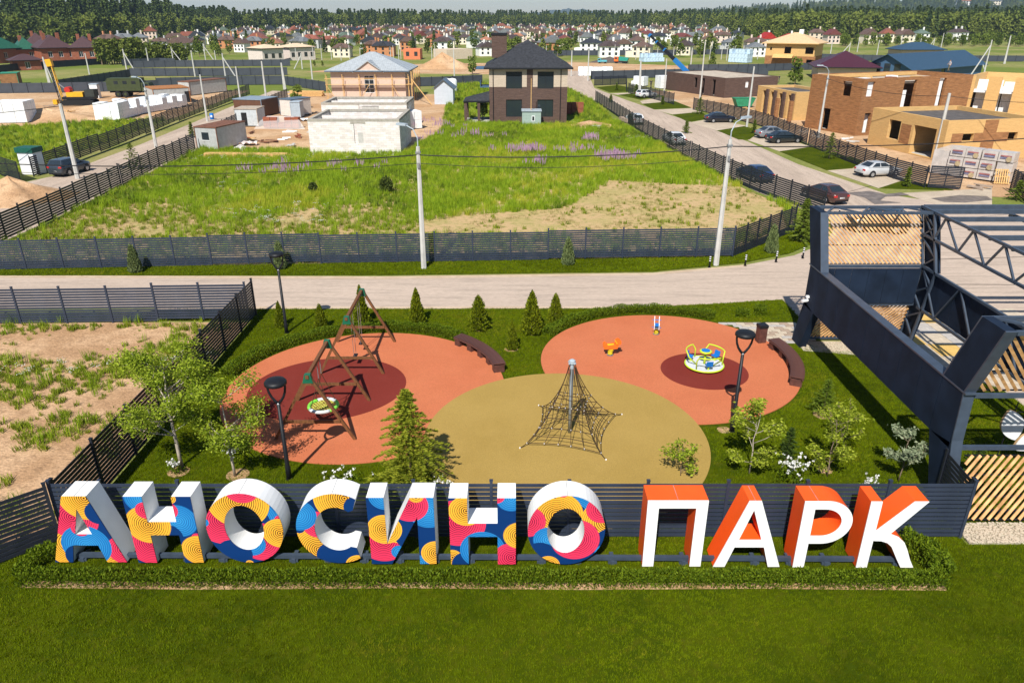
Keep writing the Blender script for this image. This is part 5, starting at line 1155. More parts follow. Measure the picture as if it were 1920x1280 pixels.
# right-hand unfinished houses
def flat_house(name, label, a, b, D, H, m, fo, lo=(), roofz=None, roofm=None, para=.5, t=.4, z=0):
    r, L = plot(name, label, 'unfinished house', a, b); shell(r, L, D, H, m, fo, lo, t=t); rz = roofz or H-para; MB().bb(t+.002,L-t-.002,t+.002,D-t-.002,rz-.25,rz).build('roof_slab', roofm or mat('dark_felt', (.10,.09,.085), .9, 0, .25, 1.5, bump=.3), r)
    MB().bb(t+.01,L-t-.01,D*.45,D*.45+.25,0,rz-.26).build('partition', m, r); MB().bb(t+.01,L-t-.01,t+.01,D-t-.01,-.05,.06).build('floor_slab', CONC, r); return r, L
r, L = flat_house('brick_shell', 'two-storey rust brick shell with open window holes', (1602,255), (1802,240), 9.5, 7.3, BR_RUST, [(.75,2.0,5.0,6.9),(7.3,9.6,.6,6.9),(13.9,15.2,3.2,7.0),(1.2,2.3,.3,2.9)], [(2.0,3.6,4.9,6.8),(5.0,6.4,.2,3.0)], 6.7, mat('pale_screed', (.45,.38,.30), .9, 0, .2, 1))
for (x0,x1,z0,z1) in ((.78,1.97,5.02,6.88),(7.5,8.3,3.3,5.6),(14.3,14.9,3.3,6.9)): MB().bb(x0,x1,.30,.38,z0,z1).build('white_board', WHITEP, r)
for i in range(5): MB().bb(2+i*2.4,3.2+i*2.4,2+(i%2)*2,3+(i%2)*2,6.703,7.2).build('block_pile', [WHITEP, BR_YEL, BR_RED][i%3], r)
MB().bar((.5,8.8,7.0),(L-1,8.8,7.0),.5,.45).build('parapet_blocks', BR_YEL, r)
r, L = flat_house('yellow_brick_house', 'single-storey yellow brick house with flat dark roof and brown cross bands', (1762,303), (1935,296), 13, 4.4, BR_YEL, [(2.2,3.6,2.15,2.95),(8.1,9.3,2.15,2.95)], [(7.5,9.6,1.2,3.4),(1.5,5.2,.1,3.3)], 3.9)
MB().bb(4.7,6.4,-.02,-.002,.1,4.38).build('brown_band', BR_RUST, r); MB().bb(.9,4.69,-.02,-.002,2.0,3.0).build('brown_band', BR_RUST, r) if False else MB().bb(3.62,4.69,-.02,-.002,2.0,3.0).build('brown_band', BR_RUST, r); MB().bb(6.41,8.08,-.02,-.002,2.0,3.0).build('brown_band', BR_RUST, r); MB().bb(.8,2.18,-.02,-.002,2.0,3.0).build('brown_band', BR_RUST, r)
MB().bb(-.02,-.002,5.6,7.3,1.0,3.2).build('brown_band', BR_RUST, r)
r, L = flat_house('yellow_brown_shell', 'yellow brick shell with dark brown piers behind the dark fence', (1486,226), (1560,224), 12, 4.2, BR_YEL, [], [(1.2,2.2,.1,3.6),(4.0,5.0,.1,3.6),(6.6,7.6,.1,3.6),(9.0,10.2,.1,3.6)], 3.8)
for y in (.3,2.9,5.6,8.1): MB().bb(-.25,-.003,y,y+.75,0,3.9).build('pier', BR_BROWN, r)
for x, y in ((-2.5,-3),(-2.5,1),(1.5,-4)): MB().bb(x,x+.5,y,y+.5,0,3.2).build('pillar', BR_RUST, r)
r, L = flat_house('half_built_house', 'half-built yellow brick house with tall window gaps and white plastered insides', (1800,218), (1935,228), 12, 6.2, BR_YEL, [(1.0,2.8,.6,6.2),(4.6,6.4,.6,6.2),(10.4,13.4,1.0,4.2)], [], 4.0, WHITEP)
MB().bb(1.05,4.5,2.2,2.5,0,5.6).build('white_wall', WHITEP, r); MB().bb(4.7,9,2.2,2.5,0,5.4).build('white_wall', WHITEP, r); MB().bb(10.2,13.8,-.02,-.002,4.25,6.15).build('brown_band', BR_RUST, r)
r, L = flat_house('brown_brick_shell', 'low dark brown brick building with flat pale roof', (1357,184), (1455,179), 20, 3.7, BR_BROWN, [(5.0,5.9,1.7,3.0)], [(3,4,.2,3.2),(6.5,7.4,.2,3.2),(9,10,1.2,3.2)], 3.6, mat('pale_screed', (.45,.38,.30), .9, 0, .2, 1)); MB().bb(5.05,5.85,.2,.28,1.75,2.95).build('white_board', WHITEP, r)
# yellow house with plank roof, purple roof, blue roofs
r, L = plot('yellow_house', 'yellow upper storey house with pale plank hip roof', 'house', (1432,126), (1522,129)); D = 13; shell(r, L, D, 3.4, BR_RUST, [(12.5,15,.7,2.5)]); shell(r, L, D, 6.9, BR_YEL, [(5.6,7.6,4.1,6.0),(11.8,14.6,4.1,6.0),(1.2,1.8,5.0,5.8)], z0=3.4); hip(r, 0, L, 0, D, 7.13, 2.9, 1.2, mat('plank_roof', (.60,.42,.24), .8, 0, .12, 3), fascia=TIMBER); MB().bb(8.0,9.2,6,7.2,9.2,10.9).build('chimney', WHITE, r)
pr = MB(); pr.add([(2.5,-1.8,2.9),(8.5,-1.8,2.9),(8.5,-.01,3.9),(2.5,-.01,3.9)], [(0,1,2,3)]); pr.build('porch_roof', TIMBER, r)
PURP = mat('purple_metal_tile', (.070,.020,.034), .45, .1, .15, 3, bump=.3, bscale=9); BLUR = mat('slate_blue_tile', (.035,.075,.125), .45, .1, .15, 3, bump=.3, bscale=9)
r, L = plot('purple_roof_house', 'house with a dark purple hipped metal tile roof', 'house', (1532,148), (1640,150)); shell(r, L, 14, 2.7, STUCCO); hip(r, 0, L, 0, 14, 2.93, 3.6, 1.2, PURP)
r, L = plot('blue_roof_house', 'long blue house with slate blue gable roof and glazed gable end', 'house', (1703,153), (1838,140)); BW = mat('blue_boards', (.055,.115,.20), .6, 0, .1, 2); shell(r, L, 12, 3.0, BW, [(16,18,.8,2.4)]); window(r,16,18,.8,2.4); gable(r, 0, L, 0, 12, 3.0, 3.0, 1.0, BLUR, BW)
for y in (2.6,5.2,7.8): MB().bb(-.06,-.003,y,y+1.6,1.4,3.9).build('gable_window', GLASS, r)
MB().bar((L-2,-.9,2.7),(L-2,-2.4,0),.1).build('ladder_rail', WHITE, r)
r, L = plot('blue_hip_house', 'far house with a slate blue hipped roof', 'house', (1690,104), (1768,104)); shell(r, L, 12, 1.9, STUCCO); hip(r, 0, L, 0, 12, 2.13, 2.7, 1.0, BLUR)
# grey garden cabin and white tanks
r, L = plot('garden_cabin', 'small grey cabin with dark gable roof in the green plot', 'cabin', (815,196), (850,196)); LG = mat('light_grey_boards', (.50,.54,.60), .7, 0, .05, 2); shell(r, L, 4.5, 2.9, LG, t=.15); gable(r, 0, L, 0, 4.5, 2.9, 1.35, .35, GREYT, LG, 'y')
for i, x in enumerate((838, 849)):
    q = G(x, 172); o = thing('water_tank', ('first' if i == 0 else 'second') + ' white water tank behind the grey cabin, counted from the cabin', 'tank', (q.x, q.y, 0), 0, 'white water tanks'); MB().lathe([(.9,0),(.95,.2),(.95,2.2),(.7,2.6),(.0,2.7)], 16).build('body', WHITE, o, True); MB().lathe([(.2,2.65),(.2,2.8)],8).build('lid', CHAIN, o)
# orange block building, pale shells, far unfinished
def simple(name, label, a, b, D, H, wm, rm=None, rise=0, ov=.4, wins=0, cat='house'):
    r, L = plot(name, label, cat, a, b); MB().bb(0,L,0,D,0,H).build('wall', wm, r)
    if rm: hip(r, 0, L, 0, D, H+.24, rise, ov, rm)
    for i in range(wins): x = L*(i+.5)/wins; MB().bb(x-.6,x+.6,-.05,-.004,1.2,2.7).build('window', GLASS, r)
    return r, L
OB = mat('orange_block', (.66,.20,.09), .85, 0, .12, 2)
simple('orange_block_shell', 'bright orange clay block shell in the distance', (757,112), (788,112), 8, 3.6, OB, wins=2, cat='unfinished house'); simple('cream_shell', 'long cream block shell beyond the dirt mound', (838,112), (886,110), 9, 3.4, mat('cream_block', (.62,.50,.38), .9, 0, .1, 2), cat='unfinished house')
PL = mat('pale_plank', (.66,.50,.34), .8, 0, .1, 2); WP = mat('pinkish_block', (.66,.57,.52), .9, 0, .1, 2)
simple('pale_shell', 'pale block house with a plank roof, beside its twin', (494,117), (533,115), 9, 4.2, WP, PL, 1.2, .6, 3, 'unfinished house'); simple('pale_shell', 'pale block house with a plank roof, right one of the twins', (545,114), (592,112), 9, 4.2, WP, PL, 1.2, .6, 4, 'unfinished house')

# ================================================================== heaps and site things
def heap(label, p, w, d, h, m, seed=1, name='sand_heap'):
    q = G(*p); b = MB(); n, k = 28, 9; rg = random.Random(seed); vs = []
    ph = [rg.uniform(0, 6.28) for _ in range(4)]
    for i in range(k+1):
        f = i/k
        for j in range(n):
            t = 2*math.pi*j/n; wob = 1+.12*math.sin(3*t+ph[0])+.07*math.sin(7*t+ph[1]+f*3); vs.append((w*f*wob*math.cos(t), d*f*wob*math.sin(t), h*(1-f)**1.15*(1+.06*math.sin(5*t+ph[2]))-.02*f))
    b.add(vs, [(i*n+j, (i+1)*n+j, (i+1)*n+(j+1)%n, i*n+(j+1)%n) for i in range(k) for j in range(n)]); o = b.build(name, m, None, True, (q.x, q.y, 0)); tag(o, label, 'heap', 'heaps on the building plots')
heap('pinkish sand heap by the hatchback street', (25,372), 5.2, 3.6, 1.9, M_sand, 2); heap('long brown dirt mound beyond the beige house', (830,128), 9.5, 6, 4.4, M_site, 3, 'dirt_mound'); heap('brown dirt heap at the drilling site', (88,222), 8, 5, 1.6, M_site, 4, 'dirt_heap'); heap('dark gravel heap by the dump truck', (1143,117), 7, 4, 1.8, mat('dark_gravel', (.10,.08,.07), .95, 0, .3, 3), 5, 'gravel_heap'); heap('low dirt heap behind the drilling rig', (200,205), 9, 4, 1.1, M_site, 6, 'dirt_heap')
heap('low sand heap in front of the dark house', (1105,237), 4.5, 2.6, .8, M_sand, 8); heap('heap of white rubble near the wooden boards', (452,280), 1.6, 1.0, .6, mat('rubble', (.55,.52,.50), .9, 0, .35, 3), 9, 'rubble_heap')
br_ = thing('brick_pile', 'red brick pallets under a clear plastic sheet', 'brick pile', G(495,241)[:], R(-4))
for i in range(5):
    for k in range(2 if i in (0,1,3,4) else 1): MB().bb(i*1.05,i*1.05+.98,0,1.0,.1+k*.75,.80+k*.75).build('brick_pallet', BR_RED, br_)
sh_ = MB(); sh_.add([(-1.2,-.7,.02),(6.3,-.6,.02),(5.4,-.05,1.2),(4.2,.4,1.72),(.6,.4,1.72),(-.5,0,1.0),(6.2,1.8,.05),(-1.2,1.8,.05)], [(0,1,2,5),(5,2,3,4),(4,3,6,7)])
fm_ = bpy.data.materials.new('clear_plastic'); fm_.use_nodes = True; N_ = fm_.node_tree.nodes; t_ = N_.new('ShaderNodeBsdfTransparent'); x_ = N_.new('ShaderNodeMixShader'); N_['Principled BSDF'].inputs['Base Color'].default_value = (.8,.76,.74,1); N_['Principled BSDF'].inputs['Roughness'].default_value = .3; x_.inputs[0].default_value = .3
fm_.node_tree.links.new(t_.outputs[0], x_.inputs[1]); fm_.node_tree.links.new(N_['Principled BSDF'].outputs[0], x_.inputs[2]); fm_.node_tree.links.new(x_.outputs[0], N_['Material Output'].inputs[0]); sh_.build('plastic_sheet', fm_, br_)
bd = thing('timber_boards', 'stack of long pale boards at the edge of the field', 'boards', G(378,295)[:], R(-2))
for i in range(4):
    for k in range(3): MB().bb(rnd.uniform(0,.4), 9.5+rnd.uniform(-.8,.8), i*.32, i*.32+.26, .05+k*.12, .15+k*.12).build('board', TIMBER, bd)
pb = thing('plank_pile', 'pile of planks beside the brown sheds', 'planks', G(610,180)[:], R(175))
for i in range(4):
    for k in range(4): MB().bb(rnd.uniform(0,.5), 7+rnd.uniform(-.6,.6), i*.3, i*.3+.25, .05+k*.25, .25+k*.25).build('plank', TIMBER, pb)
cr = thing('white_sheet', 'crumpled white sheeting on the building site', 'sheeting', G(560,228)[:], 0)
vs = [(i*.35, j*.3, abs(math.sin(i*1.7+j*2.3))*.35+.03) for j in range(6) for i in range(7)]; m_ = MB(); m_.add(vs, [(j*7+i, j*7+i+1, (j+1)*7+i+1, (j+1)*7+i) for j in range(5) for i in range(6)]); m_.build('sheet', WHITEP, cr)
cr = thing('white_sheet', 'white bags and sheeting beside the rusty container', 'sheeting', G(445,274)[:], 0); m_ = MB(); m_.add([(x*1.1, y, z*1.3) for x, y, z in vs], [(j*7+i, j*7+i+1, (j+1)*7+i+1, (j+1)*7+i) for j in range(5) for i in range(6)]); m_.build('sheet', mat('pale_bags', (.60,.52,.50), .8, 0, .25, 3), cr)

# loose building debris
JM = [TIMBER, RUST, WHITEP, CONC, BR_RED, mat('grey_timber', (.36,.28,.22), .9, 0, .2, 3)]
for i, (px_, py_) in enumerate(((470,262),(500,268),(530,262),(545,275),(560,258),(585,232),(600,222),(575,215),(520,285),(480,285),(455,262),(598,212),(612,206),(470,250),(540,248),(1120,240),(1455,200),(1480,205),(1400,206),(1425,208),(1590,262),(1600,268),(60,205),(95,200),(130,212),(200,214),(240,200),(215,222),(270,190),(1830,352),(1690,265))):
    q = G(px_, py_); d = thing('scrap_heap', 'scraps', 'scrap heap', (q.x, q.y, 0), rnd.uniform(0,3.1), 'loose building debris'); m_ = JM[i % 6]
    for k in range(rnd.randrange(2,5)): MB().box((rnd.uniform(-.6,.6), rnd.uniform(-.5,.5), .08+.09*k), (rnd.uniform(.4,1.8), rnd.uniform(.12,.4), rnd.uniform(.06,.16)), rnd.uniform(-.5,.5)).build('piece', m_, d)
    d['label'] = ('pale timber', 'rusty sheet', 'white wrap', 'grey concrete', 'red brick', 'grey timber')[i % 6] + f' scraps on bare site soil, {ordw(i//6+1)} heap of their colour from the shed side'
# drilling rig
YM = mat('machine_yellow', (.70,.38,.02), .45, 0, .12, 2); q = G(150,196)
rg_ = thing('drilling_rig', 'yellow drilling rig with a tall mast on the sandy site', 'drilling rig', (q.x, q.y, 0), R(8))
for s in (-1, 1):
    t = MB(); t.yprism([(-2.6,.2),(-2.2,0),(2.4,0),(2.9,.25),(2.9,.65),(2.4,.9),(-2.2,.9),(-2.6,.7)], s*1.2-.3, s*1.2+.3); t.build('track', TYRE, rg_)
MB().bb(-2.4,3.0,-1.2,1.2,.95,1.4).build('deck', BLACK, rg_); MB().bb(-1.6,1.2,-1.0,1.0,1.403,2.2).build('engine_cover', YM, rg_); MB().bb(1.6,3.2,-1.1,1.1,1.403,2.6).build('cab', mat('dark_tarp', (.035,.04,.035), .8), rg_); MB().tube((-1.4,-.7,2.6),(-1.4,.7,2.6),.5,.5,14).build('winch_drum', mat('machine_red', (.45,.03,.02), .5), rg_)
mb = (-2.9,0,.2); mt_ = (-3.6,0,7.6)
for dx, dy in ((-.25,-.3),(.25,-.3),(-.25,.3),(.25,.3)): MB().bar((mb[0]+dx,dy,.2),(mt_[0]+dx,dy,7.6),.12).build('mast_rail', YM if dx > 0 else BLACK, rg_)
for i in range(9):
    z = .6+i*.8; x = mb[0]+(mt_[0]-mb[0])*(z-.2)/7.4; MB().bar((x-.25,-.3,z),(x+.2,.3,z+.5),.07).build('mast_brace', BLACK, rg_)
MB().box((-3.58,0,7.2),(.95,.9,1.2),0,0,0,R(-8)).build('mast_head', YM, rg_); MB().tube((-3.0,0,0),(-3.4,0,6.9),.11,.11,8).build('drill_string', CHAIN, rg_); MB().bar((-1.2,0,2.1),(-3.5,0,4.2),.16).build('ram', CHAIN, rg_); MB().box((-4.0,0,.5),(.7,1.0,.8)).build('drill_table', YM, rg_)
wc = thing('site_toilet', 'white portable cabin behind the drilling rig', 'cabin', G(172,185)[:], R(8)); MB().bb(0,1.4,0,1.4,0,2.5).build('body', WHITE, wc); MB().bb(-.06,1.46,-.06,1.46,2.503,2.7).build('roof', GALV, wc)
# army truck
OLV = mat('olive_paint', (.045,.060,.022), .6, 0, .12, 2); q = G(212,182)
tk = thing('box_truck', 'olive green six-wheeled box truck on the sandy site', 'truck', (q.x, q.y, 0), R(4))
MB().bb(0,6.2,-1.25,1.25,1.25,3.6).build('box_body', OLV, tk); MB().bb(-.3,.0,-1.2,1.2,1.3,3.3).build('rear_door', OLV, tk); MB().bb(-.2,8.9,-.5,.5,.85,1.15).build('chassis', BLACK, tk); MB().bb(.3,5.9,-1.28,-1.253,3.4,3.5).build('box_rail', OLV, tk)
for i in range(3): MB().bb(1.2+i*1.7,2.0+i*1.7,-1.275,-1.252,2.5,3.1).build('side_window', GLASS, tk)
MB().yprism([(6.3,1.1),(8.0,1.1),(8.0,1.95),(7.75,2.7),(6.3,2.75)], -1.15, 1.15).build('cab', OLV, tk); MB().yprism([(8.003,1.0),(9.3,1.0),(9.3,1.7),(8.003,1.9)], -.85, .85).build('bonnet', OLV, tk); MB().bb(6.6,7.6,-1.18,-1.153,1.95,2.5).build('door_window', GLASS, tk)
for s in (-1, 1): MB().yprism([(7.9,1.0),(9.4,1.0),(9.2,1.35),(8.2,1.4)], s*1.05-.2, s*1.05+.2).build('mudguard', OLV, tk)
for x in (1.6,3.0,8.6):
    for s in (-1, 1): w = MB().tube((x,s*.8,.6),(x,s*1.2,.6),.6,.6,16).build('wheel', TYRE, tk); MB().tube((x,s*1.19,.6),(x,s*1.22,.6),.28,.25,10).build('rim', OLV, w)
# crane with blue telescopic boom
CB = mat('crane_blue', (.02,.16,.42), .4, 0, .08, 2); q = G(1293,136,3.0); e = W(1218,66,q.y+6)
ck = thing('mobile_crane', 'mobile crane with long blue and black telescopic boom', 'crane', (q.x, q.y, 0), 0)
MB().bb(-2,8,-1.3,1.3,1.0,1.6).build('chassis', CB, ck); MB().bb(5.6,8,-1.25,1.25,1.603,3.0).build('cab', CB, ck); MB().bb(-1.8,2,-1.2,1.2,1.603,2.9).build('turret', CB, ck)
for x in (-1,.6,4,6.6):
    for s in (-1, 1): MB().tube((x,s*.95,.55),(x,s*1.3,.55),.55,.55,14).build('wheel', TYRE, ck)
a = Vector((0,0,2.6)); b = Vector((e[0]-q.x, 6, e[1])); cs = [0,.36,.62,.82,1.0]
for i in range(4): MB().bar(a.lerp(b,cs[i]), a.lerp(b,cs[i+1]), .85-.14*i).build('boom_section', CB if i == 0 else BLACK, ck)
for i in (1,2,3): MB().bar(a.lerp(b,cs[i]-.012), a.lerp(b,cs[i]+.012), 1.0-.14*i).build('boom_collar', CB, ck)
MB().bar(a.lerp(b,.97), a.lerp(b,1.01), .7).build('boom_head', CB, ck); MB().tube(a.lerp(b,1.0), a.lerp(b,1.0)-Vector((0,0,5)), .05,.05,5).build('hoist_rope', BLACK, ck)
# dump truck and small teal truck
q = G(1152,119); dt = thing('dump_truck', 'orange cab dump truck with teal tipper body', 'truck', (q.x, q.y, 0), R(-20)); dt.scale = (.62,)*3; TEAL = mat('teal_paint', (.02,.26,.20), .5)
MB().bb(0,2.2,-1.2,1.2,1.1,3.4).build('cab', ORANGEP, dt); MB().bb(.2,1.8,-1.23,-1.203,2.2,3.1).build('cab_window', GLASS, dt); MB().bb(-.2,7.5,-.6,.6,.8,1.1).build('chassis', BLACK, dt); MB().yprism([(2.5,1.5),(7.2,1.3),(7.9,2.9),(2.5,3.5)], -1.25, 1.25).build('tipper_body', TEAL, dt)
for x in (1.0,5.0,6.4):
    for s in (-1, 1): MB().tube((x,s*.85,.55),(x,s*1.25,.55),.55,.55,14).build('wheel', TYRE, dt)
q = G(1121,119); dt = thing('small_truck', 'small teal truck beside the dirt heap', 'truck', (q.x, q.y, 0), R(-15)); dt.scale = (.62,)*3; MB().bb(0,1.7,-1,1,.7,2.5).build('cab', mat('light_teal', (.10,.40,.48), .5), dt); MB().bb(1.75,5,-1.05,1.05,.9,1.7).build('bed', mat('light_teal', (.10,.40,.48), .5), dt); MB().bb(.2,1.4,-1.03,-1.003,1.6,2.3).build('cab_window', GLASS, dt)
for x in (.9,4):
    for s in (-1, 1): MB().tube((x,s*.7,.42),(x,s*1.02,.42),.42,.42,12).build('wheel', TYRE, dt)
o = thing('site_toilet', 'blue portable toilet beside the blue block stack', 'toilet', G(1452,120)[:], 0); MB().bb(0,1.7,0,1.7,0,2.9).build('body', BLUEP, o); MB().bb(-.08,1.78,-.08,1.78,2.903,3.2).build('roof', WHITE, o)
o = thing('skip', 'green rubbish skip behind the brown building fence', 'skip', G(1378,202)[:], R(5)); MB().yprism([(.5,.2),(3.0,.2),(3.6,1.5),(-.1,1.5)], 0, 1.7).build('body', mat('green_skip', (.03,.22,.11), .6, 0, .2, 2), o); MB().bb(-.2,3.7,-.05,1.75,1.503,1.6).build('rim', mat('green_skip', (.03,.22,.11)), o)

# ================================================================== people (one continuous body each)
SKIN = mat('skin', (.42,.24,.16), .6); HAIR = mat('dark_hair', (.03,.02,.015), .8)
def person(label, loc, rz, shirt, trousers, pose='stand', H=1.76):
    r = thing('person', label, 'person', loc, rz, 'site workers'); k = H/1.76; st = .0 if pose == 'stand' else .26
    V = {'pel':(0,0,.94,.15,.11),'wst':(0,0,1.08,.14,.10),'ch':(0,0,1.30,.17,.115),'nk':(0,0,1.49,.062,.062),'hd':(0,.015,1.60,.085,.10),'tp':(0,.0,1.74,.06,.07),
      'hL':(-.10,0,.90,.095,.10),'kL':(-.11,st*.55,.49,.065,.07),'aL':(-.11,st*.75,.08,.045,.05),'fL':(-.12,st*.75+.17,.04,.045,.035),
      'hR':(.10,0,.90,.095,.10),'kR':(.11,-st*.1,.49,.065,.07),'aR':(.11,-st*.9,.10,.045,.05),'fR':(.12,-st*.9+.17,.04,.045,.035),
      'sL':(-.20,0,1.41,.065,.065),'eL':(-.27,-.06,1.13,.045,.045),'wL':(-.27,.06 if pose == 'stand' else .12,.89,.032,.032),'mL':(-.26,.09,.80,.035,.02),
      'sR':(.20,0,1.41,.065,.065),'eR':(.29,.02,1.14,.045,.045),'wR':(.22,.24,1.05,.032,.032),'mR':(.20,.32,1.04,.035,.02)}
    E_ = [('pel','wst'),('wst','ch'),('ch','nk'),('nk','hd'),('hd','tp'),('pel','hL'),('hL','kL'),('kL','aL'),('aL','fL'),('pel','hR'),('hR','kR'),('kR','aR'),('aR','fR'),('ch','sL'),('sL','eL'),('eL','wL'),('wL','mL'),('ch','sR'),('sR','eR'),('eR','wR'),('wR','mR')]
    ks = list(V); me = bpy.data.meshes.new('body_skeleton'); me.from_pydata([tuple(c*k for c in V[n][:3]) for n in ks], [(ks.index(a), ks.index(b)) for a, b in E_], [])
    o = bpy.data.objects.new('body', me); COL.objects.link(o); md = o.modifiers.new('Skin', 'SKIN')
    for i, n in enumerate(ks): o.data.skin_vertices[0].data[i].radius = (V[n][3]*k, V[n][4]*k); o.data.skin_vertices[0].data[i].use_root = (n == 'pel')
    sb = o.modifiers.new('Sub', 'SUBSURF'); sb.levels = 2; sb.render_levels = 2
    dg = bpy.context.evaluated_depsgraph_get(); ev = o.evaluated_get(dg); m2 = bpy.data.meshes.new_from_object(ev); m2.name = 'body'; bpy.data.objects.remove(o)
    for mm in (shirt, trousers, SKIN, HAIR, BLACK): m2.materials.append(mm)
    for p in m2.polygons:
        c = p.center; z = c.z/k; x = abs(c.x)/k
        p.material_index = 4 if z < .10 else 3 if z > 1.68 or (z > 1.60 and c.y < -.02) else 2 if z > 1.47 or (x > .2 and z < 1.20) else 0 if z > .98 else 1; p.use_smooth = True
    place('body', m2, r); return r
GREYC = mat('grey_shirt', (.45,.44,.46), .9); DKT = mat('dark_trousers', (.03,.032,.04), .9); KHK = mat('khaki_trousers', (.16,.14,.09), .9); WSH = mat('white_shirt', (.72,.72,.72), .9); BSH = mat('pale_blue_shirt', (.48,.58,.72), .9)
q = G(1778,134,6.7); person('worker in pale shirt walking on the brick shell roof', tuple(q), R(100), GREYC, KHK, 'walk')
q = G(1533,165,3.8); person('worker in light blue shirt standing on the yellow-brown shell', tuple(q), R(-60), BSH, DKT)
q = G(391,281); person('worker in white shirt standing beside the rusty container window', (q.x, q.y-.2, 0), R(160), WSH, GREYC)
q = G(1218,164); person('dark dressed worker by the white crates', (q.x, q.y-1.5, 0), 0, DKT, DKT)
q = G(1460,155); person('dark dressed worker beside the birch near the yellow house', (q.x, q.y, 0), R(30), DKT, KHK)

# ================================================================== brick houses behind the meadow
def big_house(label, a, b, D, H, wm, rm, rise, wins, name='brick_house', chim=2, group='brick houses behind the meadow'):
    r, L = plot(name, label, 'house', a, b, group); shell(r, L, D, H, wm, [(x, x+1.3, z, z+1.8) for x, z in wins]); 
    for x, z in wins: window(r, x, x+1.3, z, z+1.8, fm=WHITE, mull=1, rows=0)
    o = hip(r, 0, L, 0, D, H+.24, rise, .8, rm)
    for i in range(chim): MB().bb(L*(.25+.45*i), L*(.25+.45*i)+1.0, D*.4, D*.4+1.0, H+rise*.3, H+rise+.9).build('chimney', wm, r)
    return r, L
GRR = mat('green_metal_tile', (.020,.10,.062), .5, 0, .15, 2); BNR = mat('brown_metal_tile', (.075,.040,.042), .55, 0, .15, 2)
big_house('large red brick house with green hip roof', (-10,120), (42,117), 16, 4.4, BR_RED, GRR, 4.8, [(4,1.6),(10.4,1.6)])
big_house('small wing with green roof beside the large brick house', (40,117), (72,116), 11, 4.0, BR_RED, GRR, 3.6, [(3,1.4)], chim=1)
big_house('red brick house with brown hip roof, next to green roofed house', (82,119), (140,117), 14, 4.6, BR_RED, BNR, 3.9, [(2,1.8),(5.2,1.8),(8.4,1.8)])
big_house('red brick house with brown hip roof beside the dark tree row', (138,118), (186,117), 13, 4.6, BR_RED, BNR, 3.5, [(2.2,1.8),(5.5,1.8)])
big_house('low brick house with brown roof behind the other brick houses', (58,110), (98,109), 13, 4.8, BR_RED, BNR, 3.8, [])
big_house('low red brick annex in front of the brick houses', (28,133), (80,131), 6, 2.6, BR_RED, BNR, 1.6, [(3,.5)], chim=0)
# ================================================================== village
roofs = {'dark red': (.15,.045,.040), 'brick red': (.25,.085,.055), 'brown': (.12,.075,.060), 'dark brown': (.07,.050,.048), 'slate grey': (.15,.16,.17), 'green': (.11,.15,.12), 'terracotta': (.34,.15,.09), 'charcoal': (.03,.034,.042), 'bright red': (.36,.025,.02), 'dark blue': (.012,.035,.11)}
walls = {'cream': (.74,.66,.52), 'white': (.80,.79,.76), 'pale pink': (.70,.56,.48), 'beige': (.62,.52,.40), 'orange': (.50,.22,.10), 'grey': (.45,.46,.46)}
RM = {k: mat('village_roof_' + k.replace(' ', '_'), c, .6, 0, .18, .8) for k, c in roofs.items()}; WM = {k: mat('village_wall_' + k.replace(' ', '_'), c, .9, 0, .08, .6) for k, c in walls.items()}
def vproto(kind):
    r = thing('village_house', 'x', 'house', (0,0,0), 0, 'village houses'); L, D, H = ((11,9,5.8), (12,10,5.8), (10,12,5.6), (13,9,5.8), (9,8,6.4))[kind]
    MB().bb(-L/2,L/2,0,D,0,H).build('wall', WM['cream'], r)
    b = MB()
    if kind in (0, 3):
        z = H; rise = 2.7; o = .7; b.add([(-L/2-o,-o,z),(L/2+o,-o,z),(L/2+o,D+o,z),(-L/2-o,D+o,z),(-L/2+3,D/2,z+rise),(L/2-3,D/2,z+rise)], [(0,1,5,4),(1,2,5),(2,3,4,5),(3,0,4),(3,2,1,0)])
    elif kind in (1, 4):
        z = H; rise = 3.2 if kind == 1 else 3.4; o = .7; b.yprism([(-L/2-o,z-.4),(0,z+rise),(L/2+o,z-.4)], -o, D+o)
    else:
        z = H; rise = 2.9; o = .7; b.add([(-L/2-o,-o,z),(L/2+o,-o,z),(L/2+o,D+o,z),(-L/2-o,D+o,z),(0,4,z+rise),(0,D-4,z+rise)], [(0,1,4),(1,2,5,4),(2,3,5),(3,0,4,5),(3,2,1,0)])
    if kind in (0, 3): b.yprism([(-2.6,z+.02),(0,z+2.2),(2.6,z+.02)], -.9, D*.4)
    b.build('roof', RM['brown'], r)
    if kind in (1, 4): MB().yprism([(-L/2+.3,H),(0,H+2.8),(L/2-.3,H)], -.08, .4).build('gable_wall', WM['cream'], r)
    for x in ((2.2,), (-1.5,), (1.6,), (-3,3), (1,))[kind]: MB().bb(x-.5,x+.5,D*.45,D*.45+1,H+1,H+4.4).build('chimney', WM['cream'], r)
    wm_ = MB().bb(-.65,.65,-.06,.0,0,1.5).mesh('window', GLASS)
    for z in (1.2, 3.6):
        for i in range(3): place('window', wm_, r, (-L*.32+i*L*.32, -.004, z))
    if kind == 2: MB().bb(-L/2-3.5,-L/2-.02,1,D-2,0,3).build('garage', WM['cream'], r)
    return r
VP = [vproto(k) for k in range(5)]; VCH = [list(p.children) for p in VP]; vused = [False]*5
ords = ['first','second','third','fourth','fifth','sixth','seventh','eighth','ninth','tenth','eleventh','twelfth','thirteenth','fourteenth','fifteenth','sixteenth','seventeenth','eighteenth','nineteenth','twentieth','twenty-first','twenty-second','twenty-third','twenty-fourth','twenty-fifth','twenty-sixth','twenty-seventh','twenty-eighth','twenty-ninth','thirtieth']
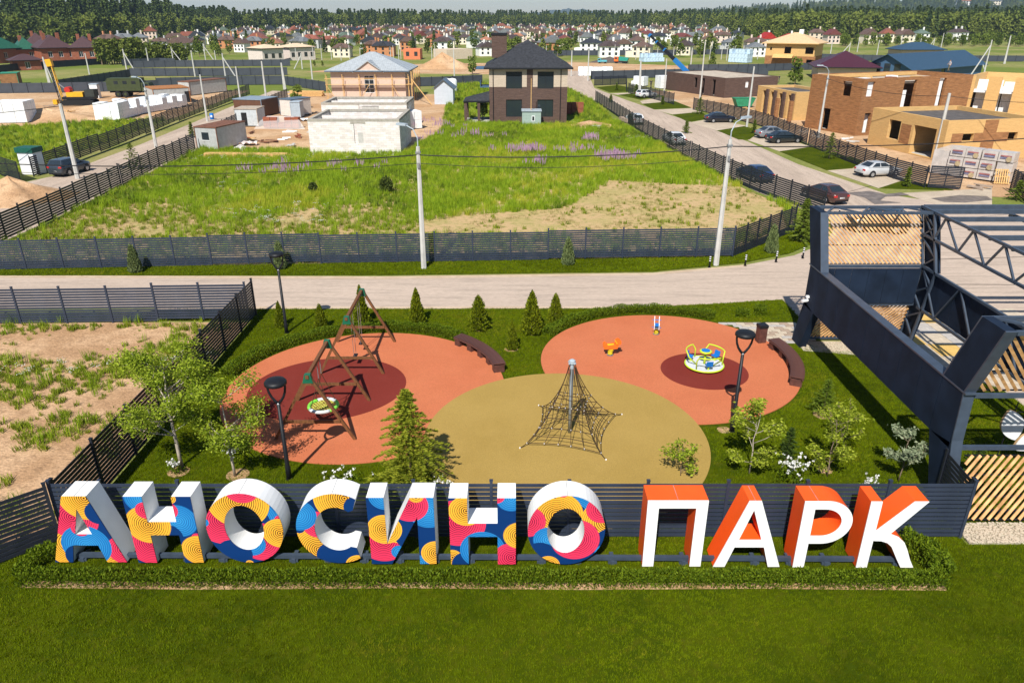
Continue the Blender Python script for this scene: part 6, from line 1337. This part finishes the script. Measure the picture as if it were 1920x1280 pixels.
def vhouse(pos, kind, rz, rc, wc, label, s=1.0):
    if not vused[kind]: vused[kind] = True; r = VP[kind]; r.location = pos; r.rotation_euler = (0,0,rz); r.scale = (s,)*3; r['label'] = label
    else: r = dup(VP[kind], pos, rz, label, s, VCH[kind])
    for c in r.children:
        nm = c.name.split('.')[0]
        if nm == 'roof': set_mat(c, RM[rc])
        elif nm != 'window': set_mat(c, WM[wc])
rg = random.Random(42); hpos = []
rws = [(106,'nearest'),(99,'second'),(92.5,'third'),(87,'fourth'),(82,'fifth'),(77.5,'sixth'),(73.5,'seventh'),(70,'eighth'),(67,'ninth'),(64.3,'tenth'),(61.8,'eleventh'),(59.5,'twelfth'),(57.3,'thirteenth')]
rcs = ['dark red','brown','brown','brown','dark brown','dark brown','brick red','slate grey','slate grey','green','terracotta','charcoal']; wcs = ['cream','cream','white','white','pale pink','beige','cream','grey','orange']
rowsn = {}
for ri, (y, rn) in enumerate(rws):
    Yd = G(960, y).y; px_per_m = FPX/(Yd*_c+6); x = {0: 455, 1: 330, 2: 300, 3: 320, 4: 345, 5: 365, 6: 400, 7: 420, 8: 440, 9: 470, 10: 500, 11: 560, 12: 640}[ri]; xe = {0: 1440, 1: 1460, 2: 1420, 3: 1400, 4: 1400, 5: 1380, 6: 1370, 7: 1360}.get(ri, 1330); n = 0
    while x < xe:
        step = rg.uniform(9.5, 19)*px_per_m
        skip = (ri == 0 and (485 < x < 610 or 740 < x < 905 or 930 < x < 985)) or rg.random() < (.24 if x > 1150 else .10)
        if not skip and n < 30 and len(hpos) < 290:
            q = G(x, y + rg.uniform(-3, 3)*(1 - ri*.065)); rc, wc, kd = rg.choice(rcs), rg.choice(wcs), rg.randrange(5)
            vhouse((q.x, q.y, 0), kd, rg.choice((0,0,.3,-.3,.6,-.5)), rc, wc, f'{wc} village house with {rc} roof, {ords[n]} from the left in the {rn} row', rg.uniform(.58,.76)); hpos.append((q.x, q.y)); n += 1
        x += step
extra = [(1562,83,'dark red','pale pink','behind the yellow house poles'),(1530,77,'brown','beige','just past the yellow house chimney'),(1632,82,'brown','cream','under the right forest edge'),(1662,80,'brick red','cream','with a red roof at the right forest edge'),(1700,80,'brown','cream','beside the birch wood'),(1728,78,'green','white','by the meadow bushes'),(1622,48,'green','cream','high in the right woods'),(1665,54,'brown','pale pink','in the clearing of the right woods'),(1684,62,'slate grey','white','white sided, deep in the right woods'),(1722,47,'dark brown','cream','on the right wooded slope'),
         (1806,43,'bright red','cream','bright red roofed among right woods'),(1802,76,'dark brown','white','alone before the right meadow bushes'),(1906,42,'bright red','pale pink','at the far right wood edge'),(1480,90,'bright red','white','long white, left of the yellow house'),(1440,93,'bright red','white','red roofed, left of the blue toilet'),(246,54,'charcoal','white','white tower-like, in the left forest'),(283,74,'brick red','pale pink','at the left forest edge'),(196,92,'brown','orange','behind the dark tree row'),(232,90,'slate grey','grey','grey roofed behind the dark tree row'),(262,88,'slate grey','beige','second grey roofed behind the dark tree row'),(990,46,'dark blue','white','with a dark blue roof at the forest edge'),(1378,56,'brown','beige','tower-like at the right forest edge'),(1352,70,'slate grey','cream','tall, below the right forest edge')]
for x, y, rc, wc, wh in extra:
    q = G(x, y); vhouse((q.x, q.y, 0), rg.randrange(5), rg.uniform(-.4,.4), rc, wc, f'{wc} house with {rc} roof, {wh}', min(1.0, .62+.0004*q.y)); hpos.append((q.x, q.y))

# ================================================================== far trees
F_spr = leafmat('far_spruce', (.030,.055,.016), (.10,.135,.036), .0, .8, 'both'); F_bro = leafmat('far_broadleaf', (.075,.110,.018), (.21,.24,.048), .1, .8, 'both'); F_lit = leafmat('village_leaf', (.07,.11,.014), (.19,.24,.04), .15, .8, 'both')
PROTO = bpy.data.collections.new('scatter_sources')       # not linked: only sources for the uncountable masses
def proto(name, me, coll):
    o = bpy.data.objects.new(name, me); coll.objects.link(o); return o
def coll(name): return bpy.data.collections.new(name)
def far_spruce(h, Rr, n, m):
    u = nrg.random(n); z = h*(.05+.95*u**1.1); t = nrg.random(n)*6.283; lay = np.sin(z*4.2)*.18+.85; r_ = Rr*(1-(z-.12*h)/(.90*h))*lay*(.55+.45*nrg.random(n)); r_ = np.maximum(r_, .05)
    c = np.stack([r_*np.cos(t), r_*np.sin(t), z], 1); d = np.stack([np.cos(t), np.sin(t), np.full(n,-.35)], 1); return quads('far_spruce', *leafcloud(c, h*.06, d, .4, .55), m, False)
def far_broad(h, Rr, n, m, k=9):
    cl = np.array([(Rr*.62*math.cos(i*2.4)*(.35+.65*rnd.random()), Rr*.62*math.sin(i*2.4)*(.35+.65*rnd.random()), h*(.20+.64*rnd.random())) for i in range(k)]+[(0,0,h*.82)])
    idx = nrg.integers(0, len(cl), n); d = rvec(n); c = cl[idx] + d*np.array([Rr*.42,Rr*.42,h*.15])*(.6+.4*nrg.random((n,1))); c[:,2] = np.minimum(c[:,2], h*1.0)
    return quads('far_broadleaf', *leafcloud(c, h*.058, d, .7, .6), m, False)
CF = coll('forest_sources'); k_spr = 3
for i in range(3): proto('a_spruce', far_spruce(20, 3.2+.3*i, 380, F_spr), CF)
for i in range(3): proto('b_broadleaf', far_broad(15+i, 4.8, 460, F_bro), CF)
def scatter(name, pts, scl, rot, idx, collection, label=None):
    me = bpy.data.meshes.new(name); n = len(pts); me.vertices.add(n); me.vertices.foreach_set('co', np.asarray(pts, np.float32).reshape(-1))
    for nm, ty, arr in (('scl','FLOAT',scl), ('rot','FLOAT',rot), ('idx','INT',idx)):
        a = me.attributes.new(nm, ty, 'POINT'); a.data.foreach_set('value', np.asarray(arr, np.int32 if ty == 'INT' else np.float32))
    o = place(name, me); ng = bpy.data.node_groups.new(name, 'GeometryNodeTree'); ng.interface.new_socket('Geometry', in_out='INPUT', socket_type='NodeSocketGeometry'); ng.interface.new_socket('Geometry', in_out='OUTPUT', socket_type='NodeSocketGeometry')
    N = ng.nodes; L = ng.links; gi = N.new('NodeGroupInput'); go = N.new('NodeGroupOutput'); ip = N.new('GeometryNodeInstanceOnPoints'); ci = N.new('GeometryNodeCollectionInfo')
    ci.inputs['Collection'].default_value = collection; ci.inputs['Separate Children'].default_value = True; ci.inputs['Reset Children'].default_value = True
    def attr(nm, ty):
        a = N.new('GeometryNodeInputNamedAttribute'); a.data_type = ty; a.inputs['Name'].default_value = nm; return a.outputs['Attribute']
    cx = N.new('ShaderNodeCombineXYZ'); L.new(attr('rot','FLOAT'), cx.inputs[2]); L.new(gi.outputs[0], ip.inputs['Points']); L.new(ci.outputs[0], ip.inputs['Instance']); ip.inputs['Pick Instance'].default_value = True
    L.new(attr('idx','INT'), ip.inputs['Instance Index']); L.new(cx.outputs[0], ip.inputs['Rotation']); L.new(attr('scl','FLOAT'), ip.inputs['Scale']); L.new(ip.outputs[0], go.inputs[0])
    md = o.modifiers.new('scatter', 'NODES'); md.node_group = ng; tag(o, label, None, None, 'stuff'); return o
fe = [(-260,86),(0,84),(150,82),(240,78),(330,68),(420,61),(500,57.5),(620,55),(760,54),(900,50.5),(1050,49.5),(1180,51),(1290,55),(1360,60),(1420,70),(1480,74),(1560,73),(1640,70),(1720,71),(1820,72),(1920,71),(2160,70)]
def front_y(x): return float(np.interp(x, [a for a,_ in fe], [b for _,b in fe]))
pts=[]; scl=[]; rot=[]; idx=[]
# the forest keeps clear of the houses standing in its clearings
def put(x, y, s, k, z=0.0):
    for hx, hy in clear:
        if abs(x - hx*(y/hy)) < 9 and -60 < y - hy < 14: return
    pts.append((x,y,z)); scl.append(s); rot.append(rg.uniform(0,6.28)); idx.append(k)
clear = [(G(x,y).x, G(x,y).y) for x, y, *_ in extra if x > 1600 or x < 300]
for _ in range(7600):
    px = rg.uniform(-200, 2120); Y0 = G(960, front_y(px)).y; dep = (rg.random()**1.5)*(320 if Y0 < 900 else 260); Y = Y0 + dep; d_ = Y*_c+6; X = (px-960)/FPX*d_
    left = px < 430; con = rg.random() < (.12 if dep < 50 and (left or px > 1380) else .85 if left else .5 if px < 1300 else .35)
    s = rg.uniform(.62,1.18)*(1.22 if px < 330 else 1.08 if left else 1.0)*(.72 if (not con and left and dep < 60) else .95); s *= 1.0 if px < 1380 or px > 1480 else .9
    put(X, Y, s, rg.randrange(3) if con else 3+rg.randrange(3))
for _ in range(1500):      # wooded rise on the far right and the far line
    px = rg.uniform(1380, 2120); Y = rg.uniform(900, 1500); put((px-960)/FPX*(Y*_c+6), Y, rg.uniform(.8,1.2), rg.randrange(6), (Y-900)*.006*max(0,(px-1450)/450))
def hillmesh(name, cx, cy, w, d, h, m):
    b = MB(); n, k = 40, 10; vs = [(cx+(i/n-.5)*2*w, cy+(j/k-.5)*2*d, h*(max(0,math.cos((i/n-.5)*math.pi))**1.2)*(max(0,math.cos((j/k-.5)*math.pi)))*(1+.1*math.sin(i*1.1)+.06*math.sin(i*2.7))-.5) for j in range(k+1) for i in range(n+1)]
    b.add(vs, [(j*(n+1)+i, j*(n+1)+i+1, (j+1)*(n+1)+i+1, (j+1)*(n+1)+i) for j in range(k) for i in range(n)]); o = b.build(name, m, None, True); tag(o, kind='structure'); return o
M_wood = mat('wooded_hill', (.035,.055,.02), .95, 0, .4, .02); M_wood2 = mat('distant_hill', (.035,.055,.03), .95, 0, .3, .004)
hillmesh('wooded_hill', 1650, 2500, 1250, 420, 62, M_wood); hillmesh('distant_hill', 560, 7600, 520, 600, 66, M_wood2); hillmesh('distant_hill', 250, 8200, 330, 500, 40, M_wood2)
for _ in range(2400):
    X = rg.uniform(500, 2300); Y = rg.uniform(2100, 2560); fx = (X-400)/2500; fy = (Y-2080)/840
    hz = 62*(max(0,math.cos((fx-.5)*math.pi))**1.2)*max(0,math.cos((fy-.5)*math.pi)); put(X, Y, rg.uniform(.9,1.4), rg.randrange(6), hz-1)
scatter('forest', pts, scl, rot, idx, CF, 'dense mixed forest closing the horizon behind the village')
for i in range(26):
    X = rg.uniform(1250, 2050); Y = rg.uniform(2330, 2420); hz = 62*(max(0,math.cos(((X-400)/2500-.5)*math.pi))**1.2)*max(0,math.cos(((Y-2080)/840-.5)*math.pi))
    vhouse((X, Y-90, hz*.86), rg.randrange(5), 0, rg.choice(['terracotta','brown','slate grey']), 'white' if i % 2 else 'cream', f'{ords[i]} pale house from the left of the hilltop village', 2.0)
# village trees as individuals
def vtree_proto(h, Rr, n, m, conif=False):
    r = thing('village_tree', 'leafy green tree among the far village houses', 'tree', (0,0,0), 0, 'village trees'); me = far_spruce(h, Rr, n, m) if conif else far_broad(h, Rr, n, m); me.name = 'crown'; place('crown', me, r); MB().tube((0,0,0),(0,0,h*.5),.25,.12,6).build('trunk', BARK, r); return r
VT = [vtree_proto(8, 3.4, 420, F_lit), vtree_proto(9, 3.0, 420, F_lit), vtree_proto(10, 2.6, 420, F_bro), vtree_proto(11, 2.2, 380, F_spr, True)]; tuse = [False]*4; TCH = [list(t.children) for t in VT]
def vtree(x, y, k, s, label=None):
    if not tuse[k]: tuse[k] = True; VT[k].location = (x,y,0); VT[k].scale = (s,)*3; t = VT[k]
    else: t = dup(VT[k], (x,y,0), rg.uniform(0,6), None, s, TCH[k])
    if label: t['label'] = label
    return t
for k in range(4): VT[k]['label'] = ('leafy green tree among the far village houses' if k < 3 else 'dark conifer among the far village houses')
n = 0; BAND = {}
while n < 240:
    px = rg.uniform(290, 1470); y = 57 + 52*rg.random()**1.2
    if y < front_y(px)+2: continue
    q = G(px, y)
    if any(abs(q.x-a) < 4.5 and abs(q.y-b) < 7 for a, b in hpos): continue
    if y > 104 and (480 < px < 610 or 740 < px < 910): continue
    kk = rg.choice((0,0,1,1,2,2,3)); t = vtree(q.x, q.y, kk, rg.uniform(.4,.85)); BAND.setdefault((kk == 3, int((y-57)//6.5)), []).append(t); n += 1
BU = []
for i in range(60):       # bushes along the right meadow
    q = G(rg.uniform(1560, 1930), rg.uniform(84, 88)); t = vtree(q.x, q.y, rg.choice((0,1)), rg.uniform(.5,.8)); t['group'] = 'bushes along the bright meadow'; BU.append(t)
by_order(BU, 'green bush, {} from the left in the row along the bright meadow')
for (cf, bd_), l_ in BAND.items(): by_order(l_, ('dark conifer' if cf else 'leafy tree') + ', {} from the left in the village tree belt, ' + ordw(bd_+1) + ' from the forest')
# the dark row of trees by the brick houses
ROW = []
for i in range(34):
    px = 192 + i*4.6 + (16 if px_gap(i) else 0) if False else 192 + i*4.7; q = G(px, 121 - .06*(px-192)*.3 + rg.uniform(-1,1)); t = vtree(q.x, q.y, 2, rg.uniform(.85,1.0)*(1.0 if px < 270 else .82), 'slim tree in the dense dark row beside the brick houses'); t.scale = (t.scale[0]*1.0, t.scale[1]*1.0, t.scale[2]*.92); t['group'] = 'dense dark tree row'; ROW.append(t)
by_order(ROW, 'slim tree, {} from the left in the dense dark row beside the brick houses')
named = [((560,205),158,1,'slim birch beside the sheeted brown shed'),((886,140),104,1,'pair-like birch behind the grey cabin fence'),((905,226),185,0,'bushy young tree at the porch of the dark house'),((1490,159),107,1,'birch beside the yellow house with plank roof'),((1335,125),98,1,'leafy tree by the poles near the blue blocks'),((1155,108),92,0,'bush near the dump truck'),((590,125),112,2,'small tree left of the scaffolding'),((605,125),112,2,'second small tree left of the scaffolding')]
for bp, ty, k, lab in named:
    b = G(*bp); hh = topz(bp[0], ty, b); t = vtree(b.x, b.y, k, hh/(8,9,10,11)[k], lab); t['group'] = 'single trees on the plots'
def small_pine(label, bp, ty, Rr=.75, m=None, name='young_pine', per=45):
    b = G(*bp); h = topz(bp[0], ty, b); fir(name, label, 'pine', (b.x, b.y, 0), h, h*.38*Rr/.75, m or MATS['pine_needle'], 60, per, .12, group='young street pines')
small_pine('young pine on the plot lawn in front of the brick shell', (1554,298), 248); small_pine('small pine on the field side of the hatchback street', (252,318), 268, .9); small_pine('little cypress beside the silver sedan', (1699,350), 313, .45); small_pine('conifer near the black sedan on its lawn', (1311,214), 182, .8); small_pine('slim conifer on lawn between grey and black sedans', (1413,250), 224, .5)
small_pine('young pine by the street kerb beside the field fence', (1286,250), 226, .8); small_pine('little pine on field side near street end', (1145,192), 177, .8); small_pine('tiny conifer on the lawn before the low brown building', (1242,196), 180, .45); small_pine('bush beside the station wagon', (1192,182), 158, .8); small_pine('small conifer near the street end lawn', (1156,169), 155, .5); small_pine('bright young pine behind the narrow gate leaf', (1905,375), 338, 1.1); small_pine('young pine by the rusty container', (361,258), 228, .6)
def field_bush(label, bp, ty, w, m=L_weed):
    b = G(*bp); h = topz(bp[0], ty, b); r = thing('field_bush', label, 'bush', (b.x,b.y,0), 0, 'bushes in the field'); n = 900; d = rvec(n); c = d*np.array([w,w,h*.5])*(.5+.5*nrg.random((n,1))) + np.array([0,0,h*.5]); c[:,2] = np.abs(c[:,2]); quads('leaves', *leafcloud(c, .13, d, .8, .5), m, r); MB().tube((0,0,0),(0,0,h*.5),.03,.02,5).build('stem', BARK, r)
field_bush('dark bush in the tall grass left of the middle pole', (725,362), 330, .6, leafmat('dusky_leaf', (.04,.06,.012), (.12,.15,.03), .2)); field_bush('thin dark bush in the tall grass further left', (588,364), 342, .4, MATS['dusky_leaf'])

# ================================================================== grass and weeds (uncountable)
def tuft(n, h, rad, wdt, m, lean=.5, bend=.35):
    b = MB()
    for i in range(n):
        t = rnd.uniform(0,6.283); rr = rad*math.sqrt(rnd.random()); x = rr*math.cos(t); y = rr*math.sin(t); a = rnd.uniform(0,6.283); hh = h*rnd.uniform(.6,1.15); lx = math.cos(a)*hh*lean*rnd.random(); ly = math.sin(a)*hh*lean*rnd.random(); px_, py_ = -math.sin(a)*wdt, math.cos(a)*wdt
        b.add([(x-px_,y-py_,0),(x+px_,y+py_,0),(x+lx*bend+px_*.7,y+ly*bend+py_*.7,hh*.6),(x+lx*bend-px_*.7,y+ly*bend-py_*.7,hh*.6),(x+lx,y+ly,hh)], [(0,1,2,3),(3,2,4)])
    return b.mesh('tuft', m)
GL = leafmat('lawn_blade', (.058,.094,.001), (.200,.262,.004), .25, .6); GT = leafmat('tall_blade', (.13,.24,.006), (.42,.54,.035), .35, .6, 'both'); GD = leafmat('dry_blade', (.26,.22,.07), (.42,.36,.15), .25, .7, 'both'); GW = leafmat('weed_blade', (.12,.18,.008), (.33,.38,.035), .3, .6, 'both'); PF = leafmat('pink_spike', (.36,.20,.32), (.56,.36,.50), .2); WF = leafmat('white_umbel', (.60,.62,.52), (.80,.80,.74), .2)
def inpoly(p, poly):
    x, y = p[:,0], p[:,1]; c = np.zeros(len(p), bool); n = len(poly); j = n-1
    for i in range(n):
        xi, yi = poly[i][:2]; xj, yj = poly[j][:2]
        c ^= ((yi > y) != (yj > y)) & (x < (xj-xi)*(y-yi)/((yj-yi) or 1e-9)+xi); j = i
    return c
def samp(poly, dens):
    a = np.array([p[:2] for p in poly]); lo, hi = a.min(0), a.max(0); n = int((hi-lo).prod()*dens); p = lo + nrg.random((n,2))*(hi-lo); return p[inpoly(p, poly)]
def infront(p, mar=1.12):     # only where the view can reach
    d_ = p[:,1]*_c + CAMH*_s; return np.abs(p[:,0])/d_ < 960/FPX*mar
_gx = [nrg.normal(size=(24,2)) for _ in range(3)]
def noise2(p, s):
    v = 0
    for k in range(3):
        ph = p/s*(2**k); v = v + (np.sin(ph[:,0]*1.3+_gx[k][0,0]*5+1.7*np.sin(ph[:,1]*.9+_gx[k][1,0]*3))*np.cos(ph[:,1]*1.1+_gx[k][0,1]*5+1.3*np.sin(ph[:,0]*.7+_gx[k][2,0]*4)))/(1.6**k)
    return v/2.0
def grow(name, p, h0, h1, collection, ids, label, z=.0):
    n = len(p); scatter(name, np.column_stack([p, np.full(n, z)]), nrg.uniform(h0,h1,n), nrg.random(n)*6.283, nrg.choice(ids, n), collection, label)
CG = coll('lawn_sources'); GL2 = leafmat('lawn_blade_light', (.085,.110,.002), (.27,.28,.012), .25, .6); GL3 = leafmat('lawn_blade_dark', (.032,.054,.001), (.115,.150,.002), .25, .6)
[proto('lawn_tuft_%d' % i, tuft(12, .06, .085, .005, (GL, GL, GL2, GL3)[i], .8), CG) for i in range(4)]
def lawn(name, p, h0, h1, label, bias=0.0):
    v = noise2(p, 1.5)*.5 + noise2(p+21, 5.0)*.6 + .55*noise2(p*np.array([.25,2.2]) + 9, 1.6) + nrg.normal(0,.3,len(p)) - bias; k = np.where(v > .62, 2, np.where(v < -.45, 3, nrg.integers(0,2,len(p))))
    scatter(name, np.column_stack([p, np.zeros(len(p))]), nrg.uniform(h0,h1,len(p)), nrg.random(len(p))*6.283, k, CG, label)
p = samp(front_lawn, 150); p = p[infront(p) & (p[:,1] > 10.2)]
lawn('lawn_grass', p, .7, 1.35, 'short mown grass of the front lawn', .12)
p = samp(play_lawn, 130); bad = ((p[:,0]+6.4)**2+(p[:,1]-28.8)**2 < 37.5) | ((p[:,0]-7.35)**2+(p[:,1]-31.45)**2 < 36.5) | ((p[:,0]-2.05)**2+(p[:,1]-24.55)**2 < 31.8) | ((p[:,0] > 10.4)&(p[:,1] > 33.5)&(p[:,1] < 36.4)); p = p[~bad]
lawn('playground_grass', p, .8, 1.4, 'short grass around the play surfaces')
p = samp(verge, 70); p = p[infront(p)]; lawn('verge_grass', p, 1.1, 2.0, 'grass verge along the road fence')
CT = coll('field_sources'); [proto('a_tall', tuft(26, .72, .30, .014, GT, .55), CT) for _ in range(3)]; [proto('b_weed', tuft(22, .32, .22, .022, GW, .9), CT) for _ in range(2)]; [proto('c_dry', tuft(14, .22, .2, .010, GD, .9), CT) for _ in range(2)]
def spike(m, h, n=8):
    b = MB()
    for i in range(n):
        x, y = rnd.uniform(-.3,.3), rnd.uniform(-.3,.3); hh = h*rnd.uniform(.75,1.1); b.bar((x,y,hh*.62),(x+rnd.uniform(-.05,.05),y,hh),.035,.035)
    return b.mesh('spike', m)
def umbel(m, h, n=9):
    b = MB()
    for i in range(n):
        x, y = rnd.uniform(-.3,.3), rnd.uniform(-.3,.3); b.lathe([(.03,0),(.034,.015)], 6, (x,y,h*rnd.uniform(.6,1.1)))
    return b.mesh('umbel', m)
proto('d_spike', spike(PF, 1.05), CT); proto('e_umbel', umbel(WF, .45), CT); proto('f_broad', tuft(26, .55, .28, .035, leafmat('broad_weed', (.07,.13,.010), (.22,.30,.03), .3, .6, 'both'), .8), CT); [proto('g_yellow', tuft(26, .75, .3, .013, leafmat('yellow_blade', (.27,.33,.012), (.56,.58,.06), .35, .6, 'both'), .5), CT) for _ in range(2)]
bare = [G(*q)[:2] for q in ((1140,338),(1250,345),(1400,352),(1470,392),(1475,432),(1360,440),(1050,440),(790,438),(790,415),(900,402),(1060,392),(1090,372),(1130,352))]
p = samp(field, 9); nz = noise2(p, 4.0); inb = inpoly(p, bare); near = p[:,1] < 59+3*np.sin(p[:,0]*.35)-p[:,0]*.05
tall = ~inb & ~near & (nz > -.8); n2_ = noise2(p[:, ::-1] + 37.0, 7.0) + .5*noise2(p + 11.0, 2.0)
pt_ = p[tall]; v_ = n2_[tall]; k_ = np.where(v_ > .25, nrg.choice([3,4,9,9,0], len(v_)), np.where(v_ > -.3, nrg.choice([0,1,2], len(v_)), nrg.choice([10,11,0], len(v_)))); sc_ = np.clip(.72 + .28*noise2(pt_, 3.0) + nrg.normal(0,.14,len(v_)), .35, 1.25)
scatter('tall_grass', np.column_stack([pt_, np.zeros(len(pt_))]), sc_, nrg.random(len(v_))*6.283, k_, CT, 'tall bright grass filling the overgrown field')
mid = ~inb & near & (nz > -.42); grow('field_weeds', p[mid], .5, 1.0, CT, [3,4,0,5,5], 'patchy weeds and short grass near the road fence')
q = samp(field, 5); nq = noise2(q, 2.2); s_ = (inpoly(q, bare) & (nq > -.15)) | ((q[:,1] < 60) & ~inpoly(q, bare)); grow('dry_grass', q[s_], .5, 1.1, CT, [5,6,6,5,5,6,4], 'thin dry stalks on the bare soil of the field')
def blob(cpx, wx, wy, n): c = G(*cpx); return np.array([c.x, c.y]) + nrg.normal(size=(n,2))*np.array([wx,wy])
sp = np.concatenate([blob(a, b, c, n) for a, b, c, n in (((1153,303),1.2,.8,40),((995,290),1.8,.5,30),((1110,268),.8,.6,12),((1010,315),.8,.5,6),((1075,290),1.6,.5,10),((850,262),3,1.5,14),((640,320),3,1.8,10),((520,330),2.2,1.4,14),((820,240),2.2,1.6,16))])
grow('pink_flower_spikes', sp, .8, 1.25, CT, [7], 'pink willowherb spikes rising from the field grass')
um = np.concatenate([blob(a, b, c, n) for a, b, c, n in (((520,412),1.6,.8,12),((560,392),2.4,.8,10),((440,350),1.2,.8,6),((420,400),2.0,1.2,6),((500,300),4,1.2,40),((1200,262),2,2,16),((600,420),2,.6,10))])
grow('white_field_flowers', um, .7, 1.2, CT, [8], 'small white wild flowers in the field')
p = samp(sand_lot, 16); p = p[infront(p)]; nz = noise2(p, 3.0); band = np.exp(-((p[:,1]-30.2-.15*(p[:,0]+20))/1.9)**2)*1.3 + np.exp(-((p[:,1]-24.8+.2*(p[:,0]+18))/1.2)**2)*.55 + np.exp(-((p[:,1]-35.6)/.5)**2)*.6; kp = nz*.75 + .45*noise2(p+5,1.0) + band*.8 + nrg.normal(0,.2,len(p)) > .34
grow('lot_weeds', p[kp], .3, .9, CT, [3,4,3,4,0], 'green weeds growing across the sandy lot')
p2 = samp(sand_lot, 3.0); p2 = p2[infront(p2)]; b2 = np.exp(-((p2[:,1]-30.6-.15*(p2[:,0]+20))/1.3)**2); grow('lot_white_flowers', p2[(noise2(p2,1.6)*.7+b2) > .9], .5, .8, CT, [8], 'small white wild flowers in the sandy lot')
mead = [(-51, 78), (-54, 120), (-62, 119), (-74, 112), (-130, 112), (-120, 60), (-60, 58)]; p = samp(mead, 3); p = p[infront(p)]; grow('meadow_grass', p, .5, 1.2, CT, [0,3,4,9,10,4], 'rough green grass on the meadow by the drilling site')
p = samp([(-10, 108), (-6, 116), (10, 113), (16, 118), (15.5, 148), (11, 185), (-16, 185), (-12, 140)], 2.5); p = p[~((np.abs(p[:,0]-2) < 8) & (p[:,1] > 112) & (p[:,1] < 128))]; grow('plot_grass', p, .5, 1.3, CT, [0,1,3,4,9,3,9,10], 'rough grass around the dark house')
# gravel stones by the entrance
CS = coll('stone_sources')
for i in range(3): proto('stone', MB().lathe([(.02,0),(.035,.012),(.03,.03),(.01,.038)], 6).mesh('stone', mat('pebble', (.50,.42,.32), .9, 0, .35, 12)), CS)
p = np.concatenate([samp([(14.2,18.36),(22,18.36),(22,19.34),(14.2,19.34)], 320), samp([(14.3,32.9),(19.1,31.9),(19.1,33.7),(14.3,33.7)], 160)]); grow('gravel', p, .6, 1.5, CS, [0,1,2], 'loose pale gravel along the entrance frame', .03)

# ================================================================== air
hz = MB().bb(-9500, 9500, -120, 9500, -1.2, 150).build('haze', None); hz.data.materials.clear()
hm = bpy.data.materials.new('air'); hm.use_nodes = True; hn = hm.node_tree.nodes; hn.remove(hn['Principled BSDF']); pv_ = hn.new('ShaderNodeVolumePrincipled')
pv_.inputs['Color'].default_value = (.62, .80, 1.0, 1); pv_.inputs['Density'].default_value = .00011; pv_.inputs['Anisotropy'].default_value = .2
hm.node_tree.links.new(pv_.outputs[0], hn['Material Output'].inputs['Volume']); hz.data.materials.append(hm); tag(hz, kind='stuff')
